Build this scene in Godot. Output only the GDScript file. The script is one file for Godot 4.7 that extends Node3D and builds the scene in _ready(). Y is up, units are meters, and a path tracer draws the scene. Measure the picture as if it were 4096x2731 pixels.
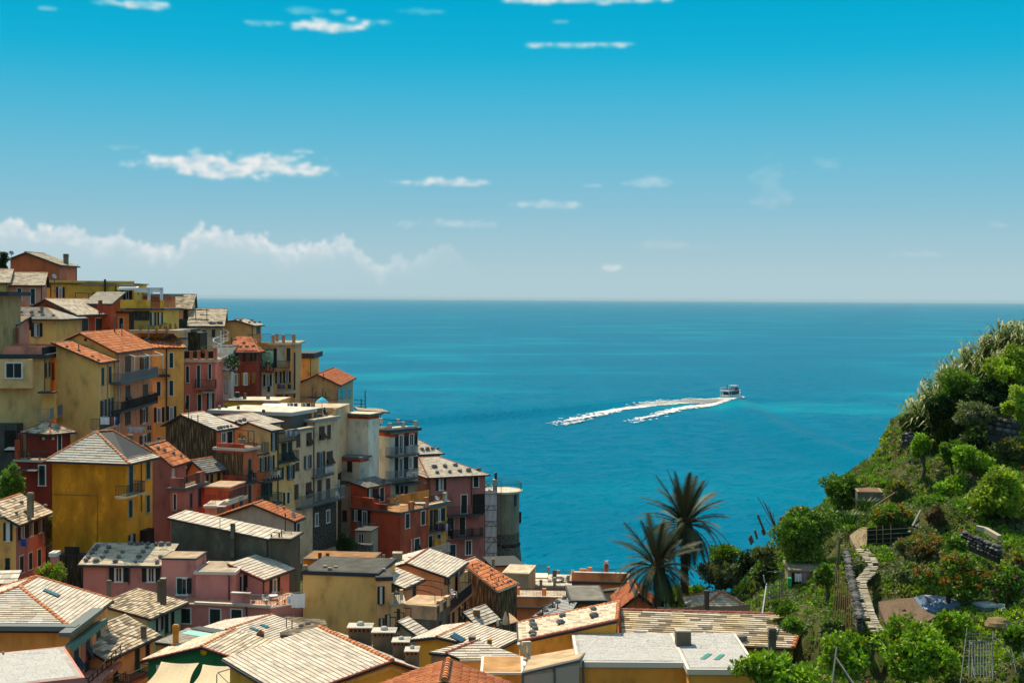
extends Node3D
# A hillside fishing village above the sea. Metres, y up. The camera stands at (0, 60, 0) looking along -z.
const F := 5600.0
const VIEWS := {1: [0, 980, 2.94], 2: [600, 1080, 2.94], 3: [0, 1400, 2.94], 4: [600, 1500, 2.94], 5: [1200, 1560, 2.6133], 6: [0, 1880, 3.36], 7: [0, 2275, 3.36], 8: [600, 1960, 3.36],
	9: [600, 2275, 3.36], 10: [1180, 2060, 2.94], 11: [1250, 2275, 3.36], 12: [1850, 2200, 2.94], 13: [2400, 1880, 3.36], 14: [2550, 2275, 3.136], 15: [3396, 1230, 3.36], 16: [3296, 1650, 2.94],
	17: [2900, 1880, 3.36], 18: [3296, 2150, 2.699], 19: [2700, 1500, 5.88], 20: [1850, 1900, 3.92], 0: [0, 0, 1.0]}
var CP := Vector3(0, 60, 0)
var CB := Basis(Vector3.RIGHT, deg_to_rad(-1.75)) * Basis(Vector3.BACK, deg_to_rad(.364))
var K: Array = [0, 0, 1.0]
var H: Dictionary = {}
var rng := RandomNumberGenerator.new()
var mats := {}
var tex := {}
var names := {}

class MB:
	var v := PackedVector3Array()
	var n := PackedVector3Array()
	var c := PackedColorArray()
	var uv := PackedVector2Array()
	var col := Color.WHITE
	var tinted := false
	func tri(a: Vector3, b: Vector3, d: Vector3) -> void:
		var m := (b - a).cross(d - a).normalized()
		v.append(a); v.append(d); v.append(b)
		n.append(m); n.append(m); n.append(m)
		if tinted:
			c.append(col); c.append(col); c.append(col)
	func quad(a: Vector3, b: Vector3, d: Vector3, e: Vector3) -> void:
		tri(a, b, d); tri(a, d, e)
	func poly(p) -> void:
		for i in range(1, p.size() - 1):
			tri(p[0], p[i], p[i + 1])
	func prism(p, down: Vector3) -> void:   # p runs counter-clockwise seen from its outside
		poly(p)
		var q := PackedVector3Array()
		for i in range(p.size() - 1, -1, -1):
			q.append(p[i] + down)
		poly(q)
		for i in p.size():
			var a: Vector3 = p[i]
			var b: Vector3 = p[(i + 1) % p.size()]
			quad(a, a + down, b + down, b)
	func box(lo: Vector3, hi: Vector3) -> void:
		prism([Vector3(lo.x, hi.y, hi.z), Vector3(hi.x, hi.y, hi.z), Vector3(hi.x, hi.y, lo.z), Vector3(lo.x, hi.y, lo.z)], Vector3(0, lo.y - hi.y, 0))
	func obox(at: Vector3, b: Basis) -> void:   # b holds the half extents
		var t := at + b.y
		prism([t - b.x + b.z, t + b.x + b.z, t + b.x - b.z, t - b.x - b.z], -2.0 * b.y)
	func bar(a: Vector3, b: Vector3, r: float, r2 := -1.0) -> void:
		var d := (b - a).normalized()
		var s := d.cross(Vector3.UP if absf(d.y) < .95 else Vector3.RIGHT).normalized()
		var u := s.cross(d) * (r if r2 < 0 else r2)
		s *= r
		prism([b - s - u, b - s + u, b + s + u, b + s - u], a - b)
	func tube(p, r: float, sides := 6, r2 := -1.0) -> void:
		var rings := []
		for i in p.size():
			var d: Vector3 = (p[mini(i + 1, p.size() - 1)] - p[maxi(i - 1, 0)]).normalized()
			var s := d.cross(Vector3.UP if absf(d.y) < .9 else Vector3.RIGHT).normalized()
			var u := s.cross(d)
			var rr := r if r2 < 0 else lerpf(r, r2, float(i) / (p.size() - 1))
			var ring := PackedVector3Array()
			for j in sides:
				ring.append(p[i] + (s * cos(TAU * j / sides) + u * sin(TAU * j / sides)) * rr)
			rings.append(ring)
		for i in rings.size() - 1:
			for j in sides:
				var j2 := (j + 1) % sides
				quad(rings[i][j], rings[i][j2], rings[i + 1][j2], rings[i + 1][j])
		poly(rings[-1])
		var first := PackedVector3Array(rings[0])
		first.reverse()
		poly(first)
	func lathe(at: Vector3, prof, sides := 12) -> void:   # prof: [radius, height] pairs, from the bottom up
		for i in prof.size() - 1:
			for j in sides:
				var a := TAU * j / sides
				var b := TAU * (j + 1) / sides
				var p := [Vector3(cos(a) * prof[i][0], prof[i][1], -sin(a) * prof[i][0]), Vector3(cos(b) * prof[i][0], prof[i][1], -sin(b) * prof[i][0]),
					Vector3(cos(b) * prof[i + 1][0], prof[i + 1][1], -sin(b) * prof[i + 1][0]), Vector3(cos(a) * prof[i + 1][0], prof[i + 1][1], -sin(a) * prof[i + 1][0])]
				if prof[i][0] > .0005:
					tri(at + p[0], at + p[1], at + p[2])
				if prof[i + 1][0] > .0005:
					tri(at + p[0], at + p[2], at + p[3])
	func ball(at: Vector3, r: Vector3, seg := 8, rough := .0, seed_ := 0) -> void:
		var g := RandomNumberGenerator.new()
		g.seed = seed_
		var grid := []
		for i in seg + 1:
			var row := PackedVector3Array()
			for j in seg + 2:
				var th := PI * i / seg
				var ph := TAU * (j % (seg + 1)) / (seg + 1)
				var k := 1.0 + (g.randf_range(-rough, rough) if rough > 0 and i > 0 and i < seg and j <= seg else .0)
				row.append(at + Vector3(sin(th) * cos(ph) * r.x, cos(th) * r.y, -sin(th) * sin(ph) * r.z) * k)
			row[seg + 1] = row[0]
			grid.append(row)
		for i in seg:
			for j in seg + 1:
				if i < seg - 1:
					tri(grid[i][j], grid[i + 1][j], grid[i + 1][j + 1])
				if i > 0:
					tri(grid[i][j], grid[i + 1][j + 1], grid[i][j + 1])
	func mesh() -> ArrayMesh:
		var a := []
		a.resize(Mesh.ARRAY_MAX)
		a[Mesh.ARRAY_VERTEX] = v
		a[Mesh.ARRAY_NORMAL] = n
		if tinted:
			a[Mesh.ARRAY_COLOR] = c
		if uv.size() == v.size() and uv.size():
			a[Mesh.ARRAY_TEX_UV] = uv
		var m := ArrayMesh.new()
		m.add_surface_from_arrays(Mesh.PRIMITIVE_TRIANGLES, a)
		return m

# ---------- places ----------
func view(n: int) -> void:
	K = VIEWS[n]

func ray(x: float, y: float) -> Vector3:
	var d := CB * Vector3((K[0] + x / K[2] - 2048.0) / F, -(K[1] + y / K[2] - 1365.5) / F, -1.0)
	return d / -d.z

func at(x: float, y: float, depth: float) -> Vector3:
	return CP + ray(x, y) * depth

func metres(px: float, depth: float) -> float:
	return px / K[2] / F * depth

# ---------- textures and materials ----------
func noise_tex(key: String, freq: float, octaves: int, ramp: Array, size := 512, kind := FastNoiseLite.TYPE_SIMPLEX_SMOOTH, seed_ := 1, normal := false, bump := 4.0) -> NoiseTexture2D:
	if tex.has(key):
		return tex[key]
	var f := FastNoiseLite.new()
	f.seed = seed_
	f.noise_type = kind
	f.frequency = freq
	f.fractal_type = FastNoiseLite.FRACTAL_FBM
	f.fractal_octaves = octaves
	var t := NoiseTexture2D.new()
	t.width = size
	t.height = size
	t.seamless = true
	t.seamless_blend_skirt = .3
	t.noise = f
	if normal:
		t.as_normal_map = true
		t.bump_strength = bump
	elif ramp.size():
		var g := Gradient.new()
		g.offsets = PackedFloat32Array(ramp.map(func(r): return r[0]))
		g.colors = PackedColorArray(ramp.map(func(r): return r[1]))
		t.color_ramp = g
	tex[key] = t
	return t

func grey(x: float) -> Color:
	return Color(x, x, x)

func lin(r: float, g: float, b: float) -> Color:
	return Color(r, g, b).linear_to_srgb()

func mat(key: String, c: Color, rough := .85, t: Texture2D = null, scale := Vector3.ONE, bump: Texture2D = null, bump_cm := 1.0, metallic := .0) -> StandardMaterial3D:
	if mats.has(key):
		return mats[key]
	var m := StandardMaterial3D.new()
	m.resource_name = key
	m.albedo_color = c
	m.roughness = rough
	m.metallic = metallic
	m.metallic_specular = .35
	if t or bump:
		m.uv1_triplanar = true
		m.uv1_scale = scale
	if t:
		m.albedo_texture = t
	if bump:
		m.heightmap_enabled = true
		m.heightmap_texture = bump
		m.heightmap_scale = bump_cm
	mats[key] = m
	return m

func plaster(c: Color, worn := 0) -> StandardMaterial3D:
	var t := noise_tex("plaster", .012, 5, [[.0, grey(.74)], [.35, grey(.93)], [.6, grey(.98)], [1.0, grey(1.0)]], 512, FastNoiseLite.TYPE_SIMPLEX_SMOOTH, 4)
	if worn == 1:
		t = noise_tex("worn", .011, 6, [[.0, Color(.68, .66, .63)], [.40, Color(.80, .79, .78)], [.58, Color(.85, .85, .85)], [.66, Color(.86, .86, .86)], [.71, Color(1, 1, 1)], [.75, Color(.88, .88, .88)], [1.0, Color(.95, .95, .95)]], 512, FastNoiseLite.TYPE_SIMPLEX_SMOOTH, 9)
	if worn == 2:
		t = noise_tex("streaks", .03, 6, [[.0, Color(.26, .25, .24)], [.4, Color(.36, .34, .31)], [.58, Color(.52, .48, .42)], [.75, Color(.85, .79, .68)], [1.0, Color(1, .94, .82)]], 512, FastNoiseLite.TYPE_SIMPLEX_SMOOTH, 12)
	if worn == 3:
		t = noise_tex("masonry", .045, 2, [[.0, grey(1.0)], [.25, grey(.8)], [.6, grey(.5)], [.8, grey(.3)], [1.0, grey(.25)]], 512, FastNoiseLite.TYPE_CELLULAR, 12)
	var b := noise_tex("grain", .06, 4, [[.0, grey(.0)], [1.0, grey(1.0)]], 256, FastNoiseLite.TYPE_SIMPLEX, 5)
	var s := Vector3(.11, .055, .11)
	if worn == 2:
		s = Vector3(.42, .03, .42)
	if worn == 3:
		s = Vector3(.16, .22, .16)
	return mat("plaster%d_%s" % [worn, c.to_html(false)], warm(c), .92, t, s, b, 2.0)

func warm(c: Color) -> Color:   # reddens coloured plaster to stand in for missing warm light, whites and greys less
	var l := c.srgb_to_linear()
	var hi := maxf(l.r, maxf(l.g, l.b))
	var k := clampf((hi - minf(l.r, minf(l.g, l.b))) / maxf(hi, .001) * 1.9 - .45, .0, 1.0)
	return lin(minf(l.r * (1.08 + .32 * k), .88), l.g * (1.05 - .02 * k), l.b * (.96 - .12 * k))

func col_mat(tag_: String, rough := .85) -> StandardMaterial3D:   # takes each piece's own colour from its vertices
	if not mats.has(tag_):
		var m := mat(tag_, Color.WHITE, rough)
		m.vertex_color_use_as_albedo = true
	return mats[tag_]

# ---------- objects ----------
func numbered(called: String) -> String:
	names[called] = names.get(called, 0) + 1
	return called if names[called] == 1 else "%s_%03d" % [called, names[called] - 1]

func tag(o: Node3D, label := "", category := "", group := "", kind := "") -> void:
	if label:
		o.set_meta("label", label)
	if category:
		o.set_meta("category", category)
	if group:
		o.set_meta("group", group)
	if kind:
		o.set_meta("kind", kind)

func thing(called: String, label: String, category: String, where := Vector3.ZERO, turn := .0, group := "") -> Node3D:
	var o := Node3D.new()
	o.name = numbered(called)
	o.position = where
	o.rotation.y = turn
	tag(o, label, category, group, "thing")
	add_child(o)
	return o

func part(called: String, m, material: Material, parent: Node, xf := Transform3D()) -> MeshInstance3D:
	var o := MeshInstance3D.new()
	o.name = called
	o.mesh = m.mesh() if m is MB else m
	o.material_override = material
	o.transform = xf
	parent.add_child(o, true)
	return o

func solo(called: String, m, material: Material, label: String, category: String, where := Vector3.ZERO, group := "") -> MeshInstance3D:
	var o := part(numbered(called), m, material, self, Transform3D(Basis(), where))
	tag(o, label, category, group, "thing")
	return o

func setting(called: String, m, material: Material, label := "") -> MeshInstance3D:
	var o := part(numbered(called), m, material, self)
	tag(o, label, "", "", "structure")
	return o

# ---------- houses ----------
# The front wall runs from o.l to the near corner o.c (pixels) at depth o.D, turned by o.a degrees; the side wall goes back from the corner to o.r (or o.d metres).
func span(p: Vector3, u: Vector2, r: Vector3) -> float:
	return (r.x * -p.z - p.x) / (u.x - r.x * u.y)

func house(called: String, label: String, o: Dictionary, category := "house") -> Dictionary:
	var a := deg_to_rad(o.get("a", .0))
	var cx: float = o.c[0]
	var cy: float = o.c[1]
	var pc := at(cx, cy, o.D)
	var w := span(pc, Vector2(-cos(a), sin(a)), ray(o.l, cy)) if o.has("l") else float(o.w)
	var d: float = o.d if o.has("d") else span(pc, Vector2(sin(a), cos(a)), ray(o.r, cy))
	if w < .2 or d < .2 or w > 60 or d > 60:
		print("odd house ", label, " w ", w, " d ", d)
		w = clampf(w, 1.0, 40.0); d = clampf(d, 1.0, 30.0)
	var base: float = at(cx, o.b, o.D).y if o.has("b") else pc.y - o.get("tall", 11.0)
	var corner := Vector3(pc.x, base, pc.z)
	var left := corner - Vector3(cos(a), 0, sin(a)) * w
	var node := thing(called, label, category, left, -a)
	node.set_meta("sink", 2.5 if o.get("tall", 11.0) > 9 else .3)
	H = {"node": node, "w": w, "d": d, "h": pc.y - base, "inv": node.transform.affine_inverse(), "D": o.D, "o": o, "base": base}
	H.hl = hy(Vector3(0, 0, 0), o.l, o.yl) if o.has("yl") else H.h
	roof_and_walls(o)
	return H

func hy(p: Vector3, x: float, y: float) -> float:   # height (in the house) of the pixel's ray above a plan point
	var g: Vector3 = H.node.transform * p
	return CP.y + ray(x, y).y * -g.z - H.base

func pick(fac: String, x: float, y: float, off := .0) -> Vector3:   # where the pixel's ray meets a wall
	var o: Vector3 = H.inv * CP
	var d: Vector3 = H.inv.basis * ray(x, y)
	var t := .0
	match fac:
		"f": t = (off - o.z) / d.z
		"s": t = (H.w + off - o.x) / d.x
		"l": t = (-off - o.x) / d.x
		"b": t = (-H.d - off - o.z) / d.z
		"y": t = (off - o.y) / d.y
	return o + d * t

func facing(fac: String) -> Basis:
	return Basis(Vector3.UP, {"f": .0, "s": PI / 2, "b": PI, "l": -PI / 2}.get(fac, .0))

func rect(fac: String, x0: float, y0: float, x1: float, y1: float, off := .0) -> Array:   # [centre on the wall, width, height]
	var xm := (x0 + x1) / 2
	var ym := (y0 + y1) / 2
	var b := facing(fac)
	var l := pick(fac, x0, ym, off)
	var r := pick(fac, x1, ym, off)
	var t := pick(fac, xm, y0, off)
	var u := pick(fac, xm, y1, off)
	var mid := (l + r) / 2
	mid.y = (t.y + u.y) / 2
	return [mid, absf((r - l).dot(b.x)), absf(t.y - u.y)]

func walls(polys: Array, colors: Array, worn: Array) -> void:
	for i in polys.size():
		var m := MB.new()
		for p in polys[i]:
			m.poly(p)
		part("wall", m, plaster(colors[i], worn[i]), H.node)

func roof_and_walls(o: Dictionary) -> void:
	var w: float = H.w
	var d: float = H.d
	var h: float = H.h
	var hl: float = H.hl
	var c: Color = o.get("col", Color(.8, .7, .5))
	var c2: Color = o.get("col2", c)
	var kind: String = o.get("roof", "flat")
	var ov: float = o.get("ov", .35)
	var F_ := [Vector3(0, 0, 0), Vector3(w, 0, 0)]
	var B_ := [Vector3(w, 0, -d), Vector3(0, 0, -d)]
	var front := []
	var back := []
	var side := [Vector3(w, 0, 0), Vector3(w, 0, -d), Vector3(w, h, -d), Vector3(w, h, 0)]
	var left := [Vector3(0, 0, -d), Vector3(0, 0, 0), Vector3(0, hl, 0), Vector3(0, hl, -d)]
	var planes := []     # roof faces, their eave edge first
	var ridges := []
	if kind == "gz":
		var ap := pick("f", o.ap[0], o.ap[1])
		var ua := clampf(ap.x, .0, w)
		var ha := ap.y
		if o.has("ua"):
			ua = o.ua * w
		front = F_ + [Vector3(w, h, 0), Vector3(ua, ha, 0), Vector3(0, hl, 0)]
		back = B_ + [Vector3(0, hl, -d), Vector3(ua, ha, -d), Vector3(w, h, -d)]
		var sr := (ha - h) / maxf(w - ua, .01)
		var sl := (ha - hl) / maxf(ua, .01)
		if w - ua > .3:
			planes.append([Vector3(w + ov, h - ov * sr, ov), Vector3(w + ov, h - ov * sr, -d - ov), Vector3(ua - (ov if ua < .3 else .0), ha + (ov * sr if ua < .3 else .0), -d - ov), Vector3(ua - (ov if ua < .3 else .0), ha + (ov * sr if ua < .3 else .0), ov)])
		if ua > .3:
			var e := ov if w - ua < .3 else .0
			planes.append([Vector3(-ov, hl - ov * sl, -d - ov), Vector3(-ov, hl - ov * sl, ov), Vector3(ua + e, ha + e * sl, ov), Vector3(ua + e, ha + e * sl, -d - ov)])
		ridges.append([Vector3(ua, ha, ov), Vector3(ua, ha, -d - ov)])
	elif kind == "gx":
		var zr: float = d * o.get("zr", .5)
		var ha: float = h + o.rise if o.has("rise") else hy(Vector3(w, 0, -zr), o.ap[0], o.ap[1])
		front = F_ + [Vector3(w, h, 0), Vector3(0, h, 0)]
		var hb: float = h + o.get("back", .0)
		back = B_ + [Vector3(0, hb, -d), Vector3(w, hb, -d)]
		side = [Vector3(w, 0, 0), Vector3(w, 0, -d), Vector3(w, hb, -d), Vector3(w, ha, -zr), Vector3(w, h, 0)]
		left = [Vector3(0, 0, -d), Vector3(0, 0, 0), Vector3(0, h, 0), Vector3(0, ha, -zr), Vector3(0, hb, -d)]
		var sf := (ha - h) / zr
		planes.append([Vector3(-ov, h - ov * sf, ov), Vector3(w + ov, h - ov * sf, ov), Vector3(w + ov, ha, -zr), Vector3(-ov, ha, -zr)])
		if d - zr > .3:
			var sb := (ha - hb) / (d - zr)
			planes.append([Vector3(w + ov, hb - ov * sb, -d - ov), Vector3(-ov, hb - ov * sb, -d - ov), Vector3(-ov, ha, -zr), Vector3(w + ov, ha, -zr)])
		ridges.append([Vector3(-ov, ha, -zr), Vector3(w + ov, ha, -zr)])
	elif kind == "hip":
		var r0: Array = o.get("r0", [.35, .5])
		var r1: Array = o.get("r1", [.65, .5])
		var p0 := Vector3(r0[0] * w, 0, -r0[1] * d)
		var p1 := Vector3(r1[0] * w, 0, -r1[1] * d)
		var ha: float = h + o.rise if o.has("rise") else hy(p0, o.ap[0], o.ap[1])
		p0.y = ha
		p1.y = ha
		var e := h - ov * (ha - h) / maxf(.5 * minf(w, d), .5)
		var fl := Vector3(-ov, e, ov)
		var fr := Vector3(w + ov, e, ov)
		var br := Vector3(w + ov, e, -d - ov)
		var bl := Vector3(-ov, e, -d - ov)
		front = F_ + [Vector3(w, h, 0), Vector3(0, h, 0)]
		back = B_ + [Vector3(0, h, -d), Vector3(w, h, -d)]
		left[2].y = h; left[3].y = h
		if o.get("along", "x") == "x":
			planes = [[fl, fr, p1, p0], [fr, br, p1], [br, bl, p0, p1], [bl, fl, p0]]
			ridges = [[fl, p0], [fr, p1], [br, p1], [bl, p0], [p0, p1]]
		else:
			planes = [[fl, fr, p0], [fr, br, p1, p0], [br, bl, p1], [bl, fl, p0, p1]]
			ridges = [[fl, p0], [fr, p0], [br, p1], [bl, p1], [p0, p1]]
	else:
		front = F_ + [Vector3(w, h, 0), Vector3(0, h, 0)]
		back = B_ + [Vector3(0, h, -d), Vector3(w, h, -d)]
		left[2].y = h; left[3].y = h
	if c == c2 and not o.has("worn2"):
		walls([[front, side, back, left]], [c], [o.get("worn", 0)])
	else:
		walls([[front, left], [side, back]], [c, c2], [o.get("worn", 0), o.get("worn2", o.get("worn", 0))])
	if kind == "none":
		return
	var r := MB.new()
	var rm: Material = mat("fascia", lin(.035, .04, .045), .7)
	if kind == "flat":
		var th: float = o.get("slab", .28)
		r.box(Vector3(-ov, h + .003, -d - ov), Vector3(w + ov, h + th, ov))
		if o.has("top"):
			rm = plaster(o.top)
		if o.has("fascia"):
			rm = mat("fascia_" + o.fascia.to_html(false), o.fascia, .7)
		H.roof = part("roof", r, rm, H.node)
		if o.has("fascia") or o.has("top"):
			var t := MB.new()
			t.box(Vector3(-ov + .14, h + th - .02, -d - ov + .14), Vector3(w + ov - .14, h + th + .012, ov - .14))
			part("roof_surface", t, plaster(o.get("top", lin(.5, .48, .45)), 1), H.roof)
		H.top = h + th
		return
	for p in planes:
		var nn: Vector3 = (p[1] - p[0]).cross(p[-1] - p[0]).normalized()
		var q := []
		for x in p:
			q.append(x + nn * .06)
		r.prism(q, nn * -.16)
		if not o.get("no_gutter", false) and nn.y > .3:
			var mid: Vector3 = (p[1] - p[0]).normalized() * .02
			var out: Vector3 = (p[0] - p[-1]) * Vector3(1, 0, 1)
			r.bar(p[0] - mid + out.normalized() * .05 - Vector3(0, .03, 0), p[1] + mid + out.normalized() * .05 - Vector3(0, .03, 0), .065)
	H.roof = part("roof", r, rm, H.node)
	H.planes = planes
	for p in planes:
		var q := PackedVector3Array()
		var nn: Vector3 = (p[1] - p[0]).cross(p[-1] - p[0]).normalized()
		for x in p:
			q.append(x + nn * .062)
		var tow: Vector3 = H.node.basis * nn
		if tow.dot((CP - H.node.transform * p[0]).normalized()) < -.05:
			continue    # faces away
		if o.get("tile", "slate") == "slate":
			slates(H.roof, q, o)
		else:
			tiles(H.roof, q, o)
	if o.get("ridge", true):
		for rr in ridges:
			var len_: float = rr[0].distance_to(rr[1])
			if len_ > .6:
				ridge_row(H.roof, rr[0] + Vector3(0, .08, 0), rr[1] + Vector3(0, .08, 0), o.get("rc", 0), o.get("rr", .11))
	if o.has("verge"):   # a row of tiles along the sloping edges over the front wall
		for p in planes:
			if kind == "gz":
				var near: Array = [p[0], p[3]] if p[0].z > p[1].z else [p[1], p[2]]
				ridge_row(H.roof, near[0] + Vector3(0, .06, 0), near[1] + Vector3(0, .06, 0), o.verge, .09)

# ---------- roofing ----------
const SLATE := [[.606, .499, .365], [.699, .589, .438], [.514, .435, .328], [.74, .653, .511], [.409, .346, .268], [.646, .538, .401], [.725, .589, .426]]
const SLATE_PALE := [[.601, .531, .445], [.665, .593, .495], [.558, .479, .396], [.688, .635, .544], [.494, .427, .356], [.622, .541, .445], [.665, .563, .445]]
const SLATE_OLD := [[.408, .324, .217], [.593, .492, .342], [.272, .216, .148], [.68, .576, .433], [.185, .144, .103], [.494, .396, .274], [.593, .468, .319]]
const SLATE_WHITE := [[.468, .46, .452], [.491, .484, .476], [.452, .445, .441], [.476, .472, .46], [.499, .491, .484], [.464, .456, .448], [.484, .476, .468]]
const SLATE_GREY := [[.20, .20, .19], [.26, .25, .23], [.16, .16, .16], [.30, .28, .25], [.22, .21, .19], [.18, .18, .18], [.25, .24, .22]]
const CLAY := [[.50, .16, .055], [.56, .19, .07], [.44, .13, .045], [.60, .23, .09], [.36, .11, .045], [.52, .18, .07]]
const CLAY_DARK := [[.40, .11, .04], [.46, .14, .05], [.34, .09, .035], [.50, .17, .07], [.28, .08, .035], [.42, .13, .05]]

func frame_of(q: PackedVector3Array) -> Array:
	var u := (q[1] - q[0]).normalized()
	var n := u.cross(q[q.size() - 1] - q[0]).normalized()
	return [u, n.cross(u), n]

func slates(roof: Node3D, q: PackedVector3Array, o: Dictionary) -> void:
	var fr := frame_of(q)
	var flat := PackedVector2Array()
	for p in q:
		flat.append(Vector2((p - q[0]).dot(fr[0]), (p - q[0]).dot(fr[1])))
	var lo := flat[0]
	var hi := flat[0]
	for p in flat:
		lo = lo.min(p)
		hi = hi.max(p)
	var course: float = o.get("course", .30)
	var wide: float = o.get("wide", .55)
	var tone: Array = {"pale": SLATE_PALE, "old": SLATE_OLD, "grey": SLATE_GREY, "white": SLATE_WHITE}.get(o.get("tone", ""), SLATE)
	var single: int = o.get("single", 0)    # how many of them as parts of their own
	var thick: float = o.get("thick", .045)
	var lift: float = .0 if thick < .01 else .015
	var rest := MB.new()
	rest.tinted = true
	var done := 0
	var rows := int(ceil((hi.y - lo.y) / course))
	for r in rows:
		var x := lo.x - rng.randf() * wide
		while x < hi.x:
			var ww := wide * rng.randf_range(.75, 1.25)
			var y0 := lo.y + r * course
			var cell := PackedVector2Array([Vector2(x + .006, y0 - .03), Vector2(x + ww - .006, y0 - .03 + rng.randf_range(-.012, .012)), Vector2(x + ww - .006, y0 + course + .03), Vector2(x + .006, y0 + course + .03)])
			x += ww
			for cut in Geometry2D.intersect_polygons(cell, flat):
				if Geometry2D.is_polygon_clockwise(cut):
					cut.reverse()
				if cut.size() < 3:
					continue
				var top := PackedVector3Array()
				var low := PackedVector3Array()
				var jit := rng.randf_range(.0, .012)
				for p in cut:
					var f := clampf((p.y - y0) / course, 0, 1)
					top.append(q[0] + fr[0] * p.x + fr[1] * p.y + fr[2] * (lerpf(thick + lift, .006, f) + jit))
					low.append(q[0] + fr[0] * p.x + fr[1] * p.y + fr[2] * -.01)
				var own := done < single
				var m := MB.new() if own else rest
				var ci := (rng.randi() % tone.size())
				if not own:
					m.col = Color(tone[ci][0], tone[ci][1], tone[ci][2]) * rng.randf_range(.9, 1.06)
				m.poly(top)
				for i in top.size():
					var j := (i + 1) % top.size()
					m.quad(top[i], low[i], low[j], top[j])
				if own:
					part("slate", m, mat("slate_%s%d" % [o.get("tone", ""), ci], lin(tone[ci][0], tone[ci][1], tone[ci][2]), .8, noise_tex("stone", .05, 5, [[.0, grey(.7)], [.5, grey(.93)], [1.0, grey(1.0)]], 256), Vector3.ONE * .6), roof)
					done += 1
	if rest.v.size():
		tag(part("slate_courses", rest, slate_mat(), roof), "", "", "", "stuff")

func slate_mat() -> StandardMaterial3D:
	var m := mat("slate_stone", Color.WHITE, .8, noise_tex("stone", .05, 5, [[.0, grey(.7)], [.5, grey(.93)], [1.0, grey(1.0)]], 256), Vector3.ONE * .35)
	m.vertex_color_use_as_albedo = true
	return m

func tiles(roof: Node3D, q: PackedVector3Array, o: Dictionary) -> void:
	var fr := frame_of(q)
	var flat := PackedVector2Array()
	for p in q:
		flat.append(Vector2((p - q[0]).dot(fr[0]), (p - q[0]).dot(fr[1])))
	var lo := flat[0]
	var hi := flat[0]
	for p in flat:
		lo = lo.min(p)
		hi = hi.max(p)
	var course: float = o.get("course", .42)
	var wide: float = o.get("wide", .42)
	var single: int = o.get("single", 0)
	var tone: Array = CLAY_DARK if o.get("tone", "") == "dark" else CLAY
	var shared := []
	if single:
		for s in 2:
			var m := MB.new()
			tile_shape(m, Vector3.ZERO, Vector3(wide * .5, 0, 0), Vector3(0, 0, -course - .05), Vector3.UP * (.06 + .01 * s))
			shared.append(m.mesh())
	var rest := MB.new()
	rest.tinted = true
	var done := 0
	for r in int((hi.y - lo.y) / course):
		var x := lo.x + wide * .5
		while x < hi.x:
			var p := Vector2(x, lo.y + r * course)
			x += wide
			if not (Geometry2D.is_point_in_polygon(p + Vector2(0, .02), flat) and Geometry2D.is_point_in_polygon(p + Vector2(0, course * .8), flat)):
				continue
			var w3: Vector3 = q[0] + fr[0] * p.x + fr[1] * p.y + fr[2] * (.02 + rng.randf() * .012)
			var ci := rng.randi() % tone.size()
			if done < single:
				part("roof_tile", shared[ci % 2], mat("clay%s%d" % [o.get("tone", ""), ci], lin(tone[ci][0], tone[ci][1], tone[ci][2]), .8), roof, Transform3D(Basis(fr[0], fr[2], -fr[1]), w3))
				done += 1
			else:
				rest.col = Color(tone[ci][0], tone[ci][1], tone[ci][2]) * rng.randf_range(.9, 1.08)
				tile_shape(rest, w3, fr[0] * wide * .5, fr[1] * (course + .04), fr[2] * .055)
	if rest.v.size():
		tag(part("tile_courses", rest, col_mat("clay_tiles", .85), roof), "", "", "", "stuff")

func tile_shape(m: MB, p: Vector3, u: Vector3, v: Vector3, n: Vector3) -> void:
	var xs := [-1.0, -.55, -.25, .25, .55, 1.0]
	var hs := [.25, .25, 1.0, 1.0, .25, .25]
	for i in 5:
		var a: Vector3 = p + u * xs[i] + n * (hs[i] + .5)
		var b: Vector3 = p + u * xs[i + 1] + n * (hs[i + 1] + .5)
		var a2: Vector3 = p + u * xs[i] + n * hs[i] * .7 + v
		var b2: Vector3 = p + u * xs[i + 1] + n * hs[i + 1] * .7 + v
		m.quad(a, b, b2, a2)
		m.quad(p + u * xs[i] - n, p + u * xs[i + 1] - n, b, a)

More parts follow.
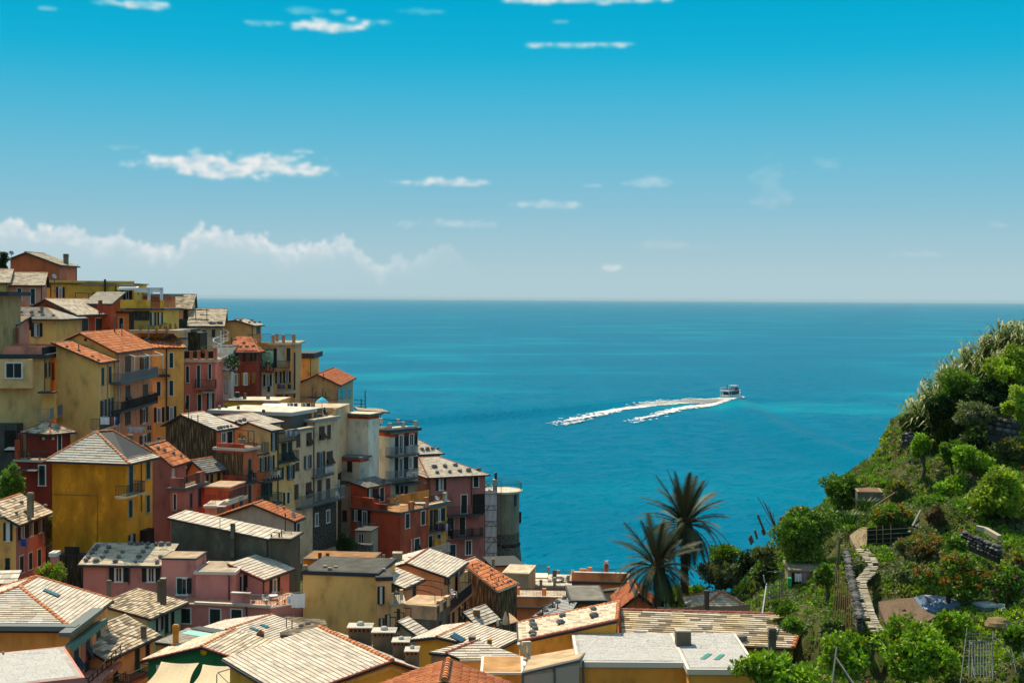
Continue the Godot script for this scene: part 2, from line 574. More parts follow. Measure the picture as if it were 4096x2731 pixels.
var ridge_mesh: ArrayMesh
func ridge_row(parent: Node3D, a: Vector3, b: Vector3, tone := 0, r := .11) -> void:
	if ridge_mesh == null:
		var m := MB.new()     # one barrel tile, a metre long along -z, wider at its near end
		var prev := []
		for i in 7:
			var t := PI * i / 6
			prev.append([Vector3(cos(t), sin(t) - .15, 0), Vector3(cos(t) * .82, sin(t) * .82 - .15, -1.06)])
		for i in 6:
			m.quad(prev[i][0], prev[i + 1][0] * 1.0, prev[i + 1][1], prev[i][1])
			m.tri(prev[i][0], prev[i + 1][0], Vector3(0, -.15, 0))
		m.box(Vector3(-1.02, -.2, -.08), Vector3(1.02, -.1, .0))
		var lip := []
		for i in 7:
			var t := PI * i / 6
			lip.append([Vector3(cos(t) * 1.1, sin(t) * 1.1 - .15, .02), Vector3(cos(t) * 1.1, sin(t) * 1.1 - .15, -.14), Vector3(cos(t) * .95, sin(t) * .95 - .15, -.16)])
		for i in 6:
			m.quad(lip[i][0], lip[i + 1][0], lip[i + 1][1], lip[i][1])
			m.quad(lip[i][1], lip[i + 1][1], lip[i + 1][2], lip[i][2])
			m.tri(lip[i][0], lip[i + 1][0], Vector3(0, -.15, .02))
		ridge_mesh = m.mesh()
	var cols := [[.50, .17, .06], [.42, .13, .05], [.56, .22, .09], [.46, .15, .055]]
	if tone == 1:
		cols = [[.30, .085, .06], [.26, .07, .05], [.34, .10, .07], [.29, .08, .055]]
	if tone == 2:
		cols = [[.13, .13, .13], [.16, .16, .155], [.11, .11, .11], [.14, .14, .135]]
	var n := maxi(1, int(round(a.distance_to(b) / .42)))
	var d := (a - b).normalized()
	var s := Vector3.UP.cross(d).normalized()
	var bs := Basis(s, d.cross(s), d)
	for i in n:
		var p := a.lerp(b, float(i) / n)
		var k := rng.randi() % 4
		var step := a.distance_to(b) / n
		part("ridge_tile", ridge_mesh, mat("ridge%d%d" % [tone, k], lin(cols[k][0], cols[k][1], cols[k][2]), .75), parent, Transform3D(bs.scaled_local(Vector3(r, r, step)), p + s * rng.randf_range(-.008, .008)))

# ---------- openings and fittings of the current house ----------
var unit_shutter: ArrayMesh
func shutter_mesh() -> ArrayMesh:
	if unit_shutter == null:
		var m := MB.new()
		m.box(Vector3(-.5, -.5, -.3), Vector3(-.38, .5, .5))
		m.box(Vector3(.38, -.5, -.3), Vector3(.5, .5, .5))
		for y in [-.5, -.03, .45]:
			m.box(Vector3(-.38, y, -.3), Vector3(.38, y + .055, .5))
		for i in 14:
			if i == 7:
				continue
			var y := -.43 + i * .063
			m.quad(Vector3(-.38, y - .02, .4), Vector3(.38, y - .02, .4), Vector3(.38, y + .05, -.2), Vector3(-.38, y + .05, -.2))
		m.quad(Vector3(-.38, -.5, -.25), Vector3(.38, -.5, -.25), Vector3(.38, .5, -.25), Vector3(-.38, .5, -.25))
		unit_shutter = m.mesh()
	return unit_shutter

func shutter_mat(c: String) -> Material:
	var t: Array = {"g": [.012, .028, .022], "b": [.085, .035, .018], "o": [.36, .15, .02], "k": [.014, .012, .012], "t": [.012, .03, .05], "r": [.05, .012, .01]}.get(c, [.02, .03, .03])
	return mat("shutter_" + c, lin(t[0], t[1], t[2]), .55)

func W(fac: String, x0: float, y0: float, x1: float, y1: float, code := "sgw", off := .0) -> Node3D:
	var r := rect(fac, x0, y0, x1, y1, off)
	var w: float = r[1]
	var h: float = r[2]
	var b := facing(fac)
	var xf := Transform3D(b, r[0])
	var type := code[0]
	var sm := shutter_mat(code[1])
	var trim: String = code[2]
	var m := MB.new()
	var t := .11 if trim != "n" else .05
	t = minf(t, w * .16)
	var ow := w
	if type == "o":
		ow = w * .5
	var tc: Color = {"w": lin(.66, .64, .60), "c": lin(.5, .42, .3), "n": lin(.16, .13, .1)}.get(trim, lin(.6, .6, .6))
	for e in [[-ow / 2, -h / 2, -ow / 2 + t, h / 2], [ow / 2 - t, -h / 2, ow / 2, h / 2], [-ow / 2 + t, h / 2 - t, ow / 2 - t, h / 2], [-ow / 2 - .05, -h / 2 - .07, ow / 2 + .05, -h / 2]]:
		m.box(Vector3(e[0], e[1], -.05), Vector3(e[2], e[3], .035 if e[1] > -h / 2 - .01 else .12))
	var door := type == "d"
	var win := part("door" if door else "window", m, mat("trim_" + trim, tc, .8), H.node, xf)
	var iw := ow - 2 * t
	var ih := h - t
	var cy := -t / 2
	if type in ["o", "g"]:
		var g := MB.new()
		g.box(Vector3(-iw / 2, cy - ih / 2, -.02), Vector3(iw / 2, cy + ih / 2, .012))
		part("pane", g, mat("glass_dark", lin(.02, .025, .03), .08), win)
		var fm := MB.new()
		var st := .05
		var bars := [-iw / 2 + st / 2, .0, iw / 2 - st / 2] if type == "o" or iw < 1.6 else [-iw / 2 + st / 2, -iw / 6, iw / 6, iw / 2 - st / 2]
		for bx in bars:
			fm.box(Vector3(bx - st / 2, cy - ih / 2, .0), Vector3(bx + st / 2, cy + ih / 2, .03))
		for by in [cy - ih / 2, cy + ih / 2 - st]:
			fm.box(Vector3(-iw / 2 + st, by, .0), Vector3(iw / 2 - st, by + st, .028))
		part("frame", fm, mat("frame_white", lin(.68, .68, .66), .5), win)
		if rng.randf() < .4 and type == "o":
			var cm := MB.new()
			cm.box(Vector3(-iw / 2 + .05, cy - ih / 2 + .04, .013), Vector3(-iw / 2 + iw * .42, cy + ih / 2 - .04, .018))
			part("curtain", cm, mat("curtain", lin(.42, .42, .42), .9), win)
	if type == "o":
		var lw := w * .25
		for s in [-1, 1]:
			var ang: float = s * rng.randf_range(.02, .14)
			part("shutter", shutter_mesh(), sm, win, Transform3D(Basis(Vector3.UP, -ang).scaled_local(Vector3(lw, h * .98, .05)), Vector3(s * (ow / 2 + lw / 2 * cos(ang)), 0, .05 + lw / 2 * sin(absf(ang)))))
	elif type in ["s", "d"]:
		for s in [-1, 1]:
			part("shutter" if not door else "door_leaf", shutter_mesh(), sm, win, Transform3D(Basis().scaled(Vector3(iw / 2 - .008, ih, .05)), Vector3(s * iw / 4, cy, .02)))
	elif type == "a":
		for s in [-1, 1]:
			part("shutter", shutter_mesh(), sm, win, Transform3D(Basis().scaled(Vector3(iw / 2 - .008, ih * .5, .05)), Vector3(s * iw / 4, cy + ih * .25, .02)))
			var tilt := -.6
			part("shutter", shutter_mesh(), sm, win, Transform3D(Basis(Vector3.RIGHT, tilt).scaled_local(Vector3(iw / 2 - .008, ih * .5, .05)), Vector3(s * iw / 4, cy - ih * .25 * cos(tilt), .05 + ih * .25 * sin(-tilt))))
		var g := MB.new()
		g.box(Vector3(-iw / 2, cy - ih / 2, -.02), Vector3(iw / 2, cy, .01))
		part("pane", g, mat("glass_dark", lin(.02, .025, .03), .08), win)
	return win

func WS(fac: String, code: String, list: Array) -> void:
	for e in list:
		W(fac, e[0], e[1], e[2], e[3], e[4] if e.size() > 4 else code)

# a slab, band, parapet or bay on a wall, from z0 to z1 metres proud of it
func BX(called: String, fac: String, x0: float, y0: float, x1: float, y1: float, z0: float, z1: float, m, parent = null) -> MeshInstance3D:
	var r := rect(fac, x0, y0, x1, y1, z1)
	var b := MB.new()
	b.box(Vector3(-r[1] / 2, -r[2] / 2, z0), Vector3(r[1] / 2, r[2] / 2, z1))
	var p: Vector3 = r[0] - facing(fac).z * z1
	return part(called, b, plaster(m) if m is Color else m, parent if parent else H.node, Transform3D(facing(fac), p))

func rail_mesh(w: float, h: float, d: float, gap := .13, r := .013) -> MB:   # rails round three sides, standing on y = 0, the front at z = 0
	var m := MB.new()
	for y in [h, .06]:
		m.bar(Vector3(-w / 2, y, 0), Vector3(w / 2, y, 0), .022)
		if d > .1:
			for s in [-1, 1]:
				m.bar(Vector3(s * w / 2, y, 0), Vector3(s * w / 2, y, -d), .022)
	var n := maxi(2, int(w / gap))
	for i in n + 1:
		var x := -w / 2 + w * i / n
		m.box(Vector3(x - r, .0, -r), Vector3(x + r, h, r))
	if d > .1:
		var k := int(d / gap)
		for i in range(1, k + 1):
			for s in [-1, 1]:
				m.box(Vector3(s * w / 2 - r, .0, -d * i / k - r), Vector3(s * w / 2 + r, h, -d * i / k + r))
	return m

# y0 top of the railing, y1 underside of the slab
func BAL(fac: String, x0: float, y0: float, x1: float, y1: float, out := .95, c := Color(.35, .35, .35), rc := "iron", slab := .16) -> Node3D:
	var r := rect(fac, x0, y0, x1, y1, out)
	var w: float = r[1]
	var h: float = r[2]
	var b := facing(fac)
	var p: Vector3 = r[0] - b.z * out
	p.y -= h / 2
	var m := MB.new()
	m.box(Vector3(-w / 2, 0, -.02), Vector3(w / 2, slab, out))
	for s in [-.8, .8]:
		m.prism([Vector3(s * w / 2 - .09, .0, out * .7), Vector3(s * w / 2 + .09, .0, out * .7), Vector3(s * w / 2 + .09, .0, 0), Vector3(s * w / 2 - .09, .0, 0)], Vector3(0, -.12, 0))
	var bal := part("balcony", m, plaster(c), H.node, Transform3D(b, p))
	part("railing", rail_mesh(w - .1, h - slab, out - .05), rail_mat(rc), bal, Transform3D(Basis(), Vector3(0, slab, out - .05)))
	return bal

func rail_mat(rc: String) -> Material:
	var t: Array = {"iron": [.02, .022, .025], "white": [.6, .6, .58], "grey": [.2, .22, .24], "green": [.02, .08, .06], "red": [.16, .03, .02]}.get(rc, [.02, .02, .02])
	return mat("rail_" + rc, lin(t[0], t[1], t[2]), .5)

func PIPE(fac: String, x: float, y0: float, y1: float, m: Material = null, r := .05, x2 := -1.0) -> void:
	var a := pick(fac, x, y0)
	var b := pick(fac, x2 if x2 >= 0 else x, y1)
	var z := facing(fac).z * .09
	var t := MB.new()
	t.tube([a + z * 3.2 + Vector3(0, .12, 0), a + z, Vector3(b.x, b.y, b.z) + z] if x2 < 0 else [a + z, b + z], r, 6)
	part("drainpipe", t, m if m else mat("pipe_dark", lin(.03, .03, .035), .5), H.node)

# a chimney: x its middle, yt and yb the pixels of its top and foot, wd its width in pixels
func CH(x: float, yt: float, yb: float, wd: float, depth: float, style := "rib", c := Color(.5, .46, .4)) -> MeshInstance3D:
	var foot: Vector3 = H.inv * at(x, yb, depth)
	var h := metres(yb - yt, depth)
	var w := metres(wd, depth)
	var m := MB.new()
	var parent: Node3D = H.roof if H.has("roof") else H.node
	var r := w / 2
	match style:
		"rib":     # square shaft under a ribbed concrete pot
			m.box(Vector3(-r * .86, -.5, -r * .86), Vector3(r * .86, h * .6, r * .86))
			for i in 3:
				var y := h * (.62 + .13 * i)
				m.box(Vector3(-r, y, -r), Vector3(r, y + h * .075, r))
				m.box(Vector3(-r * .78, y - h * .06, -r * .78), Vector3(r * .78, y + .001, r * .78))
			m.box(Vector3(-r * .8, h * .955, -r * .8), Vector3(r * .8, h, r * .8))
		"pot":
			m.lathe(Vector3.ZERO, [[r * .9, -.4], [r * .9, h * .5], [r, h * .52], [r, h * .6], [r * .8, h * .62], [r * .8, h * .7], [r, h * .72], [r, h * .82], [r * .8, h * .84], [r * .8, h * .9], [r * .95, h * .92], [r * .95, h], [.0, h + .01]], 10)
		"pipe":
			m.lathe(Vector3.ZERO, [[r * .6, -.4], [r * .6, h * .85], [r, h * .87], [r, h * .93], [r * .5, h], [0, h]], 8)
		"box":
			m.box(Vector3(-r, -.6, -r), Vector3(r, h, r))
		"brick":   # broad plastered stack, a slotted brick crown, a slab and a round cap
			m.box(Vector3(-r, -.8, -.45), Vector3(r, h * .46, .45))
	var mm: Material = plaster(c, 1)
	var o := part("chimney", m, mm, parent, Transform3D(Basis(H.inv.basis.orthonormalized()), foot))
	if style == "brick":
		var bm := mat("old_brick", lin(.20, .09, .05), .9, noise_tex("stone", .05, 5, []), Vector3.ONE)
		var k := MB.new()
		k.box(Vector3(-r * 1.02, h * .46, -.47), Vector3(r * 1.02, h * .5, .47))
		var cols := maxi(3, int(w / .22))
		for i in cols + 1:
			var px := lerpf(-r * .95, r * .95, float(i) / cols)
			for pz in [-.4, .4]:
				k.box(Vector3(px - .05, h * .5, pz - .06), Vector3(px + .05, h * .72, pz + .06))
		k.box(Vector3(-r * .9, h * .5, -.3), Vector3(r * .9, h * .66, .3))
		part("brick_crown", k, bm, parent, o.transform)
		var t := MB.new()
		t.box(Vector3(-r * 1.15, h * .72, -.62), Vector3(r * 1.15, h * .77, .62))
		t.lathe(Vector3(0, h * .77, 0), [[r * .33, 0], [r * .36, h * .05], [r * .33, h * .12], [r * .24, h * .19], [0, h * .22]], 10)
		part("chimney_slab", t, plaster(lin(.46, .45, .43)), parent, o.transform)
	if style == "box":
		var t := MB.new()
		t.box(Vector3(-r * 1.08, h, -r * 1.08), Vector3(r * 1.08, h + .07, r * 1.08))
		part("chimney_slab", t, plaster(lin(.4, .37, .32)), parent, o.transform)
	return o

# stones that weigh down a roof's slates
var stone_meshes := []
func STONES(label: String, group: String, list: Array, depth: float, plane := -1, size := .3) -> void:
	if stone_meshes.is_empty():
		for i in 4:
			var m := MB.new()
			m.ball(Vector3.ZERO, Vector3(1.0, .6, .75), 6, .14, i + 3)
			stone_meshes.append(m.mesh())
	for e in list:
		var p := at(e[0], e[1], depth)
		if plane >= 0 and H.has("planes"):
			var pl: Array = H.planes[plane]
			var n: Vector3 = (pl[1] - pl[0]).cross(pl[-1] - pl[0]).normalized()
			var o: Vector3 = H.inv * CP
			var d: Vector3 = H.inv.basis * ray(e[0], e[1])
			p = H.node.transform * (o + d * ((pl[0] + n * .15 - o).dot(n) / d.dot(n)))
		var s := size * rng.randf_range(.8, 1.2)
		var st := part(numbered("roof_stone"), stone_meshes[rng.randi() % 4], mat("stone_%d" % (rng.randi() % 3), grey([.38, .46, .42][rng.randi() % 3]), .9), self, Transform3D(Basis(Vector3.UP, rng.randf() * TAU).scaled(Vector3(s, s, s)), p + Vector3(0, s * .25, 0)))
		tag(st, label, "stone", group)

func DISH(x: float, y: float, depth: float, px: float, c := .5, turn := .6) -> void:
	var r := metres(px, depth) / 2
	var m := MB.new()
	m.lathe(Vector3.ZERO, [[.0, .0], [r * .5, r * .07], [r * .85, r * .2], [r, r * .3], [r * .97, r * .32], [r * .8, r * .22], [r * .4, r * .08], [.0, .02]], 14)
	m.bar(Vector3(0, .2 * r, -r), Vector3(0, r * 1.1, 0), .02)
	m.box(Vector3(-.06, r * 1.05, -.06), Vector3(.06, r * 1.2, .06))
	var lp: Vector3 = H.inv * at(x, y, depth)
	var o := part("satellite_dish", m, mat("dish%.1f" % c, lin(c, c, c), .5), H.node, Transform3D(Basis(Vector3.UP, turn) * Basis(Vector3.RIGHT, 1.05), lp))
	var s := MB.new()
	s.bar(Vector3(0, -r * 2.0, -.1), Vector3(0, 0, -.05), .025)
	part("mast", s, mat("pipe_grey", lin(.15, .15, .16), .5), o, Transform3D(o.basis.inverse(), Vector3.ZERO))

func RAIL(fac: String, x0: float, y0: float, x1: float, y1: float, off := .0, rc := "iron", deep := .0, gap := .13) -> void:
	var r := rect(fac, x0, y0, x1, y1, off)
	var p: Vector3 = r[0]
	p.y -= r[2] / 2
	part("railing", rail_mesh(r[1], r[2], deep, gap), rail_mat(rc), H.node, Transform3D(facing(fac), p))

func POSTS(fac: String, list: Array, off: float, c: Color, thick := .3) -> void:
	for e in list:
		BX("pillar", fac, e[0], e[1], e[2], e[3], off - thick, off, c)

func BARS(called: String, fac: String, list: Array, off: float, m: Material, r := .03) -> void:   # straight bars between pixel pairs, on the wall's plane plus off
	var b := MB.new()
	for e in list:
		var o1: float = e[4] if e.size() > 4 else off
		var o2: float = e[5] if e.size() > 5 else off
		b.bar(pick(fac, e[0], e[1], o1), pick(fac, e[2], e[3], o2), r)
	part(called, b, m, H.node)

func AWNING(fac: String, x0: float, y0: float, x1: float, y1: float, out: float, m: Material, valance := .0) -> void:   # slopes from the wall at y0 to its front edge at y1
	var a := rect(fac, x0, y0, x1, y0 + 1, .0)
	var e := rect(fac, x0, y1 - 1, x1, y1, out)
	var b := facing(fac)
	var w: float = e[1]
	var m2 := MB.new()
	var drop: float = a[0].y - e[0].y
	var t := Vector3(0, .03, 0)
	m2.prism([Vector3(-w / 2, -drop, out) + t, Vector3(w / 2, -drop, out) + t, Vector3(w / 2, 0, .02) + t, Vector3(-w / 2, 0, .02) + t], Vector3(0, -.04, 0))
	if valance > 0:
		var n := maxi(4, int(w / .25))
		for i in n:
			m2.box(Vector3(-w / 2 + w * i / n, -drop - valance * (.8 + .2 * (i % 2)), out), Vector3(-w / 2 + w * (i + .92) / n, -drop - .01, out + .015))
	var p: Vector3 = e[0] - b.z * out
	p.y = a[0].y
	part("awning", m2, m, H.node, Transform3D(b, p))

# ---------- small things that stand or hang about ----------
func leaf_quads(m: MB, c: Vector3, r: Vector3, n: int, s: float, cols: Array, g: RandomNumberGenerator) -> void:
	m.tinted = true
	for i in n:
		var d := Vector3(g.randfn(), g.randfn(), g.randfn()).normalized()
		var p := c + d * r * pow(g.randf(), .4)
		var u := Vector3(g.randfn(), g.randfn(), g.randfn()).normalized()
		var w := u.cross((d + Vector3(g.randfn(), g.randfn(), g.randfn()) * .5).normalized()).normalized()
		var k: Array = cols[g.randi() % cols.size()]
		m.col = Color(k[0], k[1], k[2]) * g.randf_range(.75, 1.2)
		var l := s * g.randf_range(.7, 1.3)
		m.tri(p - u * l, p + w * l * .45, p + u * l)
		m.tri(p - u * l, p + u * l, p - w * l * .45 + u.cross(w) * l * .15)

func leaf_mat(key := "leaf", rough := .5) -> StandardMaterial3D:
	if not mats.has(key):
		var m := col_mat(key, rough)
		m.cull_mode = BaseMaterial3D.CULL_DISABLED
		m.backlight_enabled = true
		m.backlight = Color(.78, .88, .25)
		m.metallic_specular = .4
	return mats[key]

func POT(label: String, x: float, y: float, depth: float, px: float, flower := Color(0, 0, 0), group := "", clay := true) -> void:
	var h := metres(px, depth)
	var t := thing("potted_plant", label, "plant", at(x, y, depth), .0, group)
	var m := MB.new()
	m.lathe(Vector3.ZERO, [[.0, .0], [h * .17, .0], [h * .24, h * .36], [h * .27, h * .37], [h * .27, h * .43], [h * .22, h * .43], [.0, h * .40]], 8)
	part("pot", m, mat("pot_clay", lin(.30, .10, .05), .85) if clay else mat("pot_grey", lin(.25, .25, .24), .85), t)
	var f := MB.new()
	leaf_quads(f, Vector3(0, h * .68, 0), Vector3(h * .32, h * .32, h * .32), 46, h * .1, [[.035, .09, .015], [.06, .13, .02], [.02, .06, .015]], rng)
	part("foliage", f, leaf_mat(), t)
	if flower.r + flower.g + flower.b > 0:
		var b := MB.new()
		leaf_quads(b, Vector3(0, h * .82, 0), Vector3(h * .33, h * .2, h * .33), 26, h * .07, [[flower.r, flower.g, flower.b]], rng)
		part("blossom", b, leaf_mat(), t)

func CLOTH(label: String, group: String, x0: float, y0: float, x1: float, y1: float, depth: float, c: Color, called := "laundry") -> void:
	var a := at(x0, y0, depth)
	var b := at(x1, y0, depth)
	var drop := metres(y1 - y0, depth)
	var w := a.distance_to(b)
	var m := MB.new()
	var n := 5
	var top := []
	for i in n + 1:
		var f := float(i) / n
		var p := a.lerp(b, f) - a
		var fold := Vector3(0, 0, .05 * sin(i * 2.4 + x0))
		top.append([p + Vector3(0, -.03 * sin(PI * f), 0), p + fold + Vector3(0, -drop * .5, .02), p + fold * 1.8 + Vector3(w * .02 * sin(i * 1.3), -drop * (.95 + .05 * sin(i * 3.1 + y0)), .0)])
	for i in n:
		for j in 2:
			m.quad(top[i][j], top[i][j + 1], top[i + 1][j + 1], top[i + 1][j])
	var cm := mat("cloth_" + c.to_html(false), c, .9)
	cm.cull_mode = BaseMaterial3D.CULL_DISABLED
	solo(called, m, cm, label, "laundry", a, group)

var chair0: Node3D
func CHAIR(label: String, x: float, y: float, depth: float, turn: float, dark := false) -> void:
	var t := thing("garden_chair", label, "chair", at(x, y, depth), turn)
	t.scale = Vector3.ONE * .76
	var m: Material = mat("chair_dark", lin(.02, .02, .025), .5) if dark else mat("chair_white", lin(.72, .72, .70), .45)
	var s := MB.new()
	s.box(Vector3(-.24, .40, -.22), Vector3(.24, .44, .24))
	part("seat", s, m, t)
	var b := MB.new()
	for i in 5:
		b.bar(Vector3(-.2 + i * .1, .44, -.22), Vector3(-.2 + i * .1, .86, -.32), .03, .012)
	b.box(Vector3(-.24, .82, -.35), Vector3(.24, .88, -.30))
	part("backrest", b, m, t)
	for sx in [-1, 1]:
		var r := MB.new()
		r.bar(Vector3(sx * .25, .64, .22), Vector3(sx * .25, .66, -.27), .025, .015)
		r.bar(Vector3(sx * .25, .42, .2), Vector3(sx * .25, .64, .22), .02)
		part("armrest", r, m, t)
		for sz in [-1, 1]:
			var l := MB.new()
			l.bar(Vector3(sx * .26, .0, sz * .25), Vector3(sx * .22, .42, sz * .2), .025)
			part("leg", l, m, t)

func TABLE(label: String, x: float, y: float, depth: float, c: Color, w := .9, group := "") -> void:
	var t := thing("garden_table", label, "table", at(x, y, depth), .2, group)
	t.scale = Vector3.ONE * .76
	var m := mat("table_" + c.to_html(false), c, .5)
	var s := MB.new()
	s.box(Vector3(-w / 2, .68, -w / 2), Vector3(w / 2, .72, w / 2))
	part("tabletop", s, m, t)
	for sx in [-1, 1]:
		for sz in [-1, 1]:
			var l := MB.new()
			l.bar(Vector3(sx * w * .42, .0, sz * w * .42), Vector3(sx * w * .38, .68, sz * w * .38), .03)
			part("leg", l, m, t)

# A building under one sloping roof face, from its corners: eave start, eave end, top end (pixel x, y, depth each) and top start (pixel only; it lies on the same plane).
func slab_house(called: String, label: String, pts: Array, o: Dictionary, category := "house") -> Dictionary:
	var p := []
	for i in 3:
		p.append(at(pts[i][0], pts[i][1], pts[i][2]))
	var n: Vector3 = (p[1] - p[0]).cross(p[2] - p[0]).normalized()
	var r := ray(pts[3][0], pts[3][1])
	p.append(CP + r * ((p[0] - CP).dot(n) / r.dot(n)))
	var flat: Vector3 = (p[1] - p[0]) * Vector3(1, 0, 1)
	var turn := atan2(-flat.z, flat.x)
	var tall: float = o.get("tall", 5.0)
	var low: float = minf(minf(p[0].y, p[1].y), minf(p[2].y, p[3].y)) - tall
	var node := thing(called, label, category, Vector3(p[0].x, low, p[0].z), turn)
	node.set_meta("sink", .2)
	H = {"node": node, "inv": node.transform.affine_inverse(), "o": o, "base": low, "D": pts[0][2]}
	var q := []
	for x in p:
		q.append(H.inv * x)
	H.w = q[1].x; H.d = absf(q[3].z); H.h = q[0].y
	if tall > .3:
		var m := MB.new()
		var c: Vector3 = (q[0] + q[1] + q[2] + q[3]) / 4
		var s := []
		for x in q:
			var v: Vector3 = x.lerp(c, o.get("inset", .04))
			s.append(v - Vector3(0, .1, 0))
		for i in 4:
			var a: Vector3 = s[i]
			var b: Vector3 = s[(i + 1) % 4]
			m.quad(Vector3(a.x, 0, a.z), Vector3(b.x, 0, b.z), b, a)
		part("wall", m, plaster(o.get("col", lin(.6, .4, .2)), o.get("worn", 0)), node)
	var b := MB.new()
	var nn: Vector3 = (q[1] - q[0]).cross(q[3] - q[0]).normalized()
	var top := []
	for x in q:
		top.append(x + nn * .06)
	b.prism(top, nn * -.16)
	var out: Vector3 = ((q[0] - q[3]) * Vector3(1, 0, 1)).normalized()
	if not o.get("no_gutter", false):
		b.bar(q[0] + out * .06, q[1] + out * .06, .06)
	H.roof = part("roof", b, mat("fascia", lin(.035, .04, .045), .7) if not o.has("fascia") else mat("fascia_" + o.fascia.to_html(false), o.fascia, .7), node)
	H.planes = [q]
	var up := PackedVector3Array()
	for x in q:
		up.append(x + nn * .062)
	match o.get("tile", "slate"):
		"slate": slates(H.roof, up, o)
		"clay": tiles(H.roof, up, o)
		"sheet":
			var s2 := MB.new()
			s2.prism([up[0].lerp(up[2], .02) + nn * .02, up[1].lerp(up[3], .02) + nn * .02, up[2].lerp(up[0], .02) + nn * .02, up[3].lerp(up[1], .02) + nn * .02], nn * -.02)
			part("roof_surface", s2, plaster(o.get("top", lin(.5, .48, .44)), 1), H.roof)
	for e in o.get("ridges", []):
		ridge_row(H.roof, q[e[0]] + Vector3(0, .08, 0), q[e[1]] + Vector3(0, .08, 0), e[2], o.get("rr", .12))
	return H

func PLATE(called: String, plane: int, px: Array, up: float, m: Material, rim: Material = null) -> void:   # a plate lying on a roof face, from its four pixels
	var pl: Array = H.planes[plane]
	var n: Vector3 = (pl[1] - pl[0]).cross(pl[-1] - pl[0]).normalized()
	var o: Vector3 = H.inv * CP
	var q := []
	for e in px:
		var d: Vector3 = H.inv.basis * ray(e[0], e[1])
		q.append(o + d * ((pl[0] + n * (.08 + up) - o).dot(n) / d.dot(n)))
	if (q[1] - q[0]).cross(q[2] - q[0]).dot(n) < 0:
		q.reverse()
	var f := MB.new()
	f.prism(q, n * -(up + .06))
	var fr := part(called, f, rim if rim else m, H.roof)
	if rim:
		var c: Vector3 = (q[0] + q[1] + q[2] + q[3]) / 4
		var g := MB.new()
		g.prism(q.map(func(x): return x.lerp(c, .14) + n * .012), n * -.01)
		part("pane", g, m, H.node)

func _ready() -> void:
	rng.seed = 20240611
	# --- camera, sky, sun, exposure ---
	var cam := Camera3D.new()
	cam.name = "camera"
	cam.transform = Transform3D(CB, CP)
	cam.keep_aspect = Camera3D.KEEP_HEIGHT
	cam.fov = rad_to_deg(2.0 * atan(1365.5 / F))
	cam.near = .5
	cam.far = 90000.0
	add_child(cam)
	cam.current = true
	var we := WorldEnvironment.new()
	we.name = "environment"
	var env := Environment.new()
	env.background_mode = Environment.BG_SKY
	var sky := Sky.new()
	var ps := PanoramaSkyMaterial.new()
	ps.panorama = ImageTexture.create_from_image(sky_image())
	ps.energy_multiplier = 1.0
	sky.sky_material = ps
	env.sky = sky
	env.background_energy_multiplier = SKY_ENERGY
	env.tonemap_mode = Environment.TONE_MAPPER_LINEAR
	env.tonemap_exposure = EXPOSURE
	env.fog_enabled = true
	env.fog_density = .00002
	env.fog_light_color = Color(.75, .86, .92)
	env.sdfgi_enabled = true
	env.ssao_enabled = true
	env.ssil_enabled = true
	we.environment = env
	add_child(we)
	var sun := DirectionalLight3D.new()
	sun.name = "sun"
	sun.light_color = Color(1.0, .93, .80)
	sun.light_energy = 1.6
	sun.light_angular_distance = .5
	sun.shadow_enabled = true
	var az := deg_to_rad(-27.0)     # to the left of straight ahead, beyond the village
	var el := deg_to_rad(57.0)
	var toward := Vector3(sin(az) * cos(el), sin(el), -cos(az) * cos(el))
	sun.basis = Basis.looking_at(-toward, Vector3.UP)
	add_child(sun)
	# --- the place ---
	sea()
	top_of_village()
	middle_of_village()
	sea_side()
	lower_village()
	front_roofs()
	harbour_terraces()
	land()
	garden()
	palms()
	boat()

const SKY_ENERGY := .77
const EXPOSURE := 1.3

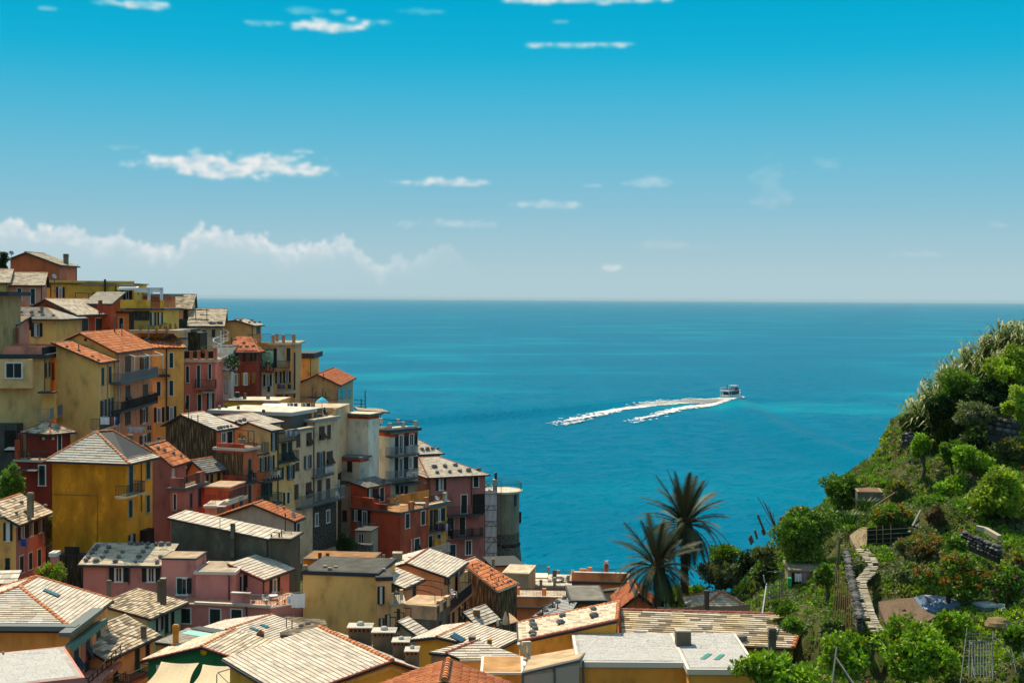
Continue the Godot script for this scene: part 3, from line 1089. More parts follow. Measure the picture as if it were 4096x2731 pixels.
func sky_image() -> Image:
	var w := 4096
	var h := 2048
	var im := Image.create(w, h, false, Image.FORMAT_RGB8)
	var stops := [[-90.0, 120, 140, 140], [-.2, 150, 180, 186], [.0, 178, 204, 211], [1.0, 174, 203, 211], [2.4, 160, 198, 211], [4.0, 136, 192, 213], [6.0, 106, 187, 214], [8.0, 72, 181, 215], [10.0, 24, 175, 213], [12.2, 0, 168, 209], [20.0, 20, 152, 202], [40.0, 40, 138, 192], [90.0, 48, 126, 182]]
	for y in h:
		var e := 90.0 - 180.0 * (y + .5) / h
		for i in stops.size() - 1:
			if e <= stops[i + 1][0] or i == stops.size() - 2:
				var t := clampf((e - stops[i][0]) / (stops[i + 1][0] - stops[i][0]), 0, 1)
				t = t if i < 2 else t
				im.fill_rect(Rect2i(0, y, w, 1), Color(lerpf(stops[i][1], stops[i + 1][1], t) / 255.0, lerpf(stops[i][2], stops[i + 1][2], t) / 255.0, lerpf(stops[i][3], stops[i + 1][3], t) / 255.0))
				break
	# clouds: middle azimuth and elevation, half width and half height (degrees), strength, ragged, kind
	var fine := FastNoiseLite.new()
	fine.seed = 7
	fine.frequency = .06
	fine.fractal_type = FastNoiseLite.FRACTAL_FBM
	fine.fractal_octaves = 5
	var list := []
	for c in [[777, 63, 150, 15, .95], [1340, 104, 130, 5, .75], [1335, 2, 200, 8, .9], [540, 386, 230, 32, 1.0], [610, 372, 110, 16, .8], [1010, 420, 140, 10, .8], [1240, 470, 95, 12, .45], [1480, 425, 60, 15, .35],
			[310, 12, 85, 11, .8], [590, 53, 35, 4, .5], [1285, 49, 32, 4, .6], [1040, 517, 130, 12, .35], [1410, 618, 24, 10, .5], [1360, 426, 30, 5, .35], [690, 348, 32, 5, .6], [1770, 440, 50, 55, .16], [1910, 378, 40, 14, .15],
			[2290, 515, 26, 7, .3], [112, 20, 22, 4, .5], [775, 28, 30, 5, .5], [700, 25, 60, 10, .35], [980, 28, 70, 6, .3], [270, 338, 40, 6, .2], [1560, 565, 110, 12, .2], [2120, 585, 70, 8, .2]]:
		var d := CB * Vector3((c[0] * 1.7415 - 2048) / F, -(c[1] * 1.7415 - 1365.5) / F, -1)
		list.append([rad_to_deg(atan2(d.x, -d.z)), rad_to_deg(atan2(d.y, Vector2(d.x, d.z).length())), c[2] * 1.7415 / F * 57.3, c[3] * 1.7415 / F * 57.3, c[4], 0])
	var px := 4096 / 360.0
	var patch := Image.create(720, 170, false, Image.FORMAT_RGB8)
	var x0 := 2048 - 360
	var y0 := 1024 - 166
	for y in range(y0, 1024):
		var e := 90.0 - 180.0 * (y + .5) / h
		for x in range(x0, x0 + 720):
			var a := (x + .5) / px - 180.0
			var n := fine.get_noise_2d(x * .55, y * 1.9)
			var n2 := fine.get_noise_2d(x * 1.7 + 900, y * 3.6)
			var cover := .0
			for c in list:
				var dx: float = (a - c[0]) / c[2]
				var dy: float = (e - c[1]) / c[3]
				if absf(dx) > 1.4 or absf(dy) > 2.2:
					continue
				var r := sqrt(dx * dx + dy * dy * (.55 if dy > 0 else 1.5))
				cover = maxf(cover, c[4] * smoothstep(.0, .42, 1.0 - r + n * .7 + n2 * .28 - .08))
			# the bank of heaped clouds low over the sea at the left
			var bil := .5 - absf(fine.get_noise_2d(x * 1.15 + 70, y * 1.15))
			var bil2 := .5 - absf(fine.get_noise_2d(x * 2.6 + 300, y * 2.6))
			var topline := 2.25 + fine.get_noise_2d(x * .42, 55.0) * 1.1 + bil * .55 + bil2 * .25 - maxf(a + 10.5, .0) * .11
			var low := smoothstep(.0, .22, topline - e) * smoothstep(-.2, 2.4, e) * clampf(1.0 - (a + 9.0) / 10.0, .0, 1.0)
			var core := smoothstep(.0, .16, topline - e) * (1.0 - smoothstep(.15, 1.0, topline - e)) * clampf(1.0 - (a + 8.5) / 7.0, .0, 1.0)
			var base := im.get_pixel(x, y)
			var white := Color(.93, .935, .93).lerp(Color(.80, .86, .89), clampf(.5 - n2 * 1.2, 0, 1))
			var c1 := base.lerp(Color(.76, .835, .865), low * .75)
			c1 = c1.lerp(white, clampf(core * (.75 + (bil2 - .3) * 1.6), 0, .95))
			c1 = c1.lerp(white, clampf(cover * (.9 + n2 * .4), 0, 1))
			patch.set_pixel(x - x0, y - y0, c1)
	im.blit_rect(patch, Rect2i(0, 0, 720, 166), Vector2i(x0, y0))
	# added clouds above the frame, made dense so the unseen sky lights the walls
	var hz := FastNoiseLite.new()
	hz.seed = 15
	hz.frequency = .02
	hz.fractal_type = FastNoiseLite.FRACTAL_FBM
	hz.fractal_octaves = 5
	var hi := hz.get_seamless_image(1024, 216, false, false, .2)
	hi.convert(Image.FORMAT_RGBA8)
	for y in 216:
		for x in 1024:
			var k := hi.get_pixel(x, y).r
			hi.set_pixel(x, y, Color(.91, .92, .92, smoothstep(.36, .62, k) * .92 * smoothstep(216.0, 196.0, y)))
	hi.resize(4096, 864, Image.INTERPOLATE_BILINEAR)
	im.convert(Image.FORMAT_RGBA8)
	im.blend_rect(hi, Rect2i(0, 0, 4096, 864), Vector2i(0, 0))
	im.convert(Image.FORMAT_RGB8)
	# the rest of the sky round the horizon carries the same kind of clouds
	var flipped: Image = patch.duplicate()
	flipped.flip_x()
	for i in range(1, 5):
		im.blit_rect(flipped if i % 2 == 1 else patch, Rect2i(0, 0, 720, 166), Vector2i((x0 + 720 * i) % w if (x0 + 720 * i) % w + 720 <= w else 0, y0))
	# straight ahead is the picture's left edge
	var turned := Image.create(w, h, false, Image.FORMAT_RGB8)
	turned.blit_rect(im, Rect2i(w / 2, 0, w / 2, h), Vector2i(0, 0))
	turned.blit_rect(im, Rect2i(0, 0, w / 2, h), Vector2i(w / 2, 0))
	return turned

func sea() -> void:
	# one sheet to the horizon: rings that widen with distance, swell in the nearer ones
	var nz := FastNoiseLite.new()
	nz.seed = 3
	nz.frequency = .055
	nz.fractal_type = FastNoiseLite.FRACTAL_FBM
	nz.fractal_octaves = 3
	var rs := PackedFloat32Array()
	var r := 120.0
	while r < 1900.0:
		rs.append(r)
		r *= 1.0075
	while r < 60000.0:
		rs.append(r)
		r *= 1.06
	rs.append(60000.0)
	var an := PackedFloat32Array()
	for i in range(-12, 0):
		an.append(deg_to_rad(-24.0 + i * 6.0))
	for i in 281:
		an.append(deg_to_rad(lerpf(-24.0, 24.0, i / 280.0)))
	for i in range(1, 13):
		an.append(deg_to_rad(24.0 + i * 6.0))
	var nv := PackedVector3Array()
	var uv := PackedVector2Array()
	var nn := PackedVector3Array()
	var uv2 := PackedVector2Array()
	for rr in rs:
		var amp := .30 * clampf((2400.0 - rr) / 1800.0, .0, 1.0)
		for a in an:
			var p := Vector3(sin(a) * rr, 0, -cos(a) * rr)
			if amp > 0:
				p.y = amp * nz.get_noise_2d(p.x * 1.0, p.z * 2.2) * 2.0
				p.y += wake_swell(p)
			nv.append(p)
			uv.append(Vector2(p.x, p.z) / 90.0)
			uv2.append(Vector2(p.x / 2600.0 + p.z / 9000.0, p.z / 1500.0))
			nn.append(Vector3.UP)
	var ix := PackedInt32Array()
	var cols := an.size()
	for i in rs.size() - 1:
		for j in cols - 1:
			var k := i * cols + j
			ix.append_array([k, k + cols, k + 1, k + 1, k + cols, k + cols + 1])
	# normals from the neighbours
	for i in range(1, rs.size() - 1):
		for j in range(1, cols - 1):
			var k := i * cols + j
			var m := (nv[k + 1] - nv[k - 1]).cross(nv[k + cols] - nv[k - cols])
			nn[k] = m.normalized() * signf(m.y)
	var arr := []
	arr.resize(Mesh.ARRAY_MAX)
	arr[Mesh.ARRAY_VERTEX] = nv
	arr[Mesh.ARRAY_NORMAL] = nn
	arr[Mesh.ARRAY_TEX_UV] = uv
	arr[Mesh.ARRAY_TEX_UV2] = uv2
	arr[Mesh.ARRAY_INDEX] = ix
	var me := ArrayMesh.new()
	me.add_surface_from_arrays(Mesh.PRIMITIVE_TRIANGLES, arr)
	var m := StandardMaterial3D.new()
	m.resource_name = "sea_water"
	m.albedo_color = lin(.0, .20, .285)
	m.roughness = .22
	m.metallic_specular = .03
	m.uv1_scale = Vector3(1, 1.9, 1)
	m.normal_enabled = true
	m.normal_texture = noise_tex("ripples", .02, 5, [], 1024, FastNoiseLite.TYPE_SIMPLEX_SMOOTH, 21, true, 16.0)
	m.normal_scale = 1.0
	# wind streaks: pale sheen on the water painted into its colour as long bands
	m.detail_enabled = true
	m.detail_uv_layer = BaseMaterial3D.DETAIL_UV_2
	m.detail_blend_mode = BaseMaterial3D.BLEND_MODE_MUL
	m.detail_albedo = noise_tex("wind_sheen", .007, 7, [[.0, Color(.0, .80, .90)], [.45, Color(.0, .83, .92)], [.64, Color(.0, .88, .95)], [.72, Color(.5, .95, .98)], [.77, Color(1, 1, 1)], [1.0, Color(1, 1, 1)]], 1024, FastNoiseLite.TYPE_SIMPLEX_SMOOTH, 33)
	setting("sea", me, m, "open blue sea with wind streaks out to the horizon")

func top_of_village() -> void:
	var tan_ := lin(.62, .40, .16)
	var ochre := lin(.66, .40, .10)
	var salmon := lin(.60, .25, .16)
	var red := lin(.42, .115, .05)
	var yellow := lin(.58, .44, .07)
	var cream := lin(.62, .50, .29)
	var stone := lin(.16, .155, .14)
	view(1)
	house("red_house", "red house highest on the hill with one broad slate gable", {"c": [690, 232], "l": 115, "yl": 160, "r": 893, "D": 188, "ap": [300, 88], "roof": "gz", "col": lin(.46, .14, .06), "col2": lin(.52, .20, .12), "rc": 1, "tall": 7})
	CH(770, 104, 200, 56, 192, "rib", lin(.25, .22, .19))
	DISH(125, 95, 187, 60, .35, .8)
	PIPE("s", 888, 240, 420)
	house("pink_house", "small pink house under a low slate roof at the left edge", {"c": [492, 470], "l": 84, "D": 172, "a": -14, "d": 7, "roof": "gx", "rise": 1.5, "zr": .6, "col": lin(.60, .30, .22), "tall": 6})
	WS("f", "sgw", [[190, 502, 255, 640], [345, 505, 415, 695, "dgw"]])
	PIPE("f", 484, 475, 720)
	BX("ledge", "f", 285, 488, 345, 496, .0, .3, salmon)
	house("yellow_house", "narrow yellow house left of the small pink one, cut by the picture edge", {"c": [80, 440], "l": -150, "D": 170, "a": -14, "d": 7, "roof": "gx", "rise": 1.6, "zr": .6, "col": lin(.6, .46, .16), "tall": 6})
	PIPE("f", 76, 450, 735)
	house("yellow_house", "long bright yellow house with red tiles along its flat top", {"c": [1570, 462], "l": 440, "D": 182, "a": -3, "d": 8, "roof": "flat", "slab": .12, "ov": .25, "col": yellow, "tall": 9})
	BX("parapet", "f", 447, 420, 1565, 458, -.5, .0, yellow)
	ridge_row(H.node, H.inv * at(447, 420, 182.3), H.inv * at(1565, 434, 182.3), 1, .1)
	PIPE("f", 592, 462, 640)
	PIPE("f", 1357, 490, 660)
	W("f", 655, 492, 755, 632, "ogw")
	W("f", 1410, 535, 1550, 640, "okn")
	BX("ledge", "f", 940, 452, 1565, 470, .0, .25, lin(.3, .29, .26))
	DISH(628, 372, 180, 60, .5, .9)
	BARS("mast", "f", [[638, 400, 638, 562], [615, 540, 660, 540]], .6, mat("pipe_grey", lin(.15, .15, .16), .5), .035)
	BARS("flue", "f", [[1230, 402, 1230, 645]], .5, mat("pipe_dark", lin(.03, .03, .035), .5), .12)
	AWNING("f", 1372, 488, 1600, 516, 1.6, mat("awning_white", lin(.7, .7, .7), .8))
	BARS("pergola", "f", [[1385, 514, 1908, 514, 2.6, 2.6], [1570, 540, 1908, 540, 1.0, 1.0], [1747, 514, 1747, 648, 2.6, 2.6], [1895, 514, 1895, 648, 2.6, 2.6], [1900, 514, 1900, 540, 2.6, 1.0]], 2.6, mat("paint_white", lin(.7, .7, .7), .6), .16)
	house("yellow_house", "yellow terrace floor below the white pergola, stone wall beside it", {"c": [1915, 765], "l": 1512, "D": 170, "a": 2, "d": 7, "roof": "flat", "slab": .2, "ov": .4, "col": lin(.55, .42, .1), "tall": 7})
	BX("parapet", "f", 1408, 645, 1762, 745, -.3, .12, yellow)
	BX("parapet", "f", 1880, 645, 1917, 760, -.25, .1, yellow)
	BX("stone_wall", "f", 1572, 775, 1752, 885, .0, .08, plaster(stone, 2))
	BX("recess_shade", "f", 1512, 780, 1570, 1000, .0, .05, lin(.04, .04, .04))  # dark panel on the wall, painted shade of the set-back floor
	RAIL("f", 1765, 655, 1885, 745, .05)
	WS("f", "ogn", [[1762, 790, 1832, 945], [1850, 788, 1912, 940]])
	RAIL("f", 1515, 875, 1752, 1005, 1.6)
	BX("terrace_slab", "f", 1505, 1000, 2080, 1035, -3.0, 3.0, lin(.42, .36, .28))
	for p in [[1620, 590, 34], [1672, 590, 34], [1725, 590, 40], [1780, 588, 40]]:
		POT("planter on the high roof terrace behind the white pergola", p[0], p[1], 179, p[2], Color(0, 0, 0), "planters on the highest terrace", false)
	for p in [[1650, 1005, 60], [1880, 985, 65], [1935, 985, 80], [2000, 985, 75], [2060, 985, 70], [1840, 1035, 60], [1955, 1040, 78]]:
		POT("clay pot on the terrace rim above the second orange roof", p[0], p[1], 166, p[2], Color(.25, .22, .05) if p[0] < 1900 else Color(0, 0, 0), "pots along the terrace rim")
	house("orange_house", "low orange house with a flat concrete roof at the skyline", {"c": [1932, 606], "l": 1570, "D": 188, "d": 6, "roof": "flat", "slab": .35, "ov": .9, "fascia": lin(.2, .19, .17), "col": lin(.6, .27, .13), "tall": 5})
	# the second red house and what is built on to it
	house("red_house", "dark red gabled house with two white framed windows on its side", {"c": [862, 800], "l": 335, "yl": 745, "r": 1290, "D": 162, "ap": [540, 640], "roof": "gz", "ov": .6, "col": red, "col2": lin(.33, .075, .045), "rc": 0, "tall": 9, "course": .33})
	WS("s", "sgw", [[950, 855, 1031, 1012], [1113, 852, 1193, 1012]])
	PIPE("s", 1284, 805, 1010)
	CH(1175, 650, 758, 44, 170, "rib", lin(.34, .09, .06))
	house("ochre_annex", "ochre annex with a fenced roof terrace beside the dark red gable", {"c": [1510, 802], "l": 1292, "D": 176, "d": 8, "roof": "flat", "slab": .22, "ov": .3, "col": lin(.56, .33, .09), "tall": 9})
	W("f", 1388, 848, 1454, 1005, "sgw")
	BX("fence_panel", "f", 1282, 698, 1500, 782, -.1, .0, lin(.5, .32, .1))
	RAIL("f", 1280, 690, 1508, 786, .06, "iron", .0, .7)
	BX("parapet", "f", 1200, 700, 1282, 775, -.6, -.2, red)
	BARS("railing", "f", [[880, 562, 1195, 575, -4, -4], [1090, 562, 1410, 575, -3, -3], [880, 562, 880, 620, -4, -4], [1040, 570, 1040, 650, -3, -3], [1195, 575, 1195, 640, -3, -3], [1240, 580, 1240, 690, -3, -3], [1410, 575, 1405, 765, -2, -2]], 0, rail_mat("iron"), .035)
	house("terrace_building", "pale sloping roof behind the dark red gable, railed all round", {"c": [1290, 690], "l": 1010, "D": 173, "d": 6, "roof": "gx", "rise": 1.4, "zr": .95, "tone": "pale", "ridge": false, "col": red, "tall": 3}, "building")
	CH(1343, 815, 1010, 34, 158, "pipe", lin(.2, .19, .18))
	CH(1428, 930, 1020, 20, 158, "pipe", lin(.3, .3, .3))
	CH(1742, 930, 1050, 26, 158, "pipe", lin(.3, .3, .3))
	# yellow house with stones on its roof
	house("yellow_house", "yellow house with rows of stones on its pale slates", {"c": [650, 862], "l": -60, "D": 154, "d": 9, "roof": "hip", "ov": .55, "r0": [-.2, .75], "r1": [.52, .75], "ap": [100, 742], "tone": "pale", "col": lin(.72, .47, .17), "rc": 0, "rr": .07, "tall": 9})
	W("f", 360, 915, 495, 1078, "okn")
	PIPE("f", 290, 870, 1155)
	STONES("dark stone on the pale slates of the yellow house at the left edge", "stones on the stone-weighted yellow roof", [[108, 798], [237, 795], [366, 795], [456, 788], [130, 835], [240, 835], [372, 832], [497, 826], [620, 832]], 155, 0, .28)
	CH(487, 720, 812, 36, 157, "rib", lin(.3, .27, .23))
	house("olive_house", "tall olive house cut off by the left picture edge", {"c": [26, 596], "l": -200, "D": 138, "d": 5, "roof": "flat", "slab": .4, "ov": .9, "col": lin(.36, .30, .15), "tall": 22})
	house("pink_annex", "pink roof terrace with a white door beside the olive wall", {"c": [178, 930], "l": 20, "D": 142, "d": 4, "roof": "gx", "rise": .7, "zr": .9, "col": lin(.55, .25, .20), "tall": 8})
	W("f", 80, 990, 132, 1180, "gww")
	CH(195, 968, 1185, 42, 141, "rib", lin(.5, .2, .16))
	house("olive_house", "olive house with a square bay and a pink terrace on top", {"c": [505, 1335], "l": -150, "D": 138, "a": -6, "r": 666, "roof": "flat", "slab": .42, "ov": .45, "col": lin(.58, .44, .21), "col2": lin(.62, .43, .15), "tall": 14})
	BX("parapet", "f", 30, 1190, 495, 1310, -.25, -.05, lin(.55, .25, .20))
	BX("parapet", "f", 145, 1160, 655, 1190, -3.2, -3.0, lin(.55, .25, .20))
	BX("lattice_panel", "s", 500, 1190, 664, 1300, -.1, .0, lin(.02, .025, .03))
	view(3)
	BX("bay", "f", -100, 108, 366, 448, .0, 1.1, lin(.60, .46, .23))
	W("f", 48, 138, 264, 330, "gww", 1.1)
	WS("s", "sbn", [[522, 142, 576, 320, "obn"], [600, 150, 630, 340], [526, 575, 558, 770], [600, 480, 628, 770, "dbn"]])
	BX("drying_box", "s", 636, 500, 668, 800, .0, 1.3, lin(.62, .42, .13))
	BX("canopy", "s", 634, 486, 668, 506, .0, 1.6, mat("fascia", lin(.035, .04, .045), .7))
	BAL("s", 588, 662, 752, 803, 1.25, lin(.4, .3, .15), "grey")
	PIPE("s", 510, 100, 840)
	# tan house with the tall blank wall
	view(1)
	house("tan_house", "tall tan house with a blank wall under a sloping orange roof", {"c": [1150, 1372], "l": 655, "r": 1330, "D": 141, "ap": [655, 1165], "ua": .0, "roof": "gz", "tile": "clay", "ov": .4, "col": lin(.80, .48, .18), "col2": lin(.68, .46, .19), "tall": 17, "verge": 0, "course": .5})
	STONES("flat stone on the small sloping orange roof", "stones on the small orange roof", [[780, 1198], [920, 1246], [1080, 1312], [1150, 1355]], 141, 0, .22)
	CH(920, 1155, 1215, 22, 142, "pipe", lin(.2, .2, .2))
	view(3)
	WS("s", "stn", [[1187, 207, 1218, 408], [1272, 192, 1303, 388], [1172, 585, 1240, 782, "otn"], [1262, 560, 1318, 780, "otn"]])
	BAL("s", 1168, 775, 1410, 920, .9, lin(.6, .5, .38), "iron")
	PIPE("s", 1253, 150, 1000, mat("pipe_tan", lin(.4, .25, .12), .6))
	CLOTH("white sheet spread over the rail of the tan house's balcony", "", 1175, 786, 1280, 880, 137.8, lin(.75, .72, .72))
	for c in [[1300, 1322, .35, .08, .07], [1335, 1352, .72, .7, .7], [1352, 1376, .06, .1, .3], [1378, 1395, .05, .05, .06]]:
		CLOTH("clothes hung in a bunch at the right end of the tan house's balcony", "clothes by the white sheet", c[0], 785, c[1], 890, 138.6, lin(c[2], c[3], c[4]))
	view(1)
	# the big yellow gable with the orange roof
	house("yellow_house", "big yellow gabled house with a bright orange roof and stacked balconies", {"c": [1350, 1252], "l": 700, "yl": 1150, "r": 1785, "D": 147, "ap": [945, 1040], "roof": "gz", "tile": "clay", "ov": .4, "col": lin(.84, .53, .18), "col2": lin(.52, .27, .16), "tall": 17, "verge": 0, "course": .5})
	BX("round_vent", "f", 984, 1098, 1014, 1130, .0, .04, lin(.03, .025, .02))
	view(3)
	WS("s", "sbn", [[1465, 70, 1530, 330], [1640, 80, 1740, 320, "obn"], [1470, 415, 1525, 660, "abn"], [1675, 400, 1735, 640, "abn"], [1465, 727, 1530, 870], [1640, 682, 1725, 860, "obw"], [1428, 1015, 1480, 1080, "obw"], [1635, 990, 1750, 1110, "obw"]])
	BAL("s", 1422, 236, 1862, 362, 1.1, lin(.12, .14, .15), "grey", .22)
	BAL("s", 1422, 556, 1858, 685, 1.1, lin(.07, .08, .09), "iron", .22)
	BARS("awning_frame", "s", [[1470, 42, 1580, 75, 0, 1.3], [1655, 32, 1750, 68, 0, 1.3], [1815, 18, 1912, 58, 0, 1.3], [1580, 75, 1912, 58, 1.3, 1.3], [1578, 75, 1578, 240, 1.3, 1.3], [1750, 68, 1750, 235, 1.3, 1.3], [1912, 58, 1912, 225, 1.3, 1.3]], 1.3, mat("paint_white", lin(.7, .7, .7), .6), .04)
	PIPE("s", 1382, 40, 1020, mat("pipe_pale", lin(.55, .5, .42), .6), .07)
	var lc := [lin(.35, .55, .62), lin(.7, .68, .7), lin(.72, .6, .66), lin(.7, .62, .68), lin(.68, .66, .7), lin(.7, .7, .72), lin(.66, .62, .6), lin(.5, .55, .35)]
	for i in 8:
		CLOTH("pale cloth in the row of washing under the second balcony", "row of pale washing on the orange-roofed house", 1493 + i * 28, 902, 1516 + i * 28, 972, 146.5 + i * .2, lc[i])
	for i in 2:
		CLOTH("dark cloth at the right end of the row of pale washing", "row of pale washing on the orange-roofed house", 1730 + i * 25, 885, 1750 + i * 25, 940, 148.0, lin(.05, .06, .12))
	view(1)
	house("yellow_house", "yellow house with a smaller orange roof right of the big gable", {"c": [2157, 1205], "l": 1790, "D": 166, "a": -24, "d": 9, "roof": "gx", "ap": [1900, 1052], "zr": .9, "tile": "clay", "ov": .35, "col": lin(.64, .42, .12), "tall": 17, "course": .5})
	STONES("dark stone on the smaller orange roof", "stones on the smaller orange roof", [[1885, 1160], [2090, 1158], [1972, 1106]], 166, 0, .3)
	DISH(1716, 1120, 163, 60, .06, .6)
	view(3)
	WS("f", "sgw", [[1978, 25, 2041, 207], [1828, 363, 1893, 540], [1978, 350, 2041, 535], [1806, 672, 1928, 850, "okw"], [1955, 660, 2068, 830, "okw"], [1833, 1020, 1893, 1160, "dbw"]])
	PIPE("f", 1952, 0, 830, null, .08)
	BX("ledge", "f", 1780, 292, 1998, 318, .0, 1.0, lin(.05, .055, .06))
	RAIL("f", 1785, 225, 1950, 295, .95)
	# pink house with the roof garden
	view(2)
	house("pink_house", "pink house with pillars along its roof garden", {"c": [765, 1085], "l": 395, "D": 172, "d": 7, "a": -4, "roof": "flat", "slab": .35, "ov": .3, "top": lin(.55, .45, .38), "col": lin(.54, .20, .17), "tall": 17})
	POSTS("f", [[460, 953, 496, 1062], [550, 945, 586, 1055], [642, 940, 678, 1050]], .1, lin(.5, .2, .13))
	BX("planter_box", "f", 400, 955, 765, 1040, -1.6, -.6, lin(.03, .03, .03))
	BX("parapet", "f", 740, 910, 772, 1050, -1.2, .0, lin(.5, .2, .15))
	POT("spiky potted plant in the roof garden of the pink house", 625, 975, 172, 100)
	WS("f", "sgw", [[413, 1123, 462, 1322], [542, 1112, 592, 1392, "dtw"], [678, 1098, 722, 1283], [413, 1463, 462, 1640, "agw"], [548, 1452, 608, 1660, "dgw"], [668, 1440, 748, 1645, "otw"]])
	BAL("f", 522, 1290, 768, 1405, 1.0, lin(.42, .17, .13), "iron")
	AWNING("f", 610, 1408, 748, 1445, .9, mat("awning_cream", lin(.6, .55, .45), .8))
	# stone shed, white lean-to, white house with the spiral stair
	house("stone_shed", "dark stone shed with a stepped top behind the pink house", {"c": [588, 745], "l": 443, "D": 178, "d": 4, "roof": "flat", "slab": .1, "ov": .02, "col": stone, "worn": 2, "tall": 9})
	BX("chimney_stack", "f", 440, 720, 532, 750, -1.0, .0, plaster(stone, 2))
	house("white_house", "low white house behind the second orange roof with a pink slab", {"c": [440, 720], "l": 150, "D": 178, "d": 5, "roof": "flat", "slab": .25, "ov": .4, "col": lin(.62, .60, .52), "tall": 8})
	W("f", 268, 812, 342, 850, "gkn")
	BX("ledge", "f", 190, 795, 425, 808, .0, .5, lin(.1, .13, .14))
	house("white_house", "narrow white house with a white spiral stair and painted windows", {"c": [952, 905], "l": 768, "D": 180, "d": 6, "roof": "flat", "slab": .1, "ov": .05, "col": lin(.70, .68, .62), "tall": 16})
	RAIL("f", 592, 795, 830, 888, -2.0, "white")
	var stair := MB.new()
	var foot: Vector3 = H.inv * at(830, 1180, 178)
	var rise := metres(380, 178)
	stair.bar(foot, foot + Vector3(0, rise + 1.0, 0), .06)
	for i in 22:
		var an := i * .62
		stair.obox(foot + Vector3(cos(an) * .5, rise * i / 21.0, sin(an) * .5), Basis(Vector3.UP, -an) * Basis.from_scale(Vector3(.5, .02, .16)))
		stair.bar(foot + Vector3(cos(an), rise * i / 21.0, sin(an)), foot + Vector3(cos(an), rise * i / 21.0 + .95, sin(an)), .015)
		stair.bar(foot + Vector3(cos(an), rise * i / 21.0 + .95, sin(an)), foot + Vector3(cos(an + .62), rise * (i + 1) / 21.0 + .95, sin(an + .62)), .025)
	part("spiral_stair", stair, mat("paint_white", lin(.7, .7, .7), .6), H.node)
	BAL("f", 770, 1088, 998, 1192, 1.6, lin(.1, .11, .12), "white")
	var line := mat("paint_line", lin(.12, .13, .15), .8)
	for x in [815, 890]:
		BX("painted_shutter", "f", x - 14, 1255, x - 2, 1440, .0, .015, mat("paint_trim", lin(.5, .52, .54), .8))
		BX("painted_shutter", "f", x + 2, 1255, x + 14, 1440, .0, .015, mat("paint_trim", lin(.5, .52, .54), .8))
		BX("painted_sill", "f", x - 22, 1447, x + 22, 1456, .0, .03, line)
		BARS("painted_line", "f", [[x - 20, 1250, x + 20, 1250], [x - 20, 1275, x + 20, 1275], [x - 18, 1350, x - 18, 1445], [x + 18, 1350, x + 18, 1445]], .01, line, .02)
	PIPE("f", 775, 1205, 1530, null, .07, 772)
	var ball := thing("topiary_ball", "clipped round bush in a pot on the white house's balcony", "plant", at(960, 1150, 176.5))
	var bm := MB.new()
	leaf_quads(bm, Vector3(0, .75, 0), Vector3(1.1, 1.05, 1.1), 500, .16, [[.02, .06, .015], [.035, .08, .02]], rng)
	part("foliage", bm, leaf_mat(), ball)
	house("red_house", "dark red house with orange shutters and an orange hipped roof", {"c": [1253, 942], "l": 952, "D": 182, "d": 10, "a": -3, "roof": "hip", "tile": "clay", "tone": "dark", "ov": .4, "r0": [-.15, .85], "r1": [.42, .85], "ap": [800, 792], "col": lin(.20, .045, .03), "tall": 14, "course": .5})
	WS("f", "abn", [[978, 965, 1046, 1075], [1080, 965, 1132, 1075], [1162, 962, 1210, 1072], [1212, 962, 1256, 1070], [955, 1213, 1056, 1355, "oow"], [1070, 1205, 1170, 1350, "oow"], [1193, 1200, 1240, 1340, "aon"]])
	STONES("dark stone on the dark orange hipped roof", "stones on the hipped orange roof", [[988, 910], [1064, 906], [1135, 903], [1212, 900], [1100, 860], [992, 822]], 182, 0, .3)
	CH(955, 785, 850, 20, 186, "pipe", lin(.2, .15, .12))
	house("cream_house", "cream house with a pale green upper wall and a plant-filled terrace", {"c": [1435, 945], "l": 1252, "D": 187, "d": 6, "roof": "flat", "slab": .1, "ov": .05, "col": lin(.62, .60, .50), "tall": 16})
	BX("green_wall", "f", 1256, 950, 1436, 1185, .0, .03, lin(.36, .58, .44))
	BAL("f", 1262, 1098, 1440, 1203, 1.2, lin(.08, .09, .1), "iron")
	BARS("stair", "f", [[1256, 950, 1330, 1080], [1300, 950, 1420, 990]] + range(9).map(func(i): return [1258 + i * 2, 965 + i * 22, 1300 + i * 4, 965 + i * 22]), .5, rail_mat("iron"), .04)
	for p in [[1380, 1185, 140], [1345, 1190, 70], [1310, 1195, 40], [1420, 1190, 90]]:
		POT("leafy pot plant on the terrace against the pale green wall", p[0], p[1], 185.5, p[2], Color(0, 0, 0), "plants against the pale green wall")
	W("f", 1330, 1228, 1430, 1365, "ogw")
	CLOTH("dark towel hanging below the cream house's window", "", 1378, 1362, 1410, 1436, 186.4, lin(.03, .035, .06))
	house("tan_house", "tall tan house with a pillared roof terrace against the sea", {"c": [1702, 880], "l": 1437, "D": 188, "a": -3, "d": 9, "roof": "flat", "slab": .3, "ov": .5, "top": lin(.5, .45, .38), "col": lin(.56, .38, .19), "tall": 15})
	BX("curved_wall", "f", 1140, 852, 1440, 950, -2.0, .1, lin(.5, .36, .15))
	BX("loggia", "f", 1492, 888, 1582, 1100, .0, .02, lin(.50, .44, .34))
	POSTS("f", [[1256, 757, 1298, 852], [1427, 765, 1462, 862], [1548, 763, 1582, 858], [1670, 758, 1706, 855]], .3, lin(.42, .27, .13))
	POSTS("f", [[1472, 750, 1506, 840]], -5.0, lin(.42, .27, .13))
	RAIL("f", 1140, 757, 1250, 845, .1)
	RAIL("f", 1300, 752, 1425, 852, .1)
	RAIL("f", 1464, 758, 1546, 852, .1)
	RAIL("f", 1584, 758, 1668, 850, .1)
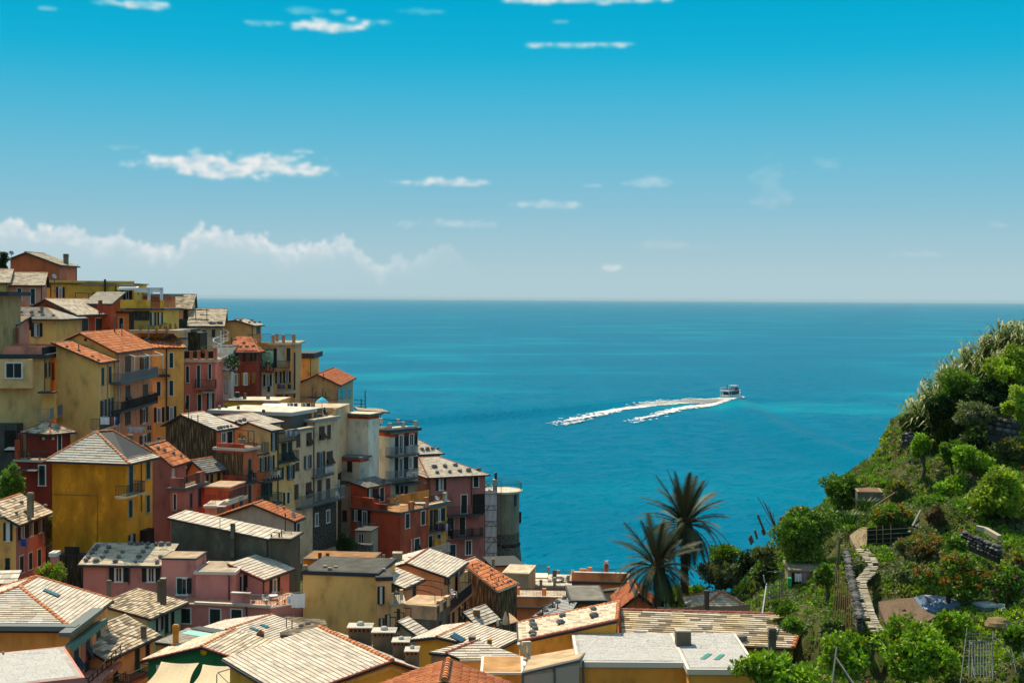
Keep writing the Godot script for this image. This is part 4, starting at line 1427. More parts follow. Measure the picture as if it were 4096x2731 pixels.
	WS("f", "sgn", [[1450, 918, 1490, 1150, "dkn"], [1602, 915, 1650, 1062], [1470, 1195, 1545, 1330, "okn"], [1563, 1187, 1655, 1325, "okn"], [1475, 1465, 1560, 1600, "dbn"], [1583, 1465, 1628, 1600, "dbn"]])
	BAL("f", 1448, 1068, 1632, 1170, 1.0, lin(.35, .26, .16), "iron")
	AWNING("f", 1475, 1405, 1710, 1448, 1.2, mat("awning_stripe", lin(.38, .34, .22), .8))
	for c in [[1493, 1520, .05, .08, .15], [1520, 1537, .3, .03, .06], [1540, 1585, .05, .1, .2], [1587, 1612, .5, .3, .03], [1614, 1655, .02, .03, .06]]:
		CLOTH("coloured garment drying under the tan house's windows by the sea", "coloured washing above the striped awning", c[0], 1342, c[1], 1400, 186.8, lin(c[2], c[3], c[4]))
	PIPE("f", 1700, 985, 1500, null, .12)
	house("yellow_house", "plain yellow house with a dark flat roof at the sea edge", {"c": [1893, 1038], "l": 1700, "D": 200, "d": 8, "roof": "flat", "slab": .75, "ov": .5, "col": lin(.66, .48, .15), "tall": 15})
	PIPE("f", 1888, 1050, 1300)
	house("tan_house", "tan gabled house on the skyline with stones on its slates", {"c": [1208, 652], "l": 850, "yl": 612, "r": 1306, "D": 197, "ap": [1000, 590], "roof": "gz", "ov": .35, "col": lin(.52, .36, .14), "col2": lin(.5, .36, .16), "rc": 1, "tall": 8})
	W("s", 1248, 656, 1290, 760, "sgn")
	PIPE("f", 1202, 655, 830)
	STONES("dark stone on the slates of the tan gable on the skyline", "stones on the skyline gable", [[1062, 596], [1192, 596], [1166, 620], [1228, 618], [1284, 618]], 199, 0, .3)
	house("cream_house", "cream house with three dark windows below striped slates", {"c": [850, 655], "l": 455, "D": 193, "a": -8, "d": 7, "roof": "gx", "rise": 2.2, "zr": .8, "ov": .3, "col": lin(.50, .42, .27), "rc": 1, "tall": 9})
	WS("f", "sgn", [[610, 706, 656, 785], [722, 698, 764, 785], [820, 698, 849, 785]])
	STONES("stone on the striped slates of the cream house", "stones on the striped slates", [[715, 625], [755, 624], [800, 622], [835, 622]], 192, 0, .3)
	house("cream_house", "cream house with a tarpaulin and a green net terrace in front", {"c": [470, 452], "l": 100, "D": 196, "a": -6, "d": 6, "roof": "gx", "rise": 1.9, "zr": .8, "ov": .3, "col": lin(.55, .47, .31), "rc": 1, "tall": 8, "tone": "old"})
	WS("f", "skn", [[229, 478, 269, 530], [386, 470, 442, 655, "dkn"]])
	BX("tarpaulin", "f", 155, 530, 298, 622, 2.0, 2.06, lin(.34, .29, .22))
	BX("net_screen", "f", 300, 575, 690, 660, 1.9, 1.96, lin(.04, .09, .07))
	BX("terrace_slab", "f", 0, 660, 720, 684, .0, 2.2, lin(.08, .09, .1))
	RAIL("f", 0, 615, 450, 705, 2.6)
	BARS("pergola", "f", [[300, 465, 690, 468], [533, 465, 533, 660], [665, 458, 665, 655], [580, 525, 690, 528], [535, 470, 690, 470]], 2.0, rail_mat("iron"), .045)
	house("gable_house", "sandy gabled house with scaffold poles and an orange roof by the sea", {"c": [2212, 1345], "l": 1735, "yl": 1335, "r": 2385, "D": 196, "ap": [1965, 1228], "roof": "gz", "tile": "clay", "tone": "dark", "ov": .4, "col": lin(.52, .36, .19), "col2": lin(.46, .38, .24), "tall": 10, "course": .5})
	WS("s", "gtn", [[2205, 1395, 2245, 1500], [2250, 1390, 2305, 1500], [2320, 1385, 2360, 1495]])
	BARS("scaffold", "f", [[1905, 1385, 1905, 1530], [1945, 1425, 1945, 1530], [2030, 1390, 2030, 1530], [2065, 1430, 2065, 1530], [1740, 1495, 2210, 1515], [1850, 1490, 2110, 1500], [1640, 1520, 2200, 1530]], .7, mat("scaffold_steel", lin(.06, .08, .1), .5), .05)
	CH(2038, 1215, 1270, 16, 196, "pipe", lin(.1, .08, .07))
	# a dark tree at the very left, beside the highest house

func middle_of_village() -> void:
	var stone := lin(.17, .16, .145)
	var beige := lin(.60, .47, .33)
	view(4)
	house("yellow_house", "low yellow house with a flat white roof and two pot chimneys", {"c": [1508, 312], "l": 858, "D": 172, "a": 4, "d": 6, "roof": "flat", "slab": .14, "ov": .2, "fascia": lin(.35, .2, .12), "top": lin(.72, .68, .6), "col": lin(.66, .42, .06), "tall": 6})
	CH(1110, 212, 300, 48, 174, "pot"); CH(1385, 230, 300, 50, 174, "pot", lin(.3, .3, .32)); CH(1023, 206, 282, 40, 176, "box", lin(.05, .05, .06))
	AWNING("f", 1290, 330, 1600, 375, 2.2, mat("awning_white", lin(.7, .7, .7), .8))
	house("white_building", "broad flat white roof with three pot chimneys over a dark gap", {"c": [1648, 482], "l": 700, "D": 156, "a": 18, "d": 8, "roof": "flat", "slab": .4, "ov": .2, "fascia": lin(.4, .4, .4), "top": lin(.74, .71, .65), "col": lin(.10, .10, .10), "tall": 7}, "building")
	CH(890, 345, 405, 40, 162, "pot"); CH(1035, 362, 430, 40, 160, "pot"); CH(812, 365, 420, 30, 160, "box", lin(.3, .29, .27))
	DISH(1332, 425, 156, 44, .06, .7)
	house("yellow_terrace", "bright yellow terrace wall behind the white flat roof", {"c": [1906, 432], "l": 1600, "D": 161, "a": 8, "d": 5, "roof": "flat", "slab": .08, "ov": .05, "top": lin(.6, .55, .45), "col": lin(.72, .44, .05), "tall": 8}, "terrace")
	BARS("pergola", "f", [[1430, 478, 1735, 470, 2, 2], [1735, 470, 1752, 490, 2, 2], [1752, 490, 1748, 640, 2, 2], [1640, 462, 1735, 470, 0, 2], [1430, 478, 1430, 570, 2, 2]], 2.0, mat("pipe_grey", lin(.15, .15, .16), .5), .07)
	W("f", 1440, 500, 1610, 640, "okw", .2)
	house("beige_terrace", "beige roof terrace with washing lines and a blue parasol", {"c": [2196, 395], "l": 1480, "D": 170, "a": 6, "d": 7, "roof": "flat", "slab": .1, "ov": .05, "top": lin(.6, .52, .42), "col": lin(.62, .47, .30), "tall": 8}, "terrace")
	BX("parapet", "f", 1482, 375, 1905, 432, .0, .15, lin(.62, .47, .30))
	BARS("clothes_line", "f", [[1640, 290, 2190, 310], [1520, 305, 2200, 275], [1700, 325, 1940, 330]], -.5, mat("line_tan", lin(.3, .18, .1), .8), .03)
	for c in [[1612, 1640, 400, .4, .42, .45], [1645, 1680, 415, .2, .18, .25], [1690, 1732, 408, .02, .06, .4], [1775, 1800, 400, .5, .5, .5], [1800, 1830, 420, .25, .28, .35], [1835, 1885, 425, .03, .05, .12], [1890, 1910, 410, .15, .15, .2], [1912, 1940, 400, .3, .3, .32]]:
		CLOTH("garment on the washing line of the beige roof terrace", "washing on the beige roof terrace", c[0], 330, c[1], c[2], 169, lin(c[3], c[4], c[5]))
	var um := thing("parasol", "turquoise parasol open on the beige roof terrace", "parasol", at(2020, 440, 168))
	var ub := MB.new()
	var ur := metres(76, 168)
	ub.lathe(Vector3(0, 1.25, 0), [[ur, .0], [ur * .6, .32], [.03, .62], [.0, .7]], 10)
	ub.lathe(Vector3(0, 1.23, 0), [[.0, .55], [.02, .54]], 10)
	part("canopy", ub, mat("parasol_blue", lin(.02, .42, .62), .8), um)
	var up_ := MB.new()
	up_.bar(Vector3.ZERO, Vector3(0, 1.85, 0), .03)
	part("pole", up_, rail_mat("grey"), um)
	# the black weathered gable and the balcony row behind it
	house("weathered_house", "tall gabled house with a black weathered concrete wall", {"c": [777, 645], "l": 178, "yl": 578, "r": 1000, "D": 142, "a": 20, "ap": [372, 468], "roof": "gz", "ov": .3, "col": lin(.50, .40, .28), "col2": lin(.45, .16, .08), "worn": 2, "worn2": 0, "tone": "pale", "tall": 14, "course": .45, "wide": .8})
	CH(450, 408, 490, 16, 142, "pipe", lin(.1, .1, .1)); CH(486, 480, 515, 12, 142, "pipe", lin(.1, .1, .1)); CH(560, 475, 550, 20, 142, "pipe", lin(.1, .1, .1))
	STONES("stone along the eave of the black weathered gable", "stones on the weathered house", [[800, 628], [832, 622], [870, 614], [908, 608], [952, 602]], 143, 0, .22)
	WS("s", "gkw", [[832, 665, 892, 792], [895, 652, 968, 800, "dkw"]])
	PIPE("f", 772, 665, 905, null, .06)
	house("red_terrace", "red walled terrace with a pale rim below the weathered gable", {"c": [1094, 895], "l": 772, "r": 1258, "D": 139, "a": 22, "roof": "flat", "slab": .28, "ov": .25, "fascia": lin(.52, .46, .38), "top": lin(.5, .4, .3), "col": lin(.50, .40, .28), "worn": 2, "worn2": 0, "col2": lin(.44, .15, .08), "tall": 13}, "terrace")
	BX("parapet", "f", 778, 805, 1098, 912, -.15, .02, lin(.40, .095, .045))
	BX("parapet", "s", 1225, 788, 1258, 885, -.15, .02, lin(.40, .095, .045))
	RAIL("s", 1100, 790, 1225, 885, -.05)
	BX("red_wall", "f", 850, 1178, 1092, 1345, .0, .03, lin(.40, .11, .05))
	WS("s", "agn", [[1150, 985, 1186, 1225], [1152, 1290, 1186, 1500, "dgn"]])
	BAL("s", 1122, 1165, 1262, 1282, 1.1, lin(.06, .07, .08))
	BARS("pergola", "s", [[1000, 640, 1220, 660, .5, .5], [1220, 660, 1220, 790, .5, .5], [1150, 650, 1150, 790, .2, .2]], .5, rail_mat("iron"), .03)
	for p in [[1100, 800, 110], [1180, 800, 60], [1060, 800, 120]]:
		POT("bushy shrub in a pot on the red walled terrace", p[0], p[1], 140, p[2], Color(0, 0, 0), "shrubs on the red terrace", false)
	house("cream_house", "cream yellow house with a stone-weighted slate roof over stacked balconies", {"c": [1415, 648], "l": 1060, "yl": 590, "r": 1508, "D": 145, "a": 26, "ap": [1168, 558], "roof": "gz", "ov": .35, "col": lin(.64, .50, .23), "tone": "pale", "tall": 16, "course": .4, "wide": .8})
	WS("s", "okn", [[1414, 675, 1482, 890, "okn"], [1280, 965, 1362, 1132], [1378, 945, 1456, 1112], [1300, 1270, 1392, 1500, "dkn"], [1398, 1260, 1434, 1420, "sgn"]])
	PIPE("s", 1495, 655, 1530, null, .06)
	BAL("s", 1260, 800, 1405, 940, 1.0, lin(.07, .08, .09), "green")
	BAL("s", 1345, 1115, 1572, 1248, 1.3, lin(.07, .08, .09))
	BAL("s", 1270, 1410, 1560, 1545, 1.2, lin(.07, .08, .09), "green")
	for c in [[1385, 1238, .4, "left"], [1440, 1205, .9, "middle"], [1495, 1200, -.6, "right"]]:
		CHAIR("white plastic chair, %s one of three on the cream yellow house's long balcony" % c[3], c[0], c[1], 143.5, c[2])
	CHAIR("white plastic chair on the balcony of the red flank beside the cream yellow house", 1210, 1250, 140, .2)
	house("slate_wing", "small pale slate roof tucked between the weathered gable and the cream house", {"c": [1160, 600], "l": 800, "yl": 520, "D": 148, "a": 24, "d": 6, "ap": [830, 500], "ua": .0, "roof": "gz", "ov": .3, "tone": "pale", "col": lin(.6, .48, .24), "tall": 6, "course": .42, "wide": .8}, "building")
	STONES("stone on the pale slates between the weathered gable and the cream house", "stones on the small pale slate roof", [[1010, 552], [1055, 543], [1102, 533]], 148, 0, .28)
	house("yellow_house", "narrow yellow house with three stacked balconies", {"c": [1508, 690], "l": 1440, "r": 1692, "D": 149, "a": 24, "roof": "flat", "slab": .15, "ov": .1, "col": lin(.66, .48, .20), "tall": 16})
	WS("s", "agn", [[1540, 797, 1602, 1010], [1616, 780, 1668, 1000], [1603, 1055, 1692, 1225, "okn"], [1540, 1070, 1574, 1215, "sgw"], [1600, 1365, 1642, 1512, "sgw"], [1560, 1380, 1585, 1520, "dkn"]])
	BAL("s", 1508, 650, 1745, 782, 1.2, lin(.05, .06, .07))
	BAL("s", 1520, 905, 1758, 1030, 1.2, lin(.05, .06, .07))
	for c in [[1590, 1612, .5, .5, .55], [1615, 1640, .1, .2, .4], [1642, 1662, .6, .6, .6], [1665, 1690, .1, .25, .4], [1700, 1730, .3, .42, .5]]:
		CLOTH("blue and white cloth hung over the top balcony of the narrow yellow house", "cloths on the narrow yellow house", c[0], 655, c[1], 715, 148, lin(c[2], c[3], c[4]))
	house("beige_apartment", "beige tenement part with brown shutters under a low roof terrace", {"c": [1690, 668], "l": 1640, "r": 1912, "D": 154, "a": 22, "roof": "flat", "slab": .25, "ov": .2, "top": lin(.62, .55, .45), "fascia": lin(.2, .2, .19), "col": beige, "tall": 19}, "apartment house")
	WS("s", "abn", [[1716, 690, 1762, 840, "sbn"], [1834, 675, 1898, 825], [1805, 943, 1892, 1103, "obn"], [1704, 1025, 1750, 1122, "sbn"], [1690, 1283, 1742, 1452, "sbn"], [1827, 1260, 1896, 1440]])
	house("beige_apartment", "tall beige tenement with brown shutters and a slab roof terrace", {"c": [1912, 552], "l": 1840, "r": 2206, "D": 159, "a": 22, "roof": "flat", "slab": .28, "ov": .3, "top": lin(.66, .6, .5), "fascia": lin(.3, .3, .29), "col": beige, "tall": 20}, "apartment house")
	WS("s", "abn", [[1984, 600, 2050, 757], [2080, 585, 2122, 747, "sbn"], [1958, 898, 2052, 1165, "obn"], [2073, 893, 2145, 1055], [1965, 1233, 2014, 1482, "dbn"], [2066, 1213, 2115, 1460, "dbn"], [2205, 1232, 2230, 1310, "gkn"]])
	PIPE("s", 1918, 560, 1530, mat("pipe_grey", lin(.15, .15, .16), .5), .07)
	BAL("s", 1932, 1078, 2165, 1196, 1.0, lin(.10, .11, .12), "grey")
	BAL("s", 1778, 1365, 2290, 1520, 1.3, lin(.10, .11, .12), "grey")
	BX("parapet", "s", 1912, 430, 2200, 520, -4.0, -3.8, lin(.62, .47, .30))
	BX("pillar", "s", 2170, 395, 2200, 500, -.6, -.3, lin(.62, .47, .30))
	BX("post", "s", 2030, 420, 2060, 500, -1.3, -1.0, lin(.66, .5, .3))
	for c in [[2062, 2090], [2092, 2112], [2114, 2135], [2137, 2160]]:
		CLOTH("white cloth on the balcony of the tall beige tenement", "white washing on the tenement balcony", c[0], 1082 - (c[0] - 2062) / 5, c[1], 1158 - (c[0] - 2062) / 4, 158.5, lin(.72, .68, .68))
	CHAIR("white chair at the right end of the tenement's long balcony", 2200, 1440, 158, .5)
	person_seated()
	view(5)
	BX("stone_base", "s", -90, 1225, 380, 1700, .0, .12, plaster(stone, 3))
	for r in [[152, 1282, 190, 1420], [270, 1248, 312, 1385]]:
		W("s", r[0], r[1], r[2], r[3], "gkw", .13)
	# the tarpaulined gap, the white house with the red bands
	house("tarpaulined_wall", "narrow wall behind a grey tarpaulin beside the white tower house", {"c": [482, 250], "l": 392, "D": 178, "a": 0, "d": 4, "roof": "flat", "slab": .1, "ov": .0, "col": lin(.24, .25, .26), "worn": 1, "tall": 16}, "building")
	house("white_house", "white tower-like house with brick-red bands under its flat roofs", {"c": [713, 275], "l": 488, "r": 826, "D": 175, "a": 22, "roof": "flat", "slab": .3, "ov": .4, "fascia": lin(.1, .11, .12), "top": lin(.74, .66, .52), "col": lin(.76, .72, .64), "col2": lin(.78, .74, .66), "tall": 24})
	BX("red_band", "f", 488, 270, 714, 300, .0, .03, lin(.42, .075, .02))
	BX("red_band", "s", 713, 272, 828, 300, .0, .03, lin(.42, .075, .02))
	house("white_wing", "lower white wing with a red band left of the white tower house", {"c": [622, 722], "l": 432, "r": 718, "D": 172, "a": 22, "roof": "flat", "slab": .22, "ov": .3, "fascia": lin(.1, .11, .12), "top": lin(.2, .2, .2), "col": lin(.53, .50, .44), "tall": 20})
	BX("red_band", "f", 430, 722, 622, 748, .0, .03, lin(.42, .075, .02))
	BX("red_band", "s", 622, 722, 720, 748, .0, .03, lin(.42, .075, .02))
	WS("f", "skn", [[490, 740, 546, 852], [440, 1255, 490, 1365, "sbn"]])
	BX("ledge", "f", 425, 955, 620, 972, .0, .5, lin(.1, .11, .12))
	house("white_house", "white house with two balconies and a pillared roof terrace above the sea", {"c": [940, 450], "l": 780, "r": 1232, "D": 178, "a": 40, "roof": "flat", "slab": .4, "ov": .35, "fascia": lin(.05, .055, .06), "top": lin(.7, .62, .5), "col": lin(.56, .53, .47), "tall": 21})
	BX("red_band", "f", 818, 448, 940, 482, .0, .03, lin(.42, .075, .02))
	BX("red_band", "s", 940, 448, 1232, 482, .0, .03, lin(.42, .075, .02))
	BX("parapet", "s", 942, 385, 1232, 420, -.05, .15, lin(.5, .48, .44))
	BX("parapet", "f", 820, 385, 942, 420, -.05, .15, lin(.5, .48, .44))
	POSTS("s", [[932, 345, 962, 425], [1070, 332, 1098, 410], [1200, 320, 1232, 400]], .1, lin(.55, .52, .47))
	POSTS("s", [[1018, 303, 1046, 350], [835, 292, 865, 350]], -5.0, lin(.55, .52, .47))
	BARS("railing", "s", [[962, 352, 1070, 345], [962, 372, 1070, 362], [1098, 340, 1200, 330], [1098, 358, 1200, 348], [865, 305, 1018, 318, -5, -5], [1046, 312, 1205, 335, -5, 0]], .0, rail_mat("iron"), .04)
	WS("s", "dkn", [[990, 462, 1028, 672], [1030, 462, 1080, 665, "gkw"], [1085, 455, 1135, 660], [1138, 452, 1190, 577, "gkw"], [1192, 448, 1226, 577, "skn"], [988, 706, 1026, 912], [1028, 705, 1078, 908, "gkw"], [1083, 698, 1131, 905], [1133, 698, 1172, 815, "gkw"], [1186, 692, 1232, 820, "skn"], [998, 980, 1034, 1080], [1048, 975, 1078, 1075], [1092, 985, 1126, 1080]])
	BAL("s", 955, 588, 1250, 692, 1.1, lin(.1, .11, .12), "grey")
	BAL("s", 952, 835, 1245, 942, 1.1, lin(.1, .11, .12), "grey")
	BX("cooling_unit", "s", 1128, 588, 1180, 660, .1, .5, lin(.6, .58, .54))
	CHAIR("white chair left of the table on the white house's lower balcony", 1132, 915, 176.5, .3)
	TABLE("white table on the white house's lower balcony", 1190, 905, 176.5, lin(.7, .7, .68), .8)
	AWNING("s", 1080, 950, 1330, 990, 2.2, mat("awning_dark", lin(.05, .055, .06), .85))
	BARS("scaffold", "f", [[565, 105, 680, 110, 6, 6], [680, 5, 680, 190, 6, 6], [638, 90, 638, 180, 6, 6], [565, 140, 680, 150, 6, 6], [600, 175, 700, 185, 6, 6]], 6.0, mat("scaffold_steel", lin(.06, .08, .1), .5), .045)
	var sheet := slab_house("terrace_awning", "flat reed awning on thin posts behind the white tower roof", [[600, 215, 190], [940, 236, 190], [860, 200, 194], [560, 180]], {"tile": "sheet", "top": lin(.40, .34, .28), "tall": .0, "no_gutter": true}, "awning")
	for x in [600, 840]:
		var pm := MB.new()
		var pf: Vector3 = sheet.inv * at(x, 218, 190.5)
		pm.bar(pf - Vector3(0, 2.2, 0), pf, .05)
		part("post", pm, rail_mat("iron"), sheet.node)

func person_seated() -> void:
	var t := thing("person", "person in dark clothes sitting on the roof terrace under the turquoise parasol", "person", at(2050, 488, 160), 2.6)
	t.scale = Vector3.ONE * .76
	var joints := [Vector3(0, .45, 0), Vector3(0, .72, -.03), Vector3(0, .98, -.04), Vector3(0, 1.12, -.02), Vector3(0, 1.24, .0),
		Vector3(.19, .98, -.04), Vector3(.25, .72, .0), Vector3(.2, .55, .22), Vector3(-.19, .98, -.04), Vector3(-.25, .72, .0), Vector3(-.2, .55, .22),
		Vector3(.1, .46, .05), Vector3(.13, .5, .45), Vector3(.13, .05, .5), Vector3(.13, .03, .66), Vector3(-.1, .46, .05), Vector3(-.13, .5, .45), Vector3(-.13, .05, .5), Vector3(-.13, .03, .66)]
	var bones := [[0, 1, .16, .15], [1, 2, .15, .16], [2, 3, .08, .055], [3, 4, .055, .1], [2, 5, .1, .075], [5, 6, .06, .045], [6, 7, .045, .035], [2, 8, .1, .075], [8, 9, .06, .045], [9, 10, .045, .035],
		[0, 11, .14, .1], [11, 12, .095, .065], [12, 13, .06, .045], [13, 14, .045, .035], [0, 15, .14, .1], [15, 16, .095, .065], [16, 17, .06, .045], [17, 18, .045, .035]]
	part("body", surface_nets(joints, bones, .045), mat("clothes_dark", lin(.03, .03, .04), .9), t)
	var hd := MB.new()
	hd.ball(Vector3(0, 1.30, .02), Vector3(.085, .115, .1), 8)
	hd.ball(Vector3(0, 1.285, .125), Vector3(.016, .025, .02), 4)
	part("head", hd, mat("skin", lin(.45, .26, .18), .6), t)
	var hr := MB.new()
	hr.ball(Vector3(0, 1.34, -.015), Vector3(.095, .095, .1), 8)
	part("hair", hr, mat("hair_dark", lin(.02, .015, .012), .7), t)
	solo("deck_chair", deck_chair_mesh(), mat("chair_dark", lin(.02, .02, .025), .5), "dark folding deck chair standing on the beige roof terrace", "chair", at(1990, 492, 160))

func deck_chair_mesh() -> MB:
	var m := MB.new()
	for s in [-.3, .3]:
		m.bar(Vector3(s, .0, .45), Vector3(s, .95, -.6), .025)
		m.bar(Vector3(s, .0, -.45), Vector3(s, .5, .5), .025)
	m.prism([Vector3(-.28, .34, .35), Vector3(.28, .34, .35), Vector3(.28, .36, -.15), Vector3(-.28, .36, -.15)], Vector3(0, -.02, 0))
	m.prism([Vector3(-.28, .36, -.15), Vector3(.28, .36, -.15), Vector3(.28, .93, -.6), Vector3(-.28, .93, -.6)], Vector3(0, -.03, 0))
	return m

# one smooth skin round a skeleton: bones [joint, joint, radius, radius]
func surface_nets(joints: Array, bones: Array, cell: float) -> ArrayMesh:
	var lo: Vector3 = joints[0]
	var hi: Vector3 = joints[0]
	for j in joints:
		lo = lo.min(j); hi = hi.max(j)
	lo -= Vector3.ONE * .3; hi += Vector3.ONE * .3
	var n := Vector3i(((hi - lo) / cell).ceil()) + Vector3i.ONE
	var f := PackedFloat32Array()
	f.resize(n.x * n.y * n.z)
	for z in n.z:
		for y in n.y:
			for x in n.x:
				var p := lo + Vector3(x, y, z) * cell
				var d := 9.0
				for b in bones:
					var a: Vector3 = joints[b[0]]
					var ab: Vector3 = joints[b[1]] - a
					var t := clampf((p - a).dot(ab) / maxf(ab.length_squared(), 1e-6), 0, 1)
					var dd := p.distance_to(a + ab * t) - lerpf(b[2], b[3], t)
					var h := clampf(.5 + .5 * (d - dd) / .05, 0, 1)
					d = lerpf(d, dd, h) - .05 * h * (1 - h)
				f[(z * n.y + y) * n.x + x] = d
	var ids := {}
	var vs := PackedVector3Array()
	for z in n.z - 1:
		for y in n.y - 1:
			for x in n.x - 1:
				var s := Vector3.ZERO
				var k := 0
				var v := []
				for c in 8:
					v.append(f[((z + (c >> 2)) * n.y + y + ((c >> 1) & 1)) * n.x + x + (c & 1)])
				for e in [[0, 1], [2, 3], [4, 5], [6, 7], [0, 2], [1, 3], [4, 6], [5, 7], [0, 4], [1, 5], [2, 6], [3, 7]]:
					if (v[e[0]] < 0) != (v[e[1]] < 0):
						var t: float = v[e[0]] / (v[e[0]] - v[e[1]])
						s += Vector3(e[0] & 1, (e[0] >> 1) & 1, e[0] >> 2).lerp(Vector3(e[1] & 1, (e[1] >> 1) & 1, e[1] >> 2), t)
						k += 1
				if k:
					ids[Vector3i(x, y, z)] = vs.size()
					vs.append(lo + (Vector3(x, y, z) + s / k) * cell)
	var st := SurfaceTool.new()
	st.begin(Mesh.PRIMITIVE_TRIANGLES)
	st.set_smooth_group(0)
	for p in vs:
		st.add_vertex(p)
	for k in ids:
		var at_ := func(q): return f[(q.z * n.y + q.y) * n.x + q.x]
		for ax in [[Vector3i(1, 0, 0), Vector3i(0, 1, 0), Vector3i(0, 0, 1)], [Vector3i(0, 1, 0), Vector3i(0, 0, 1), Vector3i(1, 0, 0)], [Vector3i(0, 0, 1), Vector3i(1, 0, 0), Vector3i(0, 1, 0)]]:
			var inside: bool = at_.call(k) < 0
			if inside == (at_.call(k + ax[0]) < 0):
				continue
			var q := [k - ax[1] - ax[2], k - ax[2], k, k - ax[1]]
			if not q.all(func(w): return ids.has(w)):
				continue
			var order := [0, 2, 1, 0, 3, 2] if inside else [0, 1, 2, 0, 2, 3]
			for i in order:
				st.add_index(ids[q[i]])
	st.generate_normals()
	return st.commit()

func sea_side() -> void:
	var purple := lin(.34, .155, .15)
	var red := lin(.36, .085, .045)
	view(5)
	house("purple_house", "upper part of the purple house with a small hipped slate roof", {"c": [1464, 645], "l": 1150, "D": 190, "a": -24, "d": 6, "roof": "hip", "ov": .4, "r0": [.2, .5], "r1": [.5, .5], "ap": [1330, 524], "col": purple, "rc": 1, "tone": "pale", "tall": 8, "course": .35})
	STONES("dark stone along the eave of the small upper purple roof", "stones on the upper purple roof", [[1275, 618], [1330, 616], [1385, 612], [1443, 610]], 190, 0, .32)
	house("purple_house", "large purple house by the sea under a wide hipped slate roof", {"c": [1936, 872], "l": 1362, "D": 184, "a": -24, "d": 9, "roof": "hip", "ov": .45, "r0": [.05, .6], "r1": [.42, .6], "ap": [1465, 712], "col": purple, "rc": 1, "tone": "pale", "tall": 18, "course": .35})
	STONES("dark stone on the wide slate roof of the purple house", "stones on the wide purple house roof", [[1434, 862], [1566, 855], [1671, 847], [1765, 840], [1868, 832], [1404, 804], [1516, 796], [1624, 786]], 184, 0, .4)
	WS("f", "okw", [[1420, 906, 1526, 1047], [1806, 878, 1872, 1012, "skw"], [1677, 1088, 1752, 1288, "dkw"], [1534, 1325, 1612, 1550, "dkw"], [1660, 1320, 1733, 1512, "dkw"]])
	PIPE("f", 1790, 885, 1200, null, .06)
	BAL("f", 1535, 1212, 1922, 1325, 1.2, lin(.08, .09, .1))
	BAL("f", 1600, 1455, 1920, 1550, 1.2, lin(.08, .09, .1))
	BX("shop_recess_shade", "f", 1805, 1085, 1930, 1290, .0, .04, lin(.02, .018, .018))  # flat dark panel paints the shade inside the shopfront
	view(10)
	WS("f", "gkw", [[1998, 288, 2082, 468], [1800, 338, 1895, 520, "dtw"], [1785, 35, 1870, 250, "dkw"], [1925, 22, 2005, 240, "dkw"]])
	BAL("f", 1865, 170, 2110, 275, 1.2, lin(.09, .1, .11))
	# the red house with the sunk roof terrace
	view(5)
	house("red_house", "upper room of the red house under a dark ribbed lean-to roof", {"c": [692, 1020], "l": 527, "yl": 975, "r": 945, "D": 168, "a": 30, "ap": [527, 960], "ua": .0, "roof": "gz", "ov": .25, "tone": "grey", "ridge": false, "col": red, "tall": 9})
	WS("s", "okn", [[697, 1028, 770, 1137], [772, 1028, 816, 1142, "akn"], [828, 1012, 880, 1162, "dkw"]])
	CH(875, 922, 975, 34, 169, "rib", lin(.2, .19, .18))
	house("red_house", "big brick-red house with patched plaster and a sunk roof terrace", {"c": [1046, 1292], "l": 525, "yl": 1290, "r": 1340, "D": 164, "a": 33, "roof": "flat", "slab": .16, "ov": .15, "fascia": lin(.10, .11, .12), "top": lin(.5, .36, .2), "col": red, "col2": lin(.42, .115, .07), "worn2": 1, "tall": 15})
	BX("parapet", "f", 530, 1120, 760, 1290, -.3, .0, red)
	BX("parapet", "f", 760, 1190, 900, 1290, -.3, .0, red)
	RAIL("f", 830, 1185, 1046, 1285, .0)
	RAIL("s", 1046, 1190, 1320, 1275, .0)
	POSTS("s", [[1150, 1165, 1196, 1252], [1308, 1120, 1346, 1225]], .1, lin(.46, .24, .12))
	BX("terrace_wall", "s", 945, 1080, 1350, 1185, -5.2, -5.0, lin(.5, .26, .07))
	WS("f", "okw", [[548, 1250, 622, 1367], [618, 1258, 735, 1472]])
	BAL("f", 578, 1385, 745, 1492, .9, lin(.25, .08, .05), "grey")
	WS("s", "sgw", [[1096, 1283, 1147, 1442], [1260, 1256, 1310, 1407]])
	for r in [[1180, 1330, 1235, 1420], [1195, 1430, 1230, 1500]]:
		BX("bare_patch", "s", r[0], r[1], r[0] + 32, r[1] + 46, .0, .012, lin(.2, .12, .1))
	TABLE("slatted bench table on the red house's roof terrace", 1255, 1225, 166, lin(.4, .36, .3), 1.6)
	for p in [[920, 1150, 60], [985, 1160, 70], [1010, 1170, 50], [960, 1130, 45]]:
		POT("dark potted shrub against the ochre wall of the sunk terrace", p[0], p[1], 170, p[2], Color(0, 0, 0), "shrubs on the sunk terrace", false)
	view(10)
	W("s", 1398, 266, 1467, 432, "agw")
	BX("white_pipe", "s", 1366, 280, 1376, 450, .0, .08, lin(.55, .5, .48))
	house("grey_bay", "grey rendered bay on the foot of the red house", {"c": [892, 195], "l": 705, "D": 160, "a": 10, "d": 3, "roof": "flat", "slab": .12, "ov": .1, "col": lin(.30, .27, .22), "tall": 8}, "building")
	W("f", 742, 210, 812, 340, "gkn")
	house("garden_wall", "old stone garden wall below the grey bay with ivy on it", {"c": [885, 360], "l": 560, "D": 157, "a": 14, "d": 1, "roof": "flat", "slab": .08, "ov": .05, "col": lin(.24, .22, .19), "worn": 3, "tall": 8}, "wall")
	view(5)
